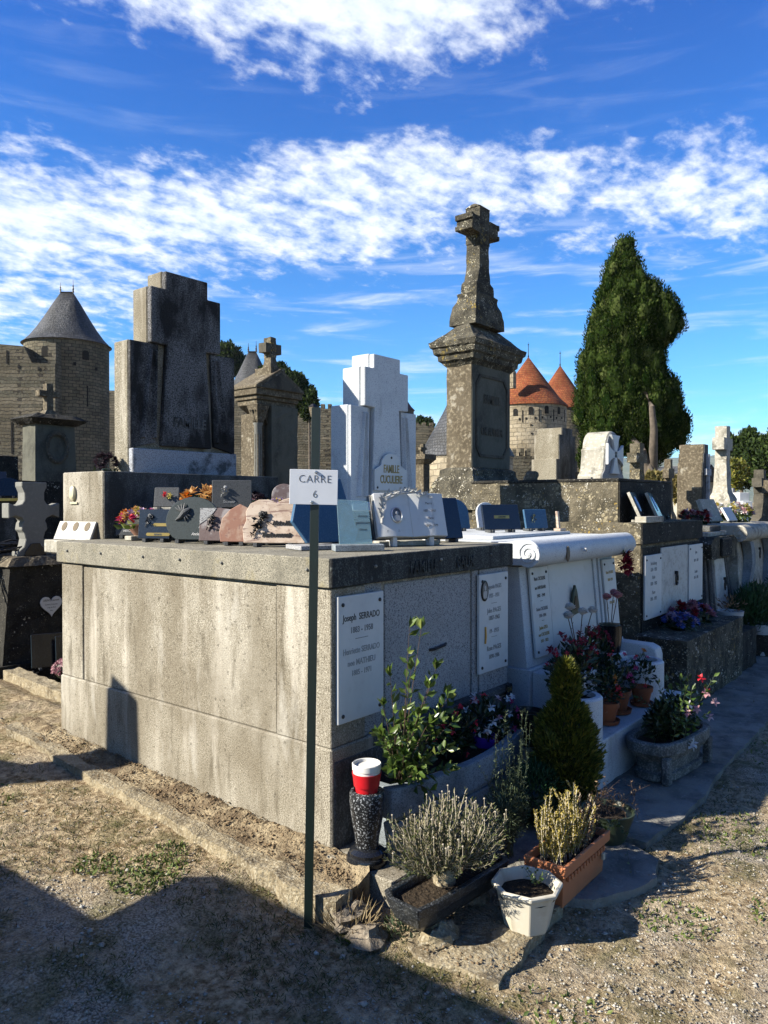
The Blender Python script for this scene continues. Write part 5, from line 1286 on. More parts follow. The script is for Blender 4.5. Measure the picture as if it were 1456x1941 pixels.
def round_tree(name, label, u, d, v0, v1, w, mat, seed, n, leaf, zb=0, cat='tree', group=None, k=26, trunk=True):
    x, y = site(u, d); s = d/FPX; t = thing(name, label, cat, (x, y, zb), group=group); g = np.random.default_rng(seed)
    zc = hgt((v0+v1)/2, d)-zb; hz = (v1-v0)/2*s; hw = w/2*s; lobes = []
    for _ in range(k):
        D = unit(g.normal(size=3)); D[2] = D[2]*.9+.1; r = g.uniform(.22,.36)
        lobes.append((D[0]*hw*(1-r), D[1]*hw*(1-r), zc+D[2]*hz*(1-r), hw*r, hw*r, hz*r*1.1))
    lobes.append((0,0,zc,hw*.62,hw*.62,hz*.62))
    lobed_crown(lobes, n, leaf, mat, seed, t, up=.4, wid=.55, hull=.72)
    if trunk:
        MB().tube([(0,0,0),(.1,0,zc*.5),(0,0,zc)], [.04*hw+.15,.03*hw+.12,.08], 8).obj('trunk', 'bark', t, smooth=True)
    return t
round_tree('pine_tree', 'dark green pine at the right edge behind the stone cross, left crown', 1405, 70, 808, 935, 78, 'leaf_pine', 21, 12000, .34, zb=-2)
round_tree('pine_tree', 'dark green pine cut off by the right edge of the view', 1462, 66, 806, 940, 95, 'leaf_pine', 22, 13000, .34, zb=-2)
round_tree('pine_tree', 'bright green low pine branches behind the cross monument', 1392, 58, 868, 930, 46, 'leaf_topiary', 23, 4000, .26, zb=-2)
round_tree('broadleaf_tree', 'leafy tree sloping down behind the shrine towards the castle wall', 545, 88, 705, 800, 95, 'leaf_pine', 24, 9000, .42, zb=-2)
round_tree('broadleaf_tree', 'small rounded tree top at the end of the slope right of the shrine', 586, 86, 735, 800, 34, 'leaf_pine', 25, 3500, .40, zb=-2)
round_tree('broadleaf_tree', 'tree crown rising behind the tall stele left of the slate roof', 435, 128, 652, 720, 62, 'leaf_pine', 26, 4500, .6, zb=-2)
round_tree('broadleaf_tree', 'leafy crown right behind the shrine cross', 522, 92, 688, 745, 62, 'leaf_pine', 27, 5000, .42, zb=-2)
round_tree('broadleaf_tree', 'dark tree behind the wall between pale stele and slate cone', 801, 125, 793, 850, 50, 'leaf_pine', 28, 4500, .55, zb=-2)
round_tree('yellow_bush', 'yellow-green autumn bush below the hills, left part', 1243, 32, 897, 950, 44, 'leaf_yellow_bush', 31, 2600, .22, cat='bush', trunk=False)
round_tree('yellow_bush', 'yellow-green autumn bush right of the slim cross', 1275, 34, 905, 955, 40, 'leaf_yellow_bush', 32, 2200, .22, cat='bush', trunk=False)
round_tree('yellow_bush', 'small yellow bush left of the pale grey rounded stele', 1107, 22, 895, 925, 26, 'leaf_yellow_bush', 33, 900, .12, cat='bush', trunk=False)
round_tree('green_bush', 'grey-green bush under the pine beside the stepped tan stele', 1300, 40, 908, 960, 34, 'leaf_lavender_green', 34, 2000, .22, cat='bush', trunk=False)
# little chapel roof between the hills and the tan stele
def chapel():
    d = 60; x, y = site(1308, d); t = thing('chapel', 'small slate-roofed chapel gable half hidden behind the tan stele', 'building', (x, y, 0))
    z = hgt(882, d); e = hgt(915, d); h = 1.7
    X = Matrix.Rotation(R(-20),4,'Z')
    MB().box(-h,-h,-1,h,h+3,e).obj('wall', 'pale_limestone', t, xf=X)
    MB().prism([(-h-.15,e+.002),(h+.15,e+.002),(0,z)], 'y', -h-.2, h+3.2).obj('roof', 'roof_slate', t, xf=X)
    MB().tube([(0,-h,z),(0,-h,z+.8)], .05, 5).obj('finial', 'dark_metal', t, xf=X)
chapel()
# distant hills
def hills():
    g = np.random.default_rng(2); V = []; n = 90; rows = 14
    for j in range(rows):
        for i in range(n):
            u = -300+2600*i/(n-1); f = j/(rows-1); d = 3400+1900*f
            ridge = hgt(868+6*noise.noise(Vector((i*.09, 3.3, 0)))-(10 if u > 1330 else 0)*min(1,(u-1330)/60 if u > 1330 else 0), 5300)
            z = -30+(ridge+30)*math.sin(min(1, f*1.02)*math.pi/2)**1.4+14*noise.noise(Vector((i*.4, j*.6, 1)))*(1-f)
            x, y = site(u, d); V.append((x, y, z))
    F = [(j*n+i, j*n+i+1, (j+1)*n+i+1, (j+1)*n+i) for j in range(rows-1) for i in range(n-1)]
    o = npmesh('hills', V, F, 'far_hillside', None, True); tag(o, kind='structure')
hills()
# background gravestones in the far rows, right side
def small_grave(label, u, d, w, h, dep, mat, zb=0.0, rz=0, cross=False):
    x, y = site(u, d); t = thing('gravestone', label, 'gravestone', (x, y, zb), rz)
    rough(MB().box(-w/2,0,0,w/2,dep,h).obj('chest', mat, t), .25, .012)
    if cross:
        MB().box(-.06,.05,h,.06,.15,h+.8).obj('cross_upright', mat, t, .006)
        for s in (-1, 1): MB().box(min(s*.061,s*.24),.05,h+.45,max(s*.061,s*.24),.15,h+.58).obj('cross_arm', mat, t, .006)
    return t
small_grave('low pale tomb behind the tan stepped stele', 1330, 14, 1.5, 1.15, 1.5, 'pale_limestone')
small_grave('low grey tomb behind the small crosses under the cypress', 1235, 13.5, 2.2, 1.15, 1.5, 'dark_weathered_granite')
small_grave('white low tomb at the right edge below the pines', 1440, 17, 2.4, 1.20, 1.4, 'pale_limestone')
small_grave('grey chest tomb behind the small white stele', 1395, 19, 2.0, 1.15, 1.4, 'grey_fleck_granite', cross=True)
small_grave('dark chest tomb left of the cypress foot', 1110, 11, 1.6, 1.45, 1.4, 'dark_lichen_stone')
small_grave('shaded tomb behind the shrine column', 545, 13.2, 2.4, 1.55, 1.0, 'dark_weathered_granite')
small_grave('low tomb between the far pedestal and the headstone block', 170, 9.5, 2.2, 1.85, 1.0, 'dark_lichen_stone')

# ------------------------------------------------------------------ the air between here and the hills
hz = MB().box(-6200,-6200,-45,7400,7400,400)
m = bpy.data.materials.new('haze'); m.use_nodes = True; t_ = NT(m.node_tree); ou = t_.n('ShaderNodeOutputMaterial'); vo = t_.n('ShaderNodeVolumePrincipled')
vo.inputs['Color'].default_value = (.75,.85,1,1); vo.inputs['Density'].default_value = 5.5e-5; vo.inputs['Anisotropy'].default_value = 0.0
t_.l(vo.outputs[0], ou.inputs['Volume']); MATS['haze'] = m
tag(hz.obj('haze', 'haze'), kind='stuff')
# ------------------------------------------------------------------ sign post
def sign():
    t = thing('sign_post', 'dark green angle-iron post carrying a small white plate lettered CARRE 6', 'sign', (-.366,-.21,-.13))
    top = Vector((.026,-.025,2.11)); w = .017
    rz = R(-50); c_, s_ = math.cos(rz), math.sin(rz)
    def ring_(p, z):
        q = [(-w,0),(w,0),(w,.034),(w-.004,.034),(w-.004,.004),(-w,.004)]
        return [(p[0]+a*c_-b*s_, p[1]+a*s_+b*c_, z) for a, b in q]
    b = ring_((0,0),-.10); a = ring_((top.x,top.y), top.z); n = 6
    MB().add(b+a, [tuple(range(n))[::-1], tuple(range(n,2*n))]+[(i,(i+1)%n,n+(i+1)%n,n+i) for i in range(n)]).obj('post', 'post_green', t, .001)
    X = Matrix.Translation((.016,-.022,1.79))@Matrix.Rotation(R(-46),4,'Z')@Matrix.Rotation(R(1.2),4,'Y')
    pl = MB().prism([(-.096,-.07),(.096,-.07),(.096,.07),(-.096,.07)], 'y', -.004, 0).obj('plate', 'sign_white', t, .001, xf=X)
    for s2, zz, sz, dx in (('CARRE', .018, .044, .005), ('6', -.042, .044, .006)):
        q = text(s2, sz, pl, (0,0,0), (0,0,0), 'black_lettering', ext=.0002, space=1.05, bold=-.0009)
        q.matrix_local = X@Matrix.Translation((dx,-.0048,zz))@Matrix.Rotation(R(90),4,'X')@Matrix.Diagonal((.95,1,1,1))
    for dx, zz in ((.008, .060), (-.006, -.060)):
        m = MB().lathe([(.0065,0),(.0065,.005),(.005,.007),(0,.008)], 12)
        m.obj('bolt', 'steel', t, smooth=True, xf=X@Matrix.Translation((dx,-.004,zz))@Matrix.Rotation(R(90),4,'X'))
sign()
# ------------------------------------------------------------------ plaques on the big tomb
ZS = 1.345
def relief_rose(parent, X, s, mat, seed=1, leafmat=None):
    """a small rose spray in relief: stem, leaves and bloom"""
    g = np.random.default_rng(seed)
    m = MB(); m.tube([(-s*.5,-.004,-s),(-s*.2,-.008,-s*.3),(s*.1,-.008,s*.3)], s*.06, 5)
    m.obj('relief_stem', mat, parent, xf=X)
    P = [(g.uniform(-.5,.5)*s, -.006, g.uniform(-.7,.2)*s) for _ in range(9)]
    V = leaves(P, [(g.normal(), -.35, g.normal()) for _ in P], s*.5, s*.30, .3, seed)
    o = leafobj('relief_leaves', leafmat or mat, [V], parent); o.matrix_local = X
    m = MB()
    for k in range(7):
        a = 2*math.pi*k/7; m.ball((s*.15+s*.16*math.cos(a), -.010, s*.42+s*.16*math.sin(a)), (s*.15,s*.12,s*.15), 7, 5)
    m.ball((s*.15,-.016,s*.42), (s*.13,s*.13,s*.13), 7, 5)
    m.obj('relief_bloom', mat, parent, smooth=True, xf=X)
def script_text(t, body, size, dx, dz, mat, sx=.8, ext=.001, shear=.35, out=.001, bold=.0005):
    q = text(body, size, t, (0,0,0), (0,0,0), mat, ext=ext, shear=shear, bold=bold)
    q.matrix_local = on_face(t, dx, dz, out)@Matrix.Rotation(R(90),4,'X')@Matrix.Diagonal((sx,1,1,1))
    return q
# 1 small grey arched plaque behind the red bowl
arch = lambda w, h, k=10: [(-w/2,0),(w/2,0)]+[(w/2*math.cos(math.pi*i/k), h*.55+h*.45*math.sin(math.pi*i/k)) for i in range(k+1)]
t = leaning('grave_plaque', 'small grey arched plaque with white capitals, half behind the red flower bowl', (.47,2.36,ZS), R(-50), .20, .13, .02, 10, 'slate_grey_granite', arch(.20,.13))
script_text(t, 'MERCI', .022, -.02, .025, 'petal_white', shear=0)
# 2 red bowl with flowers
def bowl():
    t = thing('flower_bowl', 'dark red bowl overflowing with red and orange artificial flowers and pale green leaves', 'flower bowl', (.40,2.13,ZS))
    MB().lathe([(.045,0),(.05,.008),(.03,.02),(.055,.05),(.085,.09),(.092,.10),(.085,.102),(.05,.06),(0,.05)], 24).obj('bowl', 'rose_granite', t, smooth=True)
    MB().box(-.10,-.05,0,.02,.03,.03).obj('base', 'pale_limestone', t, .004)
    g = np.random.default_rng(4); D = sph(34, 3); D[:,2] = np.abs(D[:,2]); P = D*np.array([.13,.13,.08])+np.array([0,0,.12])
    ms = ('petal_red','petal_magenta','petal_apricot','petal_yellow','petal_lilac','petal_orange')
    for i in range(34): leafobj('bloom', ms[i%6], flower(P[i:i+1], .042, 8, i, .6)+flower(P[i:i+1]+np.array([0,0,.012]), .026, 6, i+9, 1.0), t)
    LP = sph(22, 8)*np.array([.12,.12,.02])+np.array([0,0,.09])
    leafobj('foliage', 'weed_leaf', [leaves(LP, LP*np.array([1,1,0])+np.array([0,0,.03]), .075, .04, .2, 1)], t)
bowl()
# 3 dark blue rectangle with bronze rose and brass strips
t = leaning('grave_plaque', 'dark blue-black rectangular plaque with a bronze rose and two brass name strips', (.30,1.82,ZS), R(-62), .22, .19, .022, 8, 'blue_black_granite')
relief_rose(t, on_face(t, -.035, .125, .002), .05, 'slate_grey_granite', 3)
for dx, dz, w in ((.05,.09,.10), (.03,.028,.15)):
    MB().prism([(-w/2,-.010),(w/2,-.010),(w/2+.008,0),(w/2,.010),(-w/2,.010),(-w/2-.008,0)], 'y', -.003, 0).obj('brass_strip', 'gold_metal', t, xf=on_face(t, dx, dz, .0))
script_text(t, 'REGRETS', .016, .03, .022, 'black_lettering', shear=0, out=.0035)
# 4 round plaque with dove
circ = [(.17*math.cos(a), .13+.145*math.sin(a)) for a in [R(-62)+2*math.pi*k/30*.845 for k in range(31)]]
rd = [(x, max(0, z)) for x, z in [(.175*math.cos(2*math.pi*k/32-math.pi/2+.0), .12+.15*math.sin(2*math.pi*k/32-math.pi/2)) for k in range(32)]]
t = leaning('grave_plaque', 'round slate-green plaque with a dove in relief', (.37,1.52,ZS), R(-58), .33, .27, .024, 9, 'slate_green_granite', rd)
def dove(t, dx, dz, s):
    X = on_face(t, dx, dz, .0)
    m = MB(); m.tube([(-.9*s,-.004,-.8*s),(-.4*s,-.008,-.5*s),(0,-.010,0),(.35*s,-.010,.25*s),(.6*s,-.006,.45*s)], [.05*s,.22*s,.30*s,.22*s,.08*s], 8)
    m.obj('dove_body', 'slate_grey_granite', t, smooth=True, xf=X)
    m = MB()
    for k, (ax, az_) in enumerate(((-1.0,.55),(-.7,.75),(-.35,.9),(.0,.95))): m.tube([(0,-.008,0),(ax*.6*s,-.012,az_*.5*s),(ax*s,-.008,az_*s)], [.12*s,.13*s,.03*s], 6)
    for k, (ax, az_) in enumerate(((.5,-.7),(.2,-.9),(.75,-.4))): m.tube([(0,-.008,0),(ax*.6*s,-.010,az_*.6*s),(ax*s,-.006,az_*s)], [.10*s,.10*s,.03*s], 6)
    m.obj('dove_wings', 'slate_grey_granite', t, smooth=True, xf=X)['kind'] = 'stuff'
dove(t, -.055, .17, .062)
script_text(t, 'Amitie', .026, .07, .075, 'petal_white'); script_text(t, 'Anciens', .026, .03, .028, 'petal_white')
# 5 rose square behind
t = leaning('grave_plaque', 'small grey square plaque with a red rose, raised behind the dove plaque', (.60,2.12,1.545), R(-50), .17, .14, .02, 14, 'slate_grey_granite')
X = on_face(t, -.01, .085, .004)
for m, k in (('petal_red', 0), ('petal_yellow', 1)):
    o = leafobj('petals', m, flower([(0-.03*k*0+.035*k, -.01, 0-.01*k)], .026, 8, 3+k, .3, N=(0,-1,0)), t); o.matrix_local = X
MB().box(-.09,-.012,0,.05,.01,.02).obj('base', 'pale_limestone', t, .003)
# 6 mixed grey/red stone plaque, 7 rose strip, 8 big pink granite
t = leaning('grave_plaque', 'square plaque half rough grey and half mottled red stone with a rose spray', (.38,1.30,ZS), R(-58), .21, .20, .026, 8, 'mixed_granite', [(-.105,0),(.105,0),(.105,.19),(.02,.20),(-.105,.20)])
MB().prism([(-.104,.10),(-.06,.13),(-.02,.17),(0,.199),(-.104,.199)], 'y', -.003, 0).obj('rough_corner', 'grey_fleck_granite', t, xf=on_face(t,0,0,.0))
relief_rose(t, on_face(t, -.03, .12, .004), .055, 'dark_metal', 6); script_text(t, 'Souvenir', .022, .03, .06, 'dark_metal')
t = leaning('grave_plaque', 'narrow rose-red granite plaque squeezed between the mottled and the large pink plaque', (.37,1.12,ZS), R(-55), .16, .22, .026, 8, 'rose_granite', [(-.08,0),(.08,0),(.08,.20),(.03,.225),(-.03,.19),(-.075,.14),(-.09,.06)])
pk = [(-.17,0),(.185,.0),(.20,.06),(.19,.10),(.21,.16),(.19,.22),(.15,.255),(.10,.262),(.05,.25),(.02,.232),(-.03,.25),(-.09,.25),(-.14,.225),(-.165,.18),(-.16,.13),(-.18,.08)]
t = leaning('grave_plaque', 'large wavy-edged pink granite plaque with a bronze rose spray, beside the sign post', (.42,.84,ZS), R(-58), .36, .25, .03, 8, 'pink_granite', pk)
relief_rose(t, on_face(t, -.075, .13, .004), .075, 'dark_metal', 7)
for q in range(5): relief_rose(t, on_face(t, -.11+.016*q, .06+.025*q, .004), .03, 'dark_metal', 20+q)
script_text(t, 'Notre Maman', .032, .07, .105, 'dark_metal', ext=.003, out=.003, bold=.002); script_text(t, 'Tendre souvenir', .032, .02, .038, 'dark_metal', ext=.003, out=.003, bold=.002)
# 9 dark granite rectangle on the upper slab
t = leaning('grave_plaque', 'dark granite rectangular plaque with an engraved rose standing on the upper slab', (.90,1.78,1.542), R(-44), .27, .19, .035, 3, 'slate_grey_granite')
relief_rose(t, on_face(t, -.05, .12, .001), .045, 'grey_fleck_granite', 8); script_text(t, 'Souvenir', .03, -.02, .03, 'grey_fleck_granite')
# 10 slate arched plaque behind pink granite
t = leaning('grave_plaque', 'small dark arched slate plaque behind the pink one, left of the white sign', (.92,1.28,1.542), R(-50), .16, .17, .02, 8, 'mixed_granite', arch(.16,.16))
# 11 tall polished blue plaque standing edge-on behind the post
bl = [(-.12,0),(.12,0),(.15,.10),(.155,.2),(.12,.36),(-.10,.36),(-.16,.26),(-.20,.12)]
t = leaning('grave_plaque', 'tall polished blue-grey plaque reflecting the sky, directly behind the sign post', (.50,.50,ZS+.012), R(-20), .26, .34, .03, 12, 'dust_blue_granite', bl)
MB().box(-.20,-.10,-.012,.16,.10,.012).obj('base', 'grey_fleck_granite', t, .003)
# 12 small triangular leaning plaque right of sign
t = leaning('grave_plaque', 'small dark blue plaque with a slanted edge seen just right of the sign plate', (1.05,1.02,1.542), R(-25), .12, .17, .02, 14, 'blue_black_granite', [(-.06,0),(.08,0),(.04,.12),(-.02,.16),(-.06,.16)])
# 13 glass plaque on granite foot
def glass_plaque():
    t = thing('glass_plaque', 'leaning glass memorial plate with a faint portrait on a blue granite foot', 'glass plaque', (.46,.235,ZS), R(-38))
    MB().box(-.13,-.05,0,.13,.07,.035).obj('foot', 'dust_grey' if 'dust_grey' in MATS else 'trough_granite', t, .003)
    X = Matrix.Translation((0,0,.036))@Matrix.Rotation(R(-6),4,'X')
    MB().prism([(-.10,0),(.075,0),(.055,.225),(-.11,.235)], 'y', -.006, .006).obj('glass_plate', 'tinted_glass', t, .001, xf=X)
    MB().prism([(-.095,.005),(-.02,.005),(.0,.06),(-.02,.12),(-.03,.20),(-.06,.222),(-.095,.20)], 'y', .0065, .007).obj('printed_figure', 'portrait_blue', t, xf=X)
    for k in range(3):
        q = text(('A notre', 'grand-mere', 'cherie')[k], .020, t, (0,0,0), (0,0,0), 'black_lettering', ext=.0002, shear=.3)
        q.matrix_local = X@Matrix.Translation((.025,-.0068,.14-.035*k))@Matrix.Rotation(R(90),4,'X')@Matrix.Diagonal((.8,1,1,1))
glass_plaque()
# 14 open marble book with portrait
def book():
    t = thing('book_plaque', 'open grey marble book with an oval portrait of a man and laurel relief', 'grave plaque', (.98,.27,ZS), R(-26))
    X = Matrix.Translation((0,0,.05))@Matrix.Rotation(R(-17),4,'X')
    def page(s):
        P = []
        for k in range(9):
            u = k/8; P.append((s*.225*u, -.012-.020*math.sin(u*math.pi*.9)-.004*u))
        Q = P+[(s*.225,.018),(0,.024)]
        return Q if s > 0 else Q[::-1]
    for s in (-1, 1):
        MB().prism(page(s), 'z', 0, .26).obj('page', 'white_marble', t, .002, xf=X, smooth=True)
        MB().prism([(s*.0,.022),(s*.23,.018),(s*.232,.024),(s*.0,.030)] if s > 0 else [(0,.030),(s*.232,.024),(s*.23,.018),(0,.022)], 'z', -.006, .264).obj('cover', 'dark_weathered_granite', t, xf=X)
        for k in range(4): MB().box(min(s*.2255,s*.2265),-.012+.008*k,.004,max(s*.2255,s*.2265),-.009+.008*k,.256).obj('page_edge', 'grey_cement', t, xf=X)
    for s in (-1, 1): MB().box(s*.12-.014,-.02,0,s*.12+.014,.08,.055).obj('foot', 'white_marble', t, .003)
    MB().box(-.20,.03,0,.20,.12,.03).obj('base', 'pale_limestone', t, .004)
    o = oval_portrait(t, (-.10,-.034,.125), .036, .048, X=X, ring='steel')
    # laurel: leaves along the top and down the spine side
    g = np.random.default_rng(3); P = []; D = []
    for k in range(26):
        u = k/25; P.append((-.19+.30*u, -.036, .235+.035*math.sin(u*3.0))); D.append((.8, -.25+.2*g.normal(), .5*g.normal()+.25))
    for k in range(16):
        u = k/15; P.append((-.20+.03*u, -.034, .10+.13*u)); D.append((.4*g.normal(), -.2, 1))
    o = leafobj('laurel_relief', 'aged_marble', [leaves(P, D, .040, .020, .35, 4, flat=(0,-1,0))], t); o.matrix_local = X
    MB().tube([(-.20,-.034,.08),(-.185,-.038,.16),(-.15,-.038,.22),(-.05,-.038,.262),(.08,-.036,.266)], .006, 6).obj('laurel_stem', 'aged_marble', t, xf=X)
    for k, (s_, dx, zz) in enumerate((('Pierre', .12, .19), ('1881 - 1951', .12, .145), ('Marie', .12, .10), ('1889 - 1979', .12, .055), ('Antoine', -.13, .052), ('1908 - 1951', -.13, .025))):
        q = text(s_, .022, t, (0,0,0), (0,0,0), 'faded_lettering', ext=.0006)
        q.matrix_local = X@Matrix.Translation((dx,-.0345 if dx > 0 else -.032,zz))@Matrix.Rotation(R(90),4,'X')@Matrix.Diagonal((.8,1,1,1))
book()
t = leaning('grave_plaque', 'plain polished black slab leaning just right of the marble book', (1.46,.36,ZS), R(-18), .26, .27, .03, 16, 'blue_black_granite')
# flowers at the back of the slab
def bouquet(label, c, r, mats, n, fr, seed, green='leaf_dark', squash=.55, gr=26, cat='flowers', petals=6):
    t = thing('flower_bouquet', label, cat, c)
    D = sph(n, seed); D[:,2] = np.abs(D[:,2]); P = D*r*np.array([1,1,squash])+np.array([0,0,r*.35])
    for i in range(n):
        leafobj('bloom', mats[i%len(mats)], flower(P[i:i+1], fr, petals, seed+i, .6)+flower(P[i:i+1]+np.array([0,0,fr*.3]), fr*.6, petals, seed+i+7, 1.1), t)
    L = sph(gr*3, seed+5)*np.array([r*.9,r*.9,r*.35])+np.array([0,0,r*.25])
    leafobj('foliage', green, [leaves(L, sph(gr*3, seed+6)+np.array([0,0,.4]), r*.45, r*.2, .2, seed)], t)
    MB().ball((0,0,r*.15), (r*.6,r*.6,r*.3), 10, 6).obj('holder', 'leaf_dark', t)
    return t
bouquet('apricot artificial flowers with dark leaves, behind the rose square plaque', (.98,2.18,1.545), .15, ('petal_apricot','petal_apricot','petal_orange'), 14, .07, 31, gr=40)
bouquet('pale pink blooms and dark foliage next to the dark granite rectangle', (1.22,2.0,1.545), .10, ('petal_palepink','petal_black'), 10, .045, 32, gr=24)
bouquet('black withered artificial flowers left of the shrine column', (1.50,2.30,1.545), .13, ('petal_black',), 26, .05, 33, gr=26)
bouquet('small lilac and yellow flower bunch above the pink granite plaque', (.80,1.22,1.542), .085, ('petal_lilac','petal_lilac','petal_yellow'), 34, .018, 34, gr=12)
# ornaments seen on the rear block top left of the tallest stele
bouquet('dark withered ornament on the block left of the tallest stele', (.62,2.92,1.82), .085, ('petal_black',), 24, .04, 35, gr=10, squash=1.3)
# left photo-book plaque on the ledge
def photo_book():
    t = thing('photo_plaque', 'whitish weathered plaque with oval pictures leaning at the lit side of the granite block', 'grave plaque', (.24,2.72,1.33), R(-80))
    X = Matrix.Rotation(R(-24),4,'X')
    MB().prism([(-.19,0),(.19,0),(.19,.14),(-.19,.14)], 'y', -.012, .012).obj('slab', 'aged_marble', t, .002, xf=X)
    for k, dx in enumerate((-.12, 0, .12)): MB().lathe([(1,0),(1,.003),(0,.004)], 18, sx=.026, sy=.034).obj('oval_picture', 'old_wood', t, xf=X@Matrix.Translation((dx,-.012,.10))@Matrix.Rotation(R(90),4,'X'))
    MB().prism([(.0,0),(.10,0),(.06,.13)], 'x', .16, .19).obj('prop', 'old_wood', t)
photo_book()
# bits on the left behind the trefoil cross
t = leaning('grave_plaque', 'blue reflecting plaque at the far left edge', (1.05,6.3,1.76), R(-25), .30, .22, .02, 35, 'dust_blue_granite')
t = leaning('grave_plaque', 'small dark blue plaque beside the blue reflecting one', (1.45,6.6,1.76), R(-25), .18, .18, .02, 18, 'blue_black_granite')
t = leaning('grave_plaque', 'small black plaque with a gold ledge above the trefoil cross', (1.03,5.45,1.64), R(-25), .22, .18, .02, 12, 'black_granite', [(-.11,0),(.11,0),(.11,.16),(.04,.19),(-.04,.19),(-.11,.16)])
MB().box(-.12,-.06,-.03,.12,.0,.0).obj('gold_ledge', 'gold_metal', t, .002)
MB().box(-.08,-.02,-.62,.08,.06,-.031).obj('stand', 'dark_weathered_granite', t, .004)
bouquet('red and dark flowers beside the blue plaque at the far left', (1.2,6.25,1.76), .09, ('petal_red','petal_magenta','petal_black'), 16, .04, 36)

# ------------------------------------------------------------------ things on the pale tomb's lid
def lid_plaque(label, x, y, w, h, rz, mat, lean=14, z=1.365, shape=None, deco=None):
    t = leaning('grave_plaque', label, (x, y, z), R(rz), w, h, .022, lean, mat, shape)
    if deco == 'rose': relief_rose(t, on_face(t, -.03, h*.55, .002), .04, 'bronze', 11)
    if deco == 'strip':
        MB().box(-.07,-.003,-.012,.07,0,.012).obj('brass_strip', 'gold_metal', t, xf=on_face(t, .0, h*.5, 0)); script_text(t, 'A MON FRERE', .014, 0, h*.5-.005, 'black_lettering', shear=0, out=.004)
    return t
lid_plaque('blue plaque rising behind the marble book, left one', 2.30, 1.25, .30, .24, -25, 'dust_blue_granite')
lid_plaque('blue plaque rising behind the marble book, right one', 2.62, 1.05, .26, .25, -25, 'dust_blue_granite', shape=arch(.26,.25))
lid_plaque('dark blue plaque with brass strip and a small angel on the pale tomb lid', 2.62, .62, .34, .20, -25, 'blue_black_granite', deco='strip')
lid_plaque('smaller blue plaque with a bronze flower at the right end of the lid group', 3.05, .55, .22, .16, -25, 'dust_blue_granite', deco='rose')
lid_plaque('pale blue rounded plaque behind the brass-strip plaque', 2.95, .95, .20, .22, -25, 'blue_white_granite', shape=arch(.20,.22))
o = MB().box(-.05,-.03,0,.05,.03,.02).hexa([(-.035,-.01,.021),(-.005,-.01,.021),(-.005,.012,.021),(-.035,.012,.021)], [(-.045,.0,.16),(-.015,.0,.16),(-.015,.02,.16),(-.045,.02,.16)]).obj('flower_marker', 'pink_granite', None, .002)
o.location = (3.20,.42,1.365); tag(o, 'tiny pink stone marker standing alone at the lid corner', 'marker')
# dark rose hanging at the scroll end
def hanging_rose():
    t = thing('artificial_rose', 'dark red artificial rose hanging from the right end of the scroll lid', 'flower', (3.20,-.13,1.14))
    leafobj('petals', 'petal_darkred', flower([(0,0,0),(.02,-.01,.02),(-.03,0,-.02),(.03,-.02,-.04),(-.01,-.02,-.06),(.03,0,.05)], .062, 9, 3, .5)+flower([(0,-.03,0),(.02,-.03,-.04)], .045, 8, 5, .9), t)
    MB().tube([(0,0,.02),(.01,.02,.09),(0,.05,.13)], .004, 5).obj('stem', 'weed_leaf', t)
    leafobj('foliage', 'petal_white', [leaves([(0,0,.08),(.0,0,.06)], [(-.6,-.2,.5),(.5,-.3,.5)], .06, .025, .2, 1)], t)
hanging_rose()
# plaques with blue ovals on the third grave
for k, (x, y, lb) in enumerate(((4.22,.10,'black plaque with a blue oval picture on the lichen tomb, left one'), (4.66,.10,'black plaque with a blue oval picture on the lichen tomb, right one'))):
    t = leaning('grave_plaque', lb, (x, y, 1.42), R(12), .30, .27, .025, 24, 'black_granite', edge='pale_limestone')
    MB().lathe([(1,0),(1,.003),(.85,.006),(0,.005)], 22, sx=.045, sy=.075).obj('oval_picture', 'portrait_blue', t, smooth=True, xf=on_face(t, 0, .15, 0)@Matrix.Rotation(R(90),4,'X'))
    MB().prism([(-.15,0),(-.146,0),(-.146,.27),(-.15,.27)], 'y', -.013, .013).obj('pale_edge', 'pale_limestone', t, xf=Matrix.Translation((-.002,0,.02))@Matrix.Rotation(R(-24),4,'X'))
t = leaning('grave_plaque', 'small black plaque at the right end of the lichen tomb lid', (5.0,.20,1.42), R(12), .26, .17, .02, 24, 'black_granite')
t = leaning('grave_plaque', 'tiny black plaque next to the tan stele base', (5.35,.25,1.42), R(12), .16, .12, .02, 22, 'black_granite')
o = MB().box(-.22,-.04,0,.22,.06,.055).obj('marble_block', 'pale_limestone', None, .005); o.location = (4.18,.02,1.419); tag(o, 'small pale marble block lying in front of the blue-oval plaque', 'block')
# on the scroll tomb at right
x, y = 7.6, .25
t = leaning('grave_plaque', 'pale stone book-shaped plaque leaning on the right-hand scroll tomb', (7.35,.35,1.335), R(-8), .42, .30, .05, 24, 'pale_limestone')
t = leaning('grave_plaque', 'white slanted plaque beside the flower spray on the scroll tomb', (8.0,.30,1.335), R(-8), .26, .20, .03, 30, 'white_marble')
bouquet('dark red and pink artificial flowers left of the book-shaped plaque', (6.75,.40,1.335), .17, ('petal_darkred','petal_palepink','petal_black'), 22, .07, 41)
bouquet('large spray of white and pink artificial flowers on the scroll tomb', (8.45,.45,1.335), .27, ('petal_white','petal_white','petal_palepink','petal_yellow'), 44, .075, 42, green='weed_leaf')
bouquet('red and white flowers hanging low at the right edge', (7.9,-.30,.55), .17, ('petal_white','petal_darkred','petal_darkred'), 20, .07, 43)
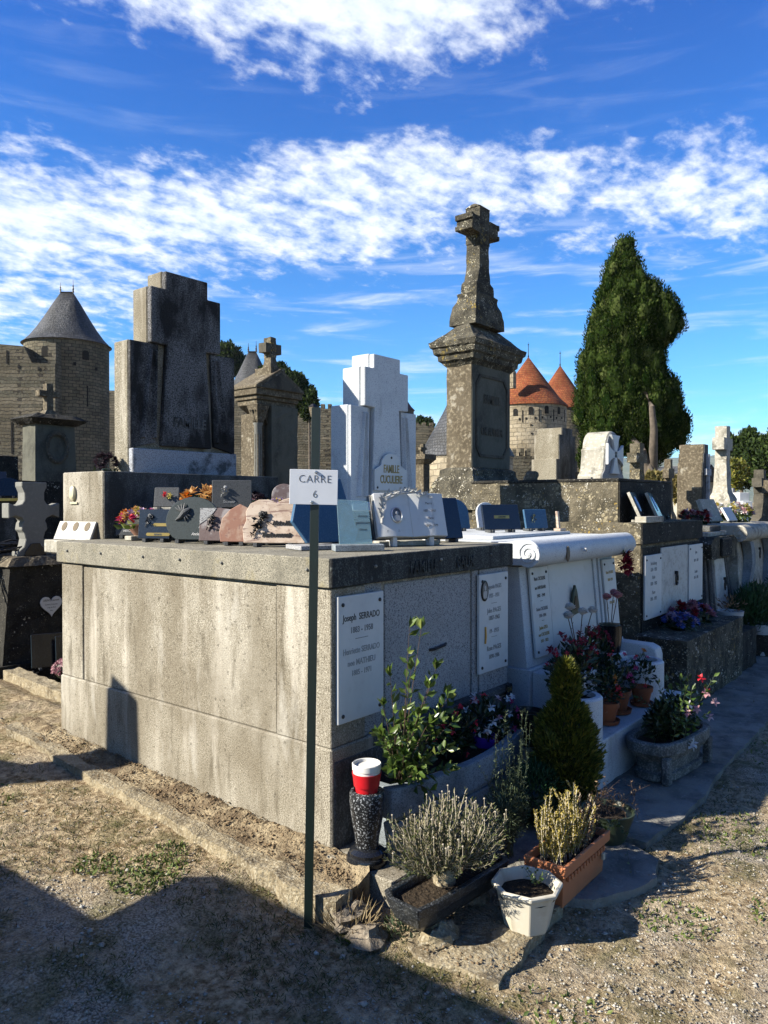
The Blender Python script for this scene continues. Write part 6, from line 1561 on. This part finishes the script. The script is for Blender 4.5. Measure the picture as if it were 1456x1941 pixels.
# ------------------------------------------------------------------ plants and pots in front of the graves
def urn():
    t = thing('stone_urn', 'speckled black granite urn on a round foot at the corner of the big tomb', 'urn', (.03,-.19,-.002))
    MB().lathe([(.092,0),(.094,.02),(.088,.034),(.080,.038),(.080,.052),(.066,.064),(.055,.072)], 40).obj('foot', 'black_granite', t, smooth=True)
    MB().lathe([(.052,.072),(.054,.11),(.064,.16),(.073,.22),(.079,.275),(.079,.305),(.074,.318),(.062,.322),(.058,.315),(.056,.28),(0,.27)], 40).obj('vase', 'speckled_black_granite', t, smooth=True)
    q = thing('flower_pot', 'red plastic pot with a white foam disc standing inside the black urn', 'pot', (.027,-.19,.27))
    MB().lathe([(.044,0),(.052,.070),(.058,.072),(.061,.100),(.066,.130),(.062,.130),(.057,.09),(0,.085)], 36).obj('pot', 'red_plastic', q, smooth=True)
    MB().lathe([(.060,.096),(.061,.140),(.064,.143),(.065,.168),(.062,.171),(.058,.169),(.055,.156),(0,.156)], 36).obj('foam_disc', 'white_foam', q, smooth=True)
urn()
def twigline(p0, p1, bend, k=7, seed=0):
    g = np.random.default_rng(seed); p0 = np.array(p0, float); p1 = np.array(p1, float); mid = (p0+p1)/2+np.array(bend)
    return [tuple((1-u)**2*p0+2*u*(1-u)*mid+u*u*p1) for u in np.linspace(0, 1, k)]
def stemmed(parent, stems, mat_leaf, L, Wd, per, seed, mat_stem='brown_stem', rad=.0035, whorl=1, spread=1.0, upb=.35, fold=.25, start=.15, name='leaves', tipn=0):
    g = np.random.default_rng(seed); P = []; D = []; LL = []
    for i, st in enumerate(stems):
        MB().tube(st, [rad*(1-.7*k/(len(st)-1)) for k in range(len(st))], 5).obj('stem', mat_stem, parent)
        A = np.array(st)
        for k in range(per):
            u = start+(1-start)*(k+g.random()*.5)/per; f = u*(len(A)-1); j = min(int(f), len(A)-2); p = A[j]+(A[j+1]-A[j])*(f-j); d = unit(A[j+1]-A[j])
            for w in range(whorl):
                s_ = unit(np.cross(d, g.normal(size=3))); P.append(p); D.append(s_*spread+d*upb+np.array([0,0,.1])); LL.append(L*g.uniform(.6,1.15)*(1.0-.25*u))
        for k in range(tipn):
            s_ = unit(g.normal(size=3)); P.append(A[-1]); D.append(s_*.55+unit(A[-1]-A[-2])); LL.append(L*g.uniform(.7,1.0))
    LL = np.array(LL)
    leafobj(name, mat_leaf, [leaves(P, D, LL, LL*Wd/L, fold, seed)], parent)
def bay():
    t = thing('bay_shrub', 'glossy-leaved young bay shrub with upright sunlit shoots growing in the stone trough', 'shrub', (.27,-.19,.25))
    # endpoints in local coordinates
    E = [(-.06,-.10,.78),(.03,-.10,.76),(-.20,-.10,.58),(-.30,-.14,.48),(.24,-.08,.42),(.34,-.06,.36),(-.26,-.10,.34),(.12,-.12,.56),(-.10,-.14,.60),(.20,-.16,.30),(-.05,-.20,.36),(-.18,-.16,.24),(.06,-.22,.22),(.10,-.20,.44),(-.12,-.2,.42),(.0,-.16,.5),(-.24,-.14,.2),(.02,-.24,-.04)]
    st = [twigline((.01*math.cos(i),.01*math.sin(i),.0), e, (0,0,.05 if e[2] > 0 else .12), 7) for i, e in enumerate(E)]
    st += [twigline((0,0,0), (g_[0], g_[1], g_[2]), (0,0,.04), 6) for g_ in np.random.default_rng(2).uniform((-.28,-.24,.08),(.26,.02,.40),(16,3))]
    stemmed(t, st, 'leaf_bay', .070, .034, 8, 3, whorl=2, spread=.9, upb=.55, start=.25, tipn=5)
bay()
def pot_mesh(parent, r0, r1, h, mat, rim=True, soil=True):
    if rim: MB().lathe([(r0,0),(r0+(r1-r0)*.8,h*.76),(r1*1.02,h*.77),(r1*1.08,h),(r1*.98,h),(r1*.90,h*.86),(0,h*.86)], 32).obj('pot', mat, parent, smooth=True)
    else: MB().lathe([(r0,0),(r1,h),(r1*.93,h),(r1*.88,h*.88),(0,h*.88)], 32).obj('pot', mat, parent, smooth=True)
    if soil: MB().lathe([(r1*.90,h*.86),(r1*.6,h*.885),(0,h*.89)], 20).obj('soil', 'soil', parent, smooth=True)
def bush(parent, c, r, mat, n, L, Wd, seed, up=.5, name='foliage'):
    r = r if isinstance(r, tuple) else (r,r,r); g = np.random.default_rng(seed); D = unit(g.normal(size=(n,3))); rr = (g.random((n,1)))**.45
    P = D*rr*np.array(r)+np.array(c); LL = L*g.uniform(.6,1.3,n)
    leafobj(name, mat, [leaves(P, D+np.array([0,0,up])+g.normal(size=(n,3))*.5, LL, LL*Wd/L, .25, seed)], parent)
def blooms(parent, c, r, mat, n, fr, seed, petals=5, cup=.35, name='petals', N=(-.5,-.6,.5), shell=True):
    g = np.random.default_rng(seed); D = unit(g.normal(size=(n,3))+np.array([-.5,-.6,.5])); r = r if isinstance(r, tuple) else (r,r,r)
    P = D*np.array(r)+np.array(c)
    NN = unit(D*.6+np.array(N))
    if n > 24: leafobj(name, mat, flower(P, fr, petals, seed, cup, w=.8, N=NN), parent)['kind'] = 'stuff'
    else:
        for k in range(n): leafobj('bloom', mat, flower(P[k:k+1], fr, petals, seed+k, cup, w=.8, N=NN[k]), parent)
# flowers in the trough
def trough_flowers():
    t = thing('flower_pot', 'purple plastic pot of red and white pansies in the stone trough', 'potted flowers', (1.06,-.17,.19))
    pot_mesh(t, .05, .072, .125, 'purple_plastic', rim=False)
    bush(t, (0,0,.20), (.13,.10,.12), 'leaf_dark', 260, .05, .022, 4)
    blooms(t, (.02,0,.21), (.15,.11,.15), 'petal_white', 7, .032, 5); blooms(t, (0,0,.20), (.14,.11,.13), 'petal_red', 6, .030, 6); blooms(t, (.03,0,.22), (.16,.10,.15), 'petal_palepink', 4, .028, 8)
    t = thing('potted_plant', 'dark potted plant with deep red flowers, left of the purple pot in the trough', 'potted flowers', (.78,-.15,.19))
    pot_mesh(t, .05, .07, .11, 'black_plastic'); bush(t, (0,0,.19), (.15,.10,.12), 'leaf_dark', 300, .045, .02, 14); blooms(t, (0,0,.20), (.15,.11,.13), 'petal_red', 9, .025, 15)
    t = thing('flower_pot', 'black glazed pot standing at the corner between the two tombs', 'pot', (1.50,-.20,.16))
    pot_mesh(t, .07, .095, .20, 'black_plastic', rim=False)
    t = thing('potted_plant', 'low dark plant with small pink blooms near the right end of the trough', 'potted flowers', (1.26,-.18,.24))
    bush(t, (0,0,.08), (.10,.08,.12), 'leaf_dark', 200, .04, .018, 24); blooms(t, (0,0,.09), (.10,.08,.14), 'petal_magenta', 5, .024, 25); blooms(t, (0,0,.12), (.10,.08,.14), 'petal_white', 4, .026, 26)
    blk = MB().box(-.06,-.05,0,.06,.05,.10); o = blk.obj('granite_block', 'trough_granite', None, .012); o.location = (1.30,-.40,.02); tag(o, 'small grey-green block beside the trough end behind the rosemary', 'block')
trough_flowers()
# dark granite planter with lavender
def lav_planter():
    t = thing('granite_planter', 'dark granite boat-shaped planter resting on a stone at the front corner', 'planter', (0,-.65,-.02), R(-4))
    def outl(s, w): return [(-.30*s,-.085*w),(-.20*s,-.100*w),(.27*s,-.105*w),(.31*s,-.06*w),(.31*s,.07*w),(.27*s,.105*w),(-.27*s,.105*w),(-.30*s,.06*w)]
    lv = [(0,.80,.62),(.03,.90,.82),(.075,.97,.98),(.115,1,1.05)]
    vs = []; n = 8
    for z, s, w in lv: vs += [(x,y,z) for x,y in outl(s,w)]
    vs += [(x,y,.115) for x,y in outl(.93,.82)]+[(x,y,.075) for x,y in outl(.91,.78)]
    fs = [tuple(range(n))[::-1]]
    for l in range(5):
        for i in range(n): fs.append((l*n+i, l*n+(i+1)%n, (l+1)*n+(i+1)%n, (l+1)*n+i))
    fs.append(tuple(5*n+i for i in range(n)))
    MB().add(vs, fs).obj('body', 'fleck_black_granite', t, .005, seg=2)
    MB().prism(outl(.905,.77), 'z', .06, .088).obj('soil', 'soil', t)
    rock('stone', (-.135,-.70,-.075), (.075,.062,.05), 'rounded pale stone propping up the dark granite planter', 3, 'kerb_stone')
    rock('stone', (.18,-.66,-.06), (.07,.06,.04), 'hidden stone under the far end of the dark planter', 5, 'rock')
    q = thing('lavender_plant', 'dry silvery lavender with seed heads in a small clay pot inside the dark planter', 'potted plant', (-.02,-.64,.065))
    MB().lathe([(.045,0),(.055,.08),(.058,.08),(.060,.10),(.054,.10),(.050,.085),(0,.085)], 24).obj('pot', 'kerb_stone', q, smooth=True)
    g = np.random.default_rng(12); P = []; D = []; L = []; G = []; GD = []; m = MB(); heads = MB()
    for k in range(260):
        a = g.uniform(0, 2*math.pi); sp = g.random()**.55; h = (.27-.15*sp)*g.uniform(.65,1.15); rr = .29*sp
        e = np.array([rr*math.cos(a)*1.05+.02+.03*g.normal(), rr*math.sin(a)*.75+.02*g.normal(), .08+h]); b = np.array([.03*math.cos(a), .03*math.sin(a), .08])
        st = twigline(b, e, (rr*.3*math.cos(a)+.02*g.normal(), rr*.2*math.sin(a)+.02*g.normal(), -.03), 5); m.tube(st, .0012, 3, cap=False)
        A = np.array(st)
        for j in range(26):
            u = .30+.70*j/26; f = u*4; i_ = min(int(f), 3); p = A[i_]+(A[i_+1]-A[i_])*(f-i_); d = unit(A[i_+1]-A[i_])
            s_ = unit(np.cross(d, g.normal(size=3)))
            (P if g.random() < .7 else G).append(p); (D if len(P)+0 and P[-1] is p else GD).append(s_*.7+d)
        if g.random() < .15:
            tip = A[-1]+np.array([0,0,.035]); m.tube([tuple(A[-1]), tuple(tip)], .0010, 3, cap=False); heads.ball(tuple(tip), .0042, 6, 4)
    m.obj('twigs', 'pale_twig', q)['kind'] = 'stuff'
    heads.obj('seed_heads', 'pale_twig', q)['kind'] = 'stuff'
    leafobj('leaves', 'leaf_lavender', [leaves(P, D[:len(P)], .021, .0062, .2, 5)], q); leafobj('leaves', 'leaf_lavender_green', [leaves(G, GD[:len(G)], .021, .0065, .2, 6)], q)
    # bare pale sticks spilling over the rim to the right
    m = MB()
    for k in range(9):
        y = g.uniform(-.06,.02); m.tube(twigline((.05,y,.10), (.26+.05*g.random(),y-.06,.12+.06*g.random()), (0,0,-.03)), .0018, 4)
    m.obj('bare_sticks', 'pale_twig', q)['kind'] = 'stuff'
    q = thing('trailing_plant', 'small-leaved green plant trailing over the kerb between urn and dark planter', 'plant', (-.03,-.50,.0))
    st = [twigline((0,0,.0), (dx,dy,dz), (0,0,.06), 8) for dx, dy, dz in ((-.06,.10,.30),(-.12,.05,.20),(-.10,-.03,.12),(-.16,-.06,.02),(-.06,-.10,-.04),(-.02,-.05,.16),(.04,-.02,.20),(-.08,.0,.06),(-.12,-.10,-.06))]
    stemmed(q, st, 'leaf_rosemary', .020, .012, 26, 9, mat_stem='green_stem', rad=.0015, whorl=2, start=.1)
lav_planter()
def octagon():
    t = thing('octagonal_planter', 'chipped white octagonal plastic planter full of dark soil, nearest the camera', 'planter', (.15,-.92,-.085), R(12))
    n = 8; lv = [(.082,0),(.090,.006),(.122,.150),(.126,.153),(.141,.160),(.143,.176),(.127,.180),(.121,.165),(.112,.135)]
    vs = []; 
    for r, z in lv: vs += [(r*math.cos(2*math.pi*(k+.5)/n), r*math.sin(2*math.pi*(k+.5)/n), z) for k in range(n)]
    fs = [tuple(range(n))[::-1]]
    for l in range(len(lv)-1):
        for i in range(n): fs.append((l*n+i, l*n+(i+1)%n, (l+1)*n+(i+1)%n, (l+1)*n+i))
    MB().add(vs, fs).obj('planter', 'dirty_white_plastic', t, .003)
    MB().lathe([(.114,.130),(.08,.137),(0,.135)], 16).obj('soil', 'soil', t)
    g = np.random.default_rng(5)
    stemmed(t, [twigline((.05,-.02,.14), (.05+.04*g.normal(), -.02+.04*g.normal(), .18+.08*g.random()), (0,0,.02)) for _ in range(6)], 'leaf_bay', .020, .012, 7, 5, rad=.0012, mat_stem='green_stem')
octagon()
def heather():
    t = thing('flower_box', 'rectangular terracotta-coloured window box holding yellowing heather, sunlit at its near end', 'planter', (.56,-.905,-.085))
    def rect(a, b): return [(-a,-b),(a,-b),(a,b),(-a,b)]
    lv = [(.205,.070,0),(.215,.078,.13),(.222,.085,.135),(.232,.094,.14),(.234,.096,.185),(.220,.082,.187),(.212,.074,.15)]
    vs = []; n = 4
    for a, b, z in lv: vs += [(x,y,z) for x,y in rect(a,b)]
    fs = [tuple(range(n))[::-1]]
    for l in range(len(lv)-1):
        for i in range(n): fs.append((l*n+i, l*n+(i+1)%n, (l+1)*n+(i+1)%n, (l+1)*n+i))
    MB().add(vs, fs).obj('box', 'orange_terracotta', t, .004, seg=2)
    for k in range(13):
        x = -.18+.03*k
        MB().box(x-.007,-.091,.108,x+.007,-.079,.132).obj('rib', 'orange_terracotta', t, .002)
    MB().box(.165,-.092,.07,.185,-.081,.10).obj('price_label', 'dirty_white_plastic', t, .001)
    MB().box(-.211,-.073,.14,.211,.073,.158).obj('soil', 'soil', t)
    g = np.random.default_rng(14); P = []; D = []; m = MB(); PB = []; DB = []
    for k in range(95):
        bx = g.uniform(-.19,.16); by = g.uniform(-.055,.055); brown = bx > -.02 and g.random() < .75
        h = g.uniform(.12,.27)*(1 if not brown else .75); lx = g.normal()*.04+(.05 if brown else -.015)
        e = (bx+lx, by+g.normal()*.03, .16+h); st = twigline((bx,by,.15), e, (g.normal()*.015,g.normal()*.015,0), 6); m.tube(st, .0018, 3, cap=False); A = np.array(st)
        nn = 60
        for j in range(nn):
            u = .15+.85*j/nn; f = u*5; i_ = min(int(f), 4); p = A[i_]+(A[i_+1]-A[i_])*(f-i_); d = unit(A[i_+1]-A[i_]); s_ = unit(np.cross(d, g.normal(size=3)))
            if brown: PB.append(p); DB.append(s_+d*.8)
            else: P.append(p); D.append(s_*.8+d*1.0)
    m.obj('twigs', 'pale_twig', t)['kind'] = 'stuff'
    leafobj('foliage', 'leaf_heather', [leaves(P, D, .016, .0075, .3, 7)], t); leafobj('foliage', 'leaf_heather_brown', [leaves(PB, DB, .013, .006, .3, 8)], t)
    q = thing('ivy_strand', 'thin ivy strand hanging from the right end of the orange window box to the ground', 'plant', (.80,-.97,.06))
    st = [[(0,0,.02),(.05,-.03,.06),(.08,-.06,.0),(.06,-.09,-.10),(.03,-.12,-.16),(.02,-.15,-.18)], [(0,0,.02),(.04,.0,.05),(.09,-.04,.04),(.10,-.07,-.02)], [(-.04,.02,.03),(.0,-.02,.07),(.03,-.05,.05)]]
    stemmed(q, st, 'leaf_ivy', .030, .024, 9, 4, mat_stem='green_stem', rad=.0015, whorl=1, spread=1, upb=.2)
heather()
def lobes_plant(parent, prof, zs, cx, cy, mat, n, L, Wd, seed, lob=.05, name='foliage'):
    g = np.random.default_rng(seed); P = []; D = []
    tot = sum(prof)
    for _ in range(n):
        u = g.random(); z = zs[0]+(zs[-1]-zs[0])*u; r = np.interp(z, zs, prof)
        if g.random() > (r/max(prof))**.8+.1: continue
        a = g.uniform(0, 2*math.pi); w = 1+.30*noise.noise(Vector((math.cos(a)*3, math.sin(a)*3, z*14)))+.30*noise.noise(Vector((math.cos(a)*7, math.sin(a)*7, z*34)))
        rr = r*w*(1-.35*g.random()**2); P.append((cx+rr*math.cos(a), cy+rr*math.sin(a), z)); D.append((math.cos(a)*.8+g.normal()*.3, math.sin(a)*.8+g.normal()*.3, .9+g.normal()*.25))
    leafobj(name, mat, [leaves(P, D, L, Wd, .2, seed)], parent)
def topiary():
    t = thing('topiary_conifer', 'golden-green conifer clipped in a spiral cone between the two tombs', 'shrub', (1.28,-.55,-.085))
    zs = [.04,.10,.20,.30,.40,.46,.52,.56,.60,.63,.67,.72,.77,.82]
    pr = [.08,.13,.165,.16,.15,.135,.105,.09,.048,.060,.062,.055,.04,.010]
    MB().tube([(0,0,0),(0,0,.6)], [.02,.01], 8).obj('trunk', 'bark', t)
    lobes_plant(t, pr, zs, 0, 0, 'leaf_topiary', 17000, .042, .0085, 3)
    bush(t, (-.10,.02,.38), (.11,.10,.09), 'leaf_topiary', 2200, .034, .006, 5, up=.9)
    m = MB()
    for z, r in ((.14,.12),(.28,.12),(.42,.10),(.54,.06)): m.ball((0,0,z), (r,r,.10), 10, 6)
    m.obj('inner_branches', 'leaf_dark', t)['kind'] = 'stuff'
    q = thing('thuja_bush', 'low dark green feathery conifer at the foot of the spiral topiary', 'shrub', (1.02,-.50,-.08))
    bush(q, (0,0,.17), (.17,.13,.15), 'leaf_thuja', 4200, .03, .006, 6, up=.7)
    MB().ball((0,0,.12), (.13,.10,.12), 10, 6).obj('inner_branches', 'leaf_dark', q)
topiary()
def rosemary():
    t = thing('rosemary_bush', 'tall narrow rosemary with pale sunlit sprigs in front of the trough', 'shrub', (.62,-.56,-.08))
    g = np.random.default_rng(8)
    st = [twigline((.02*g.normal(),.02*g.normal(),.0), (.045*g.normal()+.02, .05*g.normal(), .30+.42*g.random()), (g.normal()*.05, g.normal()*.05, 0), 7) for _ in range(30)]
    stemmed(t, st, 'leaf_rosemary', .024, .0052, 40, 7, mat_stem='green_stem', rad=.002, whorl=2, spread=.9, upb=.6, start=.12)
    bush(t, (-.04,-.02,.22), (.13,.10,.14), 'leaf_rosemary', 1500, .024, .005, 9, up=.6)
    q = thing('trough_weed', 'sprig of pale weed growing from the trough groove', 'plant', (.48,-.345,.13))
    stemmed(q, [twigline((0,0,0), (.03*math.cos(k), -.04, .05+.01*k), (0,0,0), 4) for k in range(4)], 'leaf_rosemary', .022, .008, 5, 5, mat_stem='green_stem', rad=.001)
rosemary()
def green_bowl():
    t = thing('potted_plant', 'dark green plastic bowl with half-dead brown plants, behind the orange window box', 'potted plant', (1.10,-.86,-.085))
    pot_mesh(t, .085, .135, .15, 'green_plastic', rim=False)
    g = np.random.default_rng(3)
    st = [twigline((.05*g.normal(),.05*g.normal(),.13), (.10*g.normal(),.08*g.normal(),.20+.10*g.random()), (0,0,.02), 5) for _ in range(22)]
    stemmed(t, st, 'leaf_heather_brown', .028, .010, 7, 3, rad=.0015, whorl=1)
green_bowl()
# vases and pots on the pale tomb
def rose_vase(label, c, h, r, heads, mat, seed, leaf=True):
    t = thing('flower_vase', label, 'vase', c)
    MB().lathe([(r*.80,0),(r*.82,.01),(r*.92,h*.5),(r,h-.01),(r*1.04,h),(r*.90,h),(r*.86,h*.9),(0,h*.9)], 30).obj('vase', 'black_granite', t, smooth=True)
    MB().ball((0,0,h*.96), (r*.85,r*.85,.02), 12, 6).obj('moss', 'leaf_dark', t)
    for i, e in enumerate(heads):
        e = np.array(e); st = twigline((e[0]*.25,e[1]*.25,h*.95), e, (0,0,.0), 6); MB().tube(st, .0032, 5).obj('stem', 'brown_stem', t)
        hp = []
        for k, (rr, cup, z) in enumerate(((.052,.9,0),(.052,1.5,0),(.050,2.4,.002),(.048,4.5,.004),(.046,9,.006))): hp += flower([e+np.array([0,0,z-.012])], rr, 7, seed+i*5+k, cup, w=1.15, N=(.12*i-.2,-.25,1))
        leafobj('rose_head', mat, hp, t); MB().ball(tuple(e+np.array([0,0,.010])), (.022,.022,.024), 12, 8, .2, i).obj('rose_heart', mat, t)
        leafobj('sepals', 'leaf_dark', flower([e+np.array([0,0,-.004])], .022, 5, i, .6, w=.5, N=(0,0,1))+[leaves([st[3]], [(.4,-.2,.6)], .02, .006, .1, 1)], t)
    if leaf: leafobj('leaf', 'weed_leaf', [leaves([(.07,-.03,h*.95)], [(.3,-.2,1)], .09, .06, .2, 2)], t)
    return t
rose_vase('black vase with four white artificial roses in front of the pale tomb', (2.16,-.22,.50), .14, .085, [(-.16,0,.36),(-.05,.04,.40),(.06,0,.36),(.17,-.02,.36)], 'petal_white', 51)
rose_vase('taller black vase with three pink artificial roses at the right of the pale tomb', (2.84,-.16,.50), .20, .090, [(-.07,0,.40),(.08,-.02,.40),(.13,.03,.41)], 'petal_pink', 52, leaf=False)
MB().box(2.06,-.31,.189,2.26,-.14,.499).obj('pedestal_block', 'blue_white_granite', G2, .01, world=True)
MB().box(2.74,-.25,.189,2.94,-.08,.499).obj('pedestal_block', 'blue_white_granite', G2, .01, world=True)
def clay(label, c, s, green, bl, seed, saucer=True, nb=8):
    t = thing('flower_pot', label, 'potted flowers', c)
    if saucer: MB().lathe([(.062*s,0),(.078*s,.006),(.084*s,.028*s),(.078*s,.028*s),(.070*s,.012),(0,.010)], 30).obj('saucer', 'terracotta', t, smooth=True)
    MB().lathe([(.050*s,.012),(.070*s,.105*s),(.078*s,.106*s),(.082*s,.140*s),(.075*s,.140*s),(.070*s,.122*s),(0,.120*s)], 30).obj('pot', 'terracotta', t, smooth=True)
    bush(t, (0,0,.22*s), (.11*s,.10*s,.11*s), 'leaf_dark', green, .042, .020, seed)
    for i, (m, n) in enumerate(bl): blooms(t, (0,0,.24*s), (.12*s,.11*s,.12*s), m, n, .020, seed+i)
    return t
clay('terracotta pot on a saucer nearest the left round planter, with one orange bloom', (2.10,-.44,.19), 1.0, 200, (('petal_orange',2),('petal_red',4)), 61)
clay('largest terracotta pot with bright pink flowers, middle of the pale ledge', (2.38,-.40,.19), 1.12, 260, (('petal_magenta',7),('petal_red',3)), 62)
clay('terracotta pot on a pale saucer in front of the right round planter', (2.66,-.46,.19), .95, 120, (('petal_magenta',3),('petal_red',2)), 63)
t = thing('flowering_plant', 'dark red-flowered plant spilling from the left round granite planter', 'flowers', (1.72,-.40,.44))
bush(t, (.08,.06,.10), (.17,.14,.18), 'leaf_dark', 420, .05, .024, 64); blooms(t, (.08,.06,.12), (.18,.15,.18), 'petal_red', 12, .022, 65); blooms(t, (.14,.10,.20), (.18,.12,.14), 'petal_darkred', 16, .035, 66)
t = thing('flowering_plant', 'deep red begonias behind the terracotta pots against the tomb door', 'flowers', (2.42,-.20,.19))
bush(t, (0,0,.28), (.24,.10,.24), 'leaf_dark', 700, .05, .026, 67); blooms(t, (0,0,.34), (.24,.12,.20), 'petal_darkred', 24, .032, 68); blooms(t, (0,0,.30), (.24,.12,.20), 'petal_red', 8, .022, 69)
t = thing('marigold', 'orange marigold on a thin stem in the right round granite planter', 'flowers', (2.93,-.36,.42))
bush(t, (-.06,0,.03), (.08,.07,.04), 'leaf_rosemary', 90, .03, .008, 70)
MB().tube([(-.04,-.02,0),(-.04,-.03,.10)], .002, 4).obj('stem', 'green_stem', t); leafobj('petals', 'petal_orange', flower([(-.04,-.03,.105)], .026, 9, 3, .3, N=(-.3,-.4,.8)), t)
# oval stone planter with mandevilla
def stone_planter():
    t = thing('stone_planter', 'oblong cast-stone planter with rounded front and moulded rim on the path', 'planter', (2.32,-.76,-.085), R(-6))
    def outl(s, w):
        P = []
        for k in range(28):
            a = 2*math.pi*k/28; c_, s_ = math.cos(a), math.sin(a); P.append((.36*s*math.copysign(abs(c_)**.55, c_), .165*w*math.copysign(abs(s_)**.7, s_)))
        return P
    lv = [(0,.86,.82),(.05,.88,.85),(.055,.80,.72),(.13,.84,.78),(.135,.92,.90),(.16,.97,.97),(.175,1.02,1.04),(.235,1.03,1.05),(.242,1.0,1.0),(.240,.90,.80),(.19,.88,.76)]
    vs = []; n = 28
    for z, s, w in lv: vs += [(x,y,z) for x,y in outl(s,w)]
    fs = [tuple(range(n))[::-1]]
    for l in range(len(lv)-1):
        for i in range(n): fs.append((l*n+i, l*n+(i+1)%n, (l+1)*n+(i+1)%n, (l+1)*n+i))
    fs.append(tuple((len(lv)-1)*n+i for i in range(n)))
    MB().add(vs, fs).obj('planter', 'planter_stone', t, .004)
    for q in (-1, 1): MB().box(q*.30-.03,-.146,.0,q*.30+.03,-.10,.165).obj('corner_block', 'planter_stone', t, .008)
    MB().prism(outl(.87,.75), 'z', .18, .205).obj('soil', 'soil', t)
    q = thing('flowering_shrub', 'glossy green plant with pink trumpet flowers filling the stone planter', 'flowers', (2.32,-.76,.11))
    g = np.random.default_rng(7)
    st = [twigline((.2*g.uniform(-1,1),.06*g.normal(),0), (.30*g.uniform(-1,1.15), .10*g.normal()-.02, .12+.26*g.random()), (0,0,.03), 6) for _ in range(26)]
    stemmed(q, st, 'leaf_bay', .052, .026, 8, 7, mat_stem='green_stem', rad=.0025, whorl=2, spread=.9, upb=.4, tipn=2)
    bush(q, (0,0,.12), (.28,.12,.12), 'leaf_dark', 700, .05, .024, 8)
    for i, (p, m) in enumerate((((-.16,-.16,.22),'petal_pink'),((-.05,-.14,.24),'petal_white'),((.02,-.16,.20),'petal_pink'),((.22,-.16,.26),'petal_pink'),((.27,-.20,.20),'petal_palepink'),((.16,-.2,.13),'petal_palepink'),((.32,-.10,.33),'petal_red'),((.36,-.12,.24),'petal_red'),((-.10,-.18,.02),'petal_white'),((-.13,-.18,.01),'petal_white'))):
        leafobj('blossom', m, flower([p], .034, 5, i, .25, w=.8, N=(-.6,-.6,.35)), q)
stone_planter()
# the third grave's bench: wreath flowers and white pot
t = bouquet('blue artificial flowers lying on the lichen bench, left clump', (4.30,-.20,.475), .15, ('petal_blue','petal_blue','petal_lilac'), 46, .035, 81, petals=6)
t = bouquet('dusky red artificial roses in the middle of the lichen bench', (4.70,-.16,.475), .20, ('petal_mauve','petal_darkred','petal_mauve'), 26, .055, 82, petals=8)
t = bouquet('blue artificial flowers at the right end of the lichen bench', (5.02,-.12,.475), .15, ('petal_blue',), 40, .032, 83)
def small_pot(label, c, mat, r, h, leafm=None, n=60, s=1, col=None):
    t = thing('flower_pot', label, 'pot', c)
    pot_mesh(t, r*.72, r, h, mat); 
    if leafm: bush(t, (0,0,h*1.25), (r*1.2,r*1.2,r*.9), leafm, n, .05, .015, s)
    return t
small_pot('square-ish pale grey pot with withered plant on the far end of the bench', (5.62,-.28,.30), 'grey_plastic', .12, .20, 'leaf_heather_brown', 90, 3)
small_pot('tall slim grey pot standing on the path at the right edge', (6.55,-.36,-.08), 'grey_plastic', .12, .34, 'leaf_dark', 60, 4)
rough_b = MB().box(5.50,-.42,-.15,6.1,.0,.295).obj('step_block', 'dark_lichen_stone', None); rough(rough_b, .07, .012); tag(rough_b, 'low dark mossy block under the pale grey pot after the lichen bench', 'stone block')
t = thing('grass_clump', 'dark feathery green clump in front of the right-hand scroll tomb', 'plant', (6.75,-.25,.25))
bush(t, (0,0,.10), (.55,.22,.30), 'leaf_thuja', 3200, .10, .012, 91, up=1.2)
MB().lathe([(.30,-.40),(.36,-.1),(0,-.08)], 20).obj('planter', 'dark_lichen_stone', t, smooth=True)
# weeds at joints
t = thing('weed_tuft', 'tuft of weeds at the end of the kerb beside the loose stones', 'plant', (-.16,-.56,-.10))
bush(t, (0,0,.03), (.10,.08,.05), 'leaf_rosemary', 260, .028, .010, 92, up=1.0)
t = thing('weed_tuft', 'dry grass tuft at the foot of the sign post', 'plant', (-.30,-.36,-.12))
bush(t, (0,0,.02), (.12,.10,.03), 'dry_straw', 160, .10, .003, 93, up=.7)
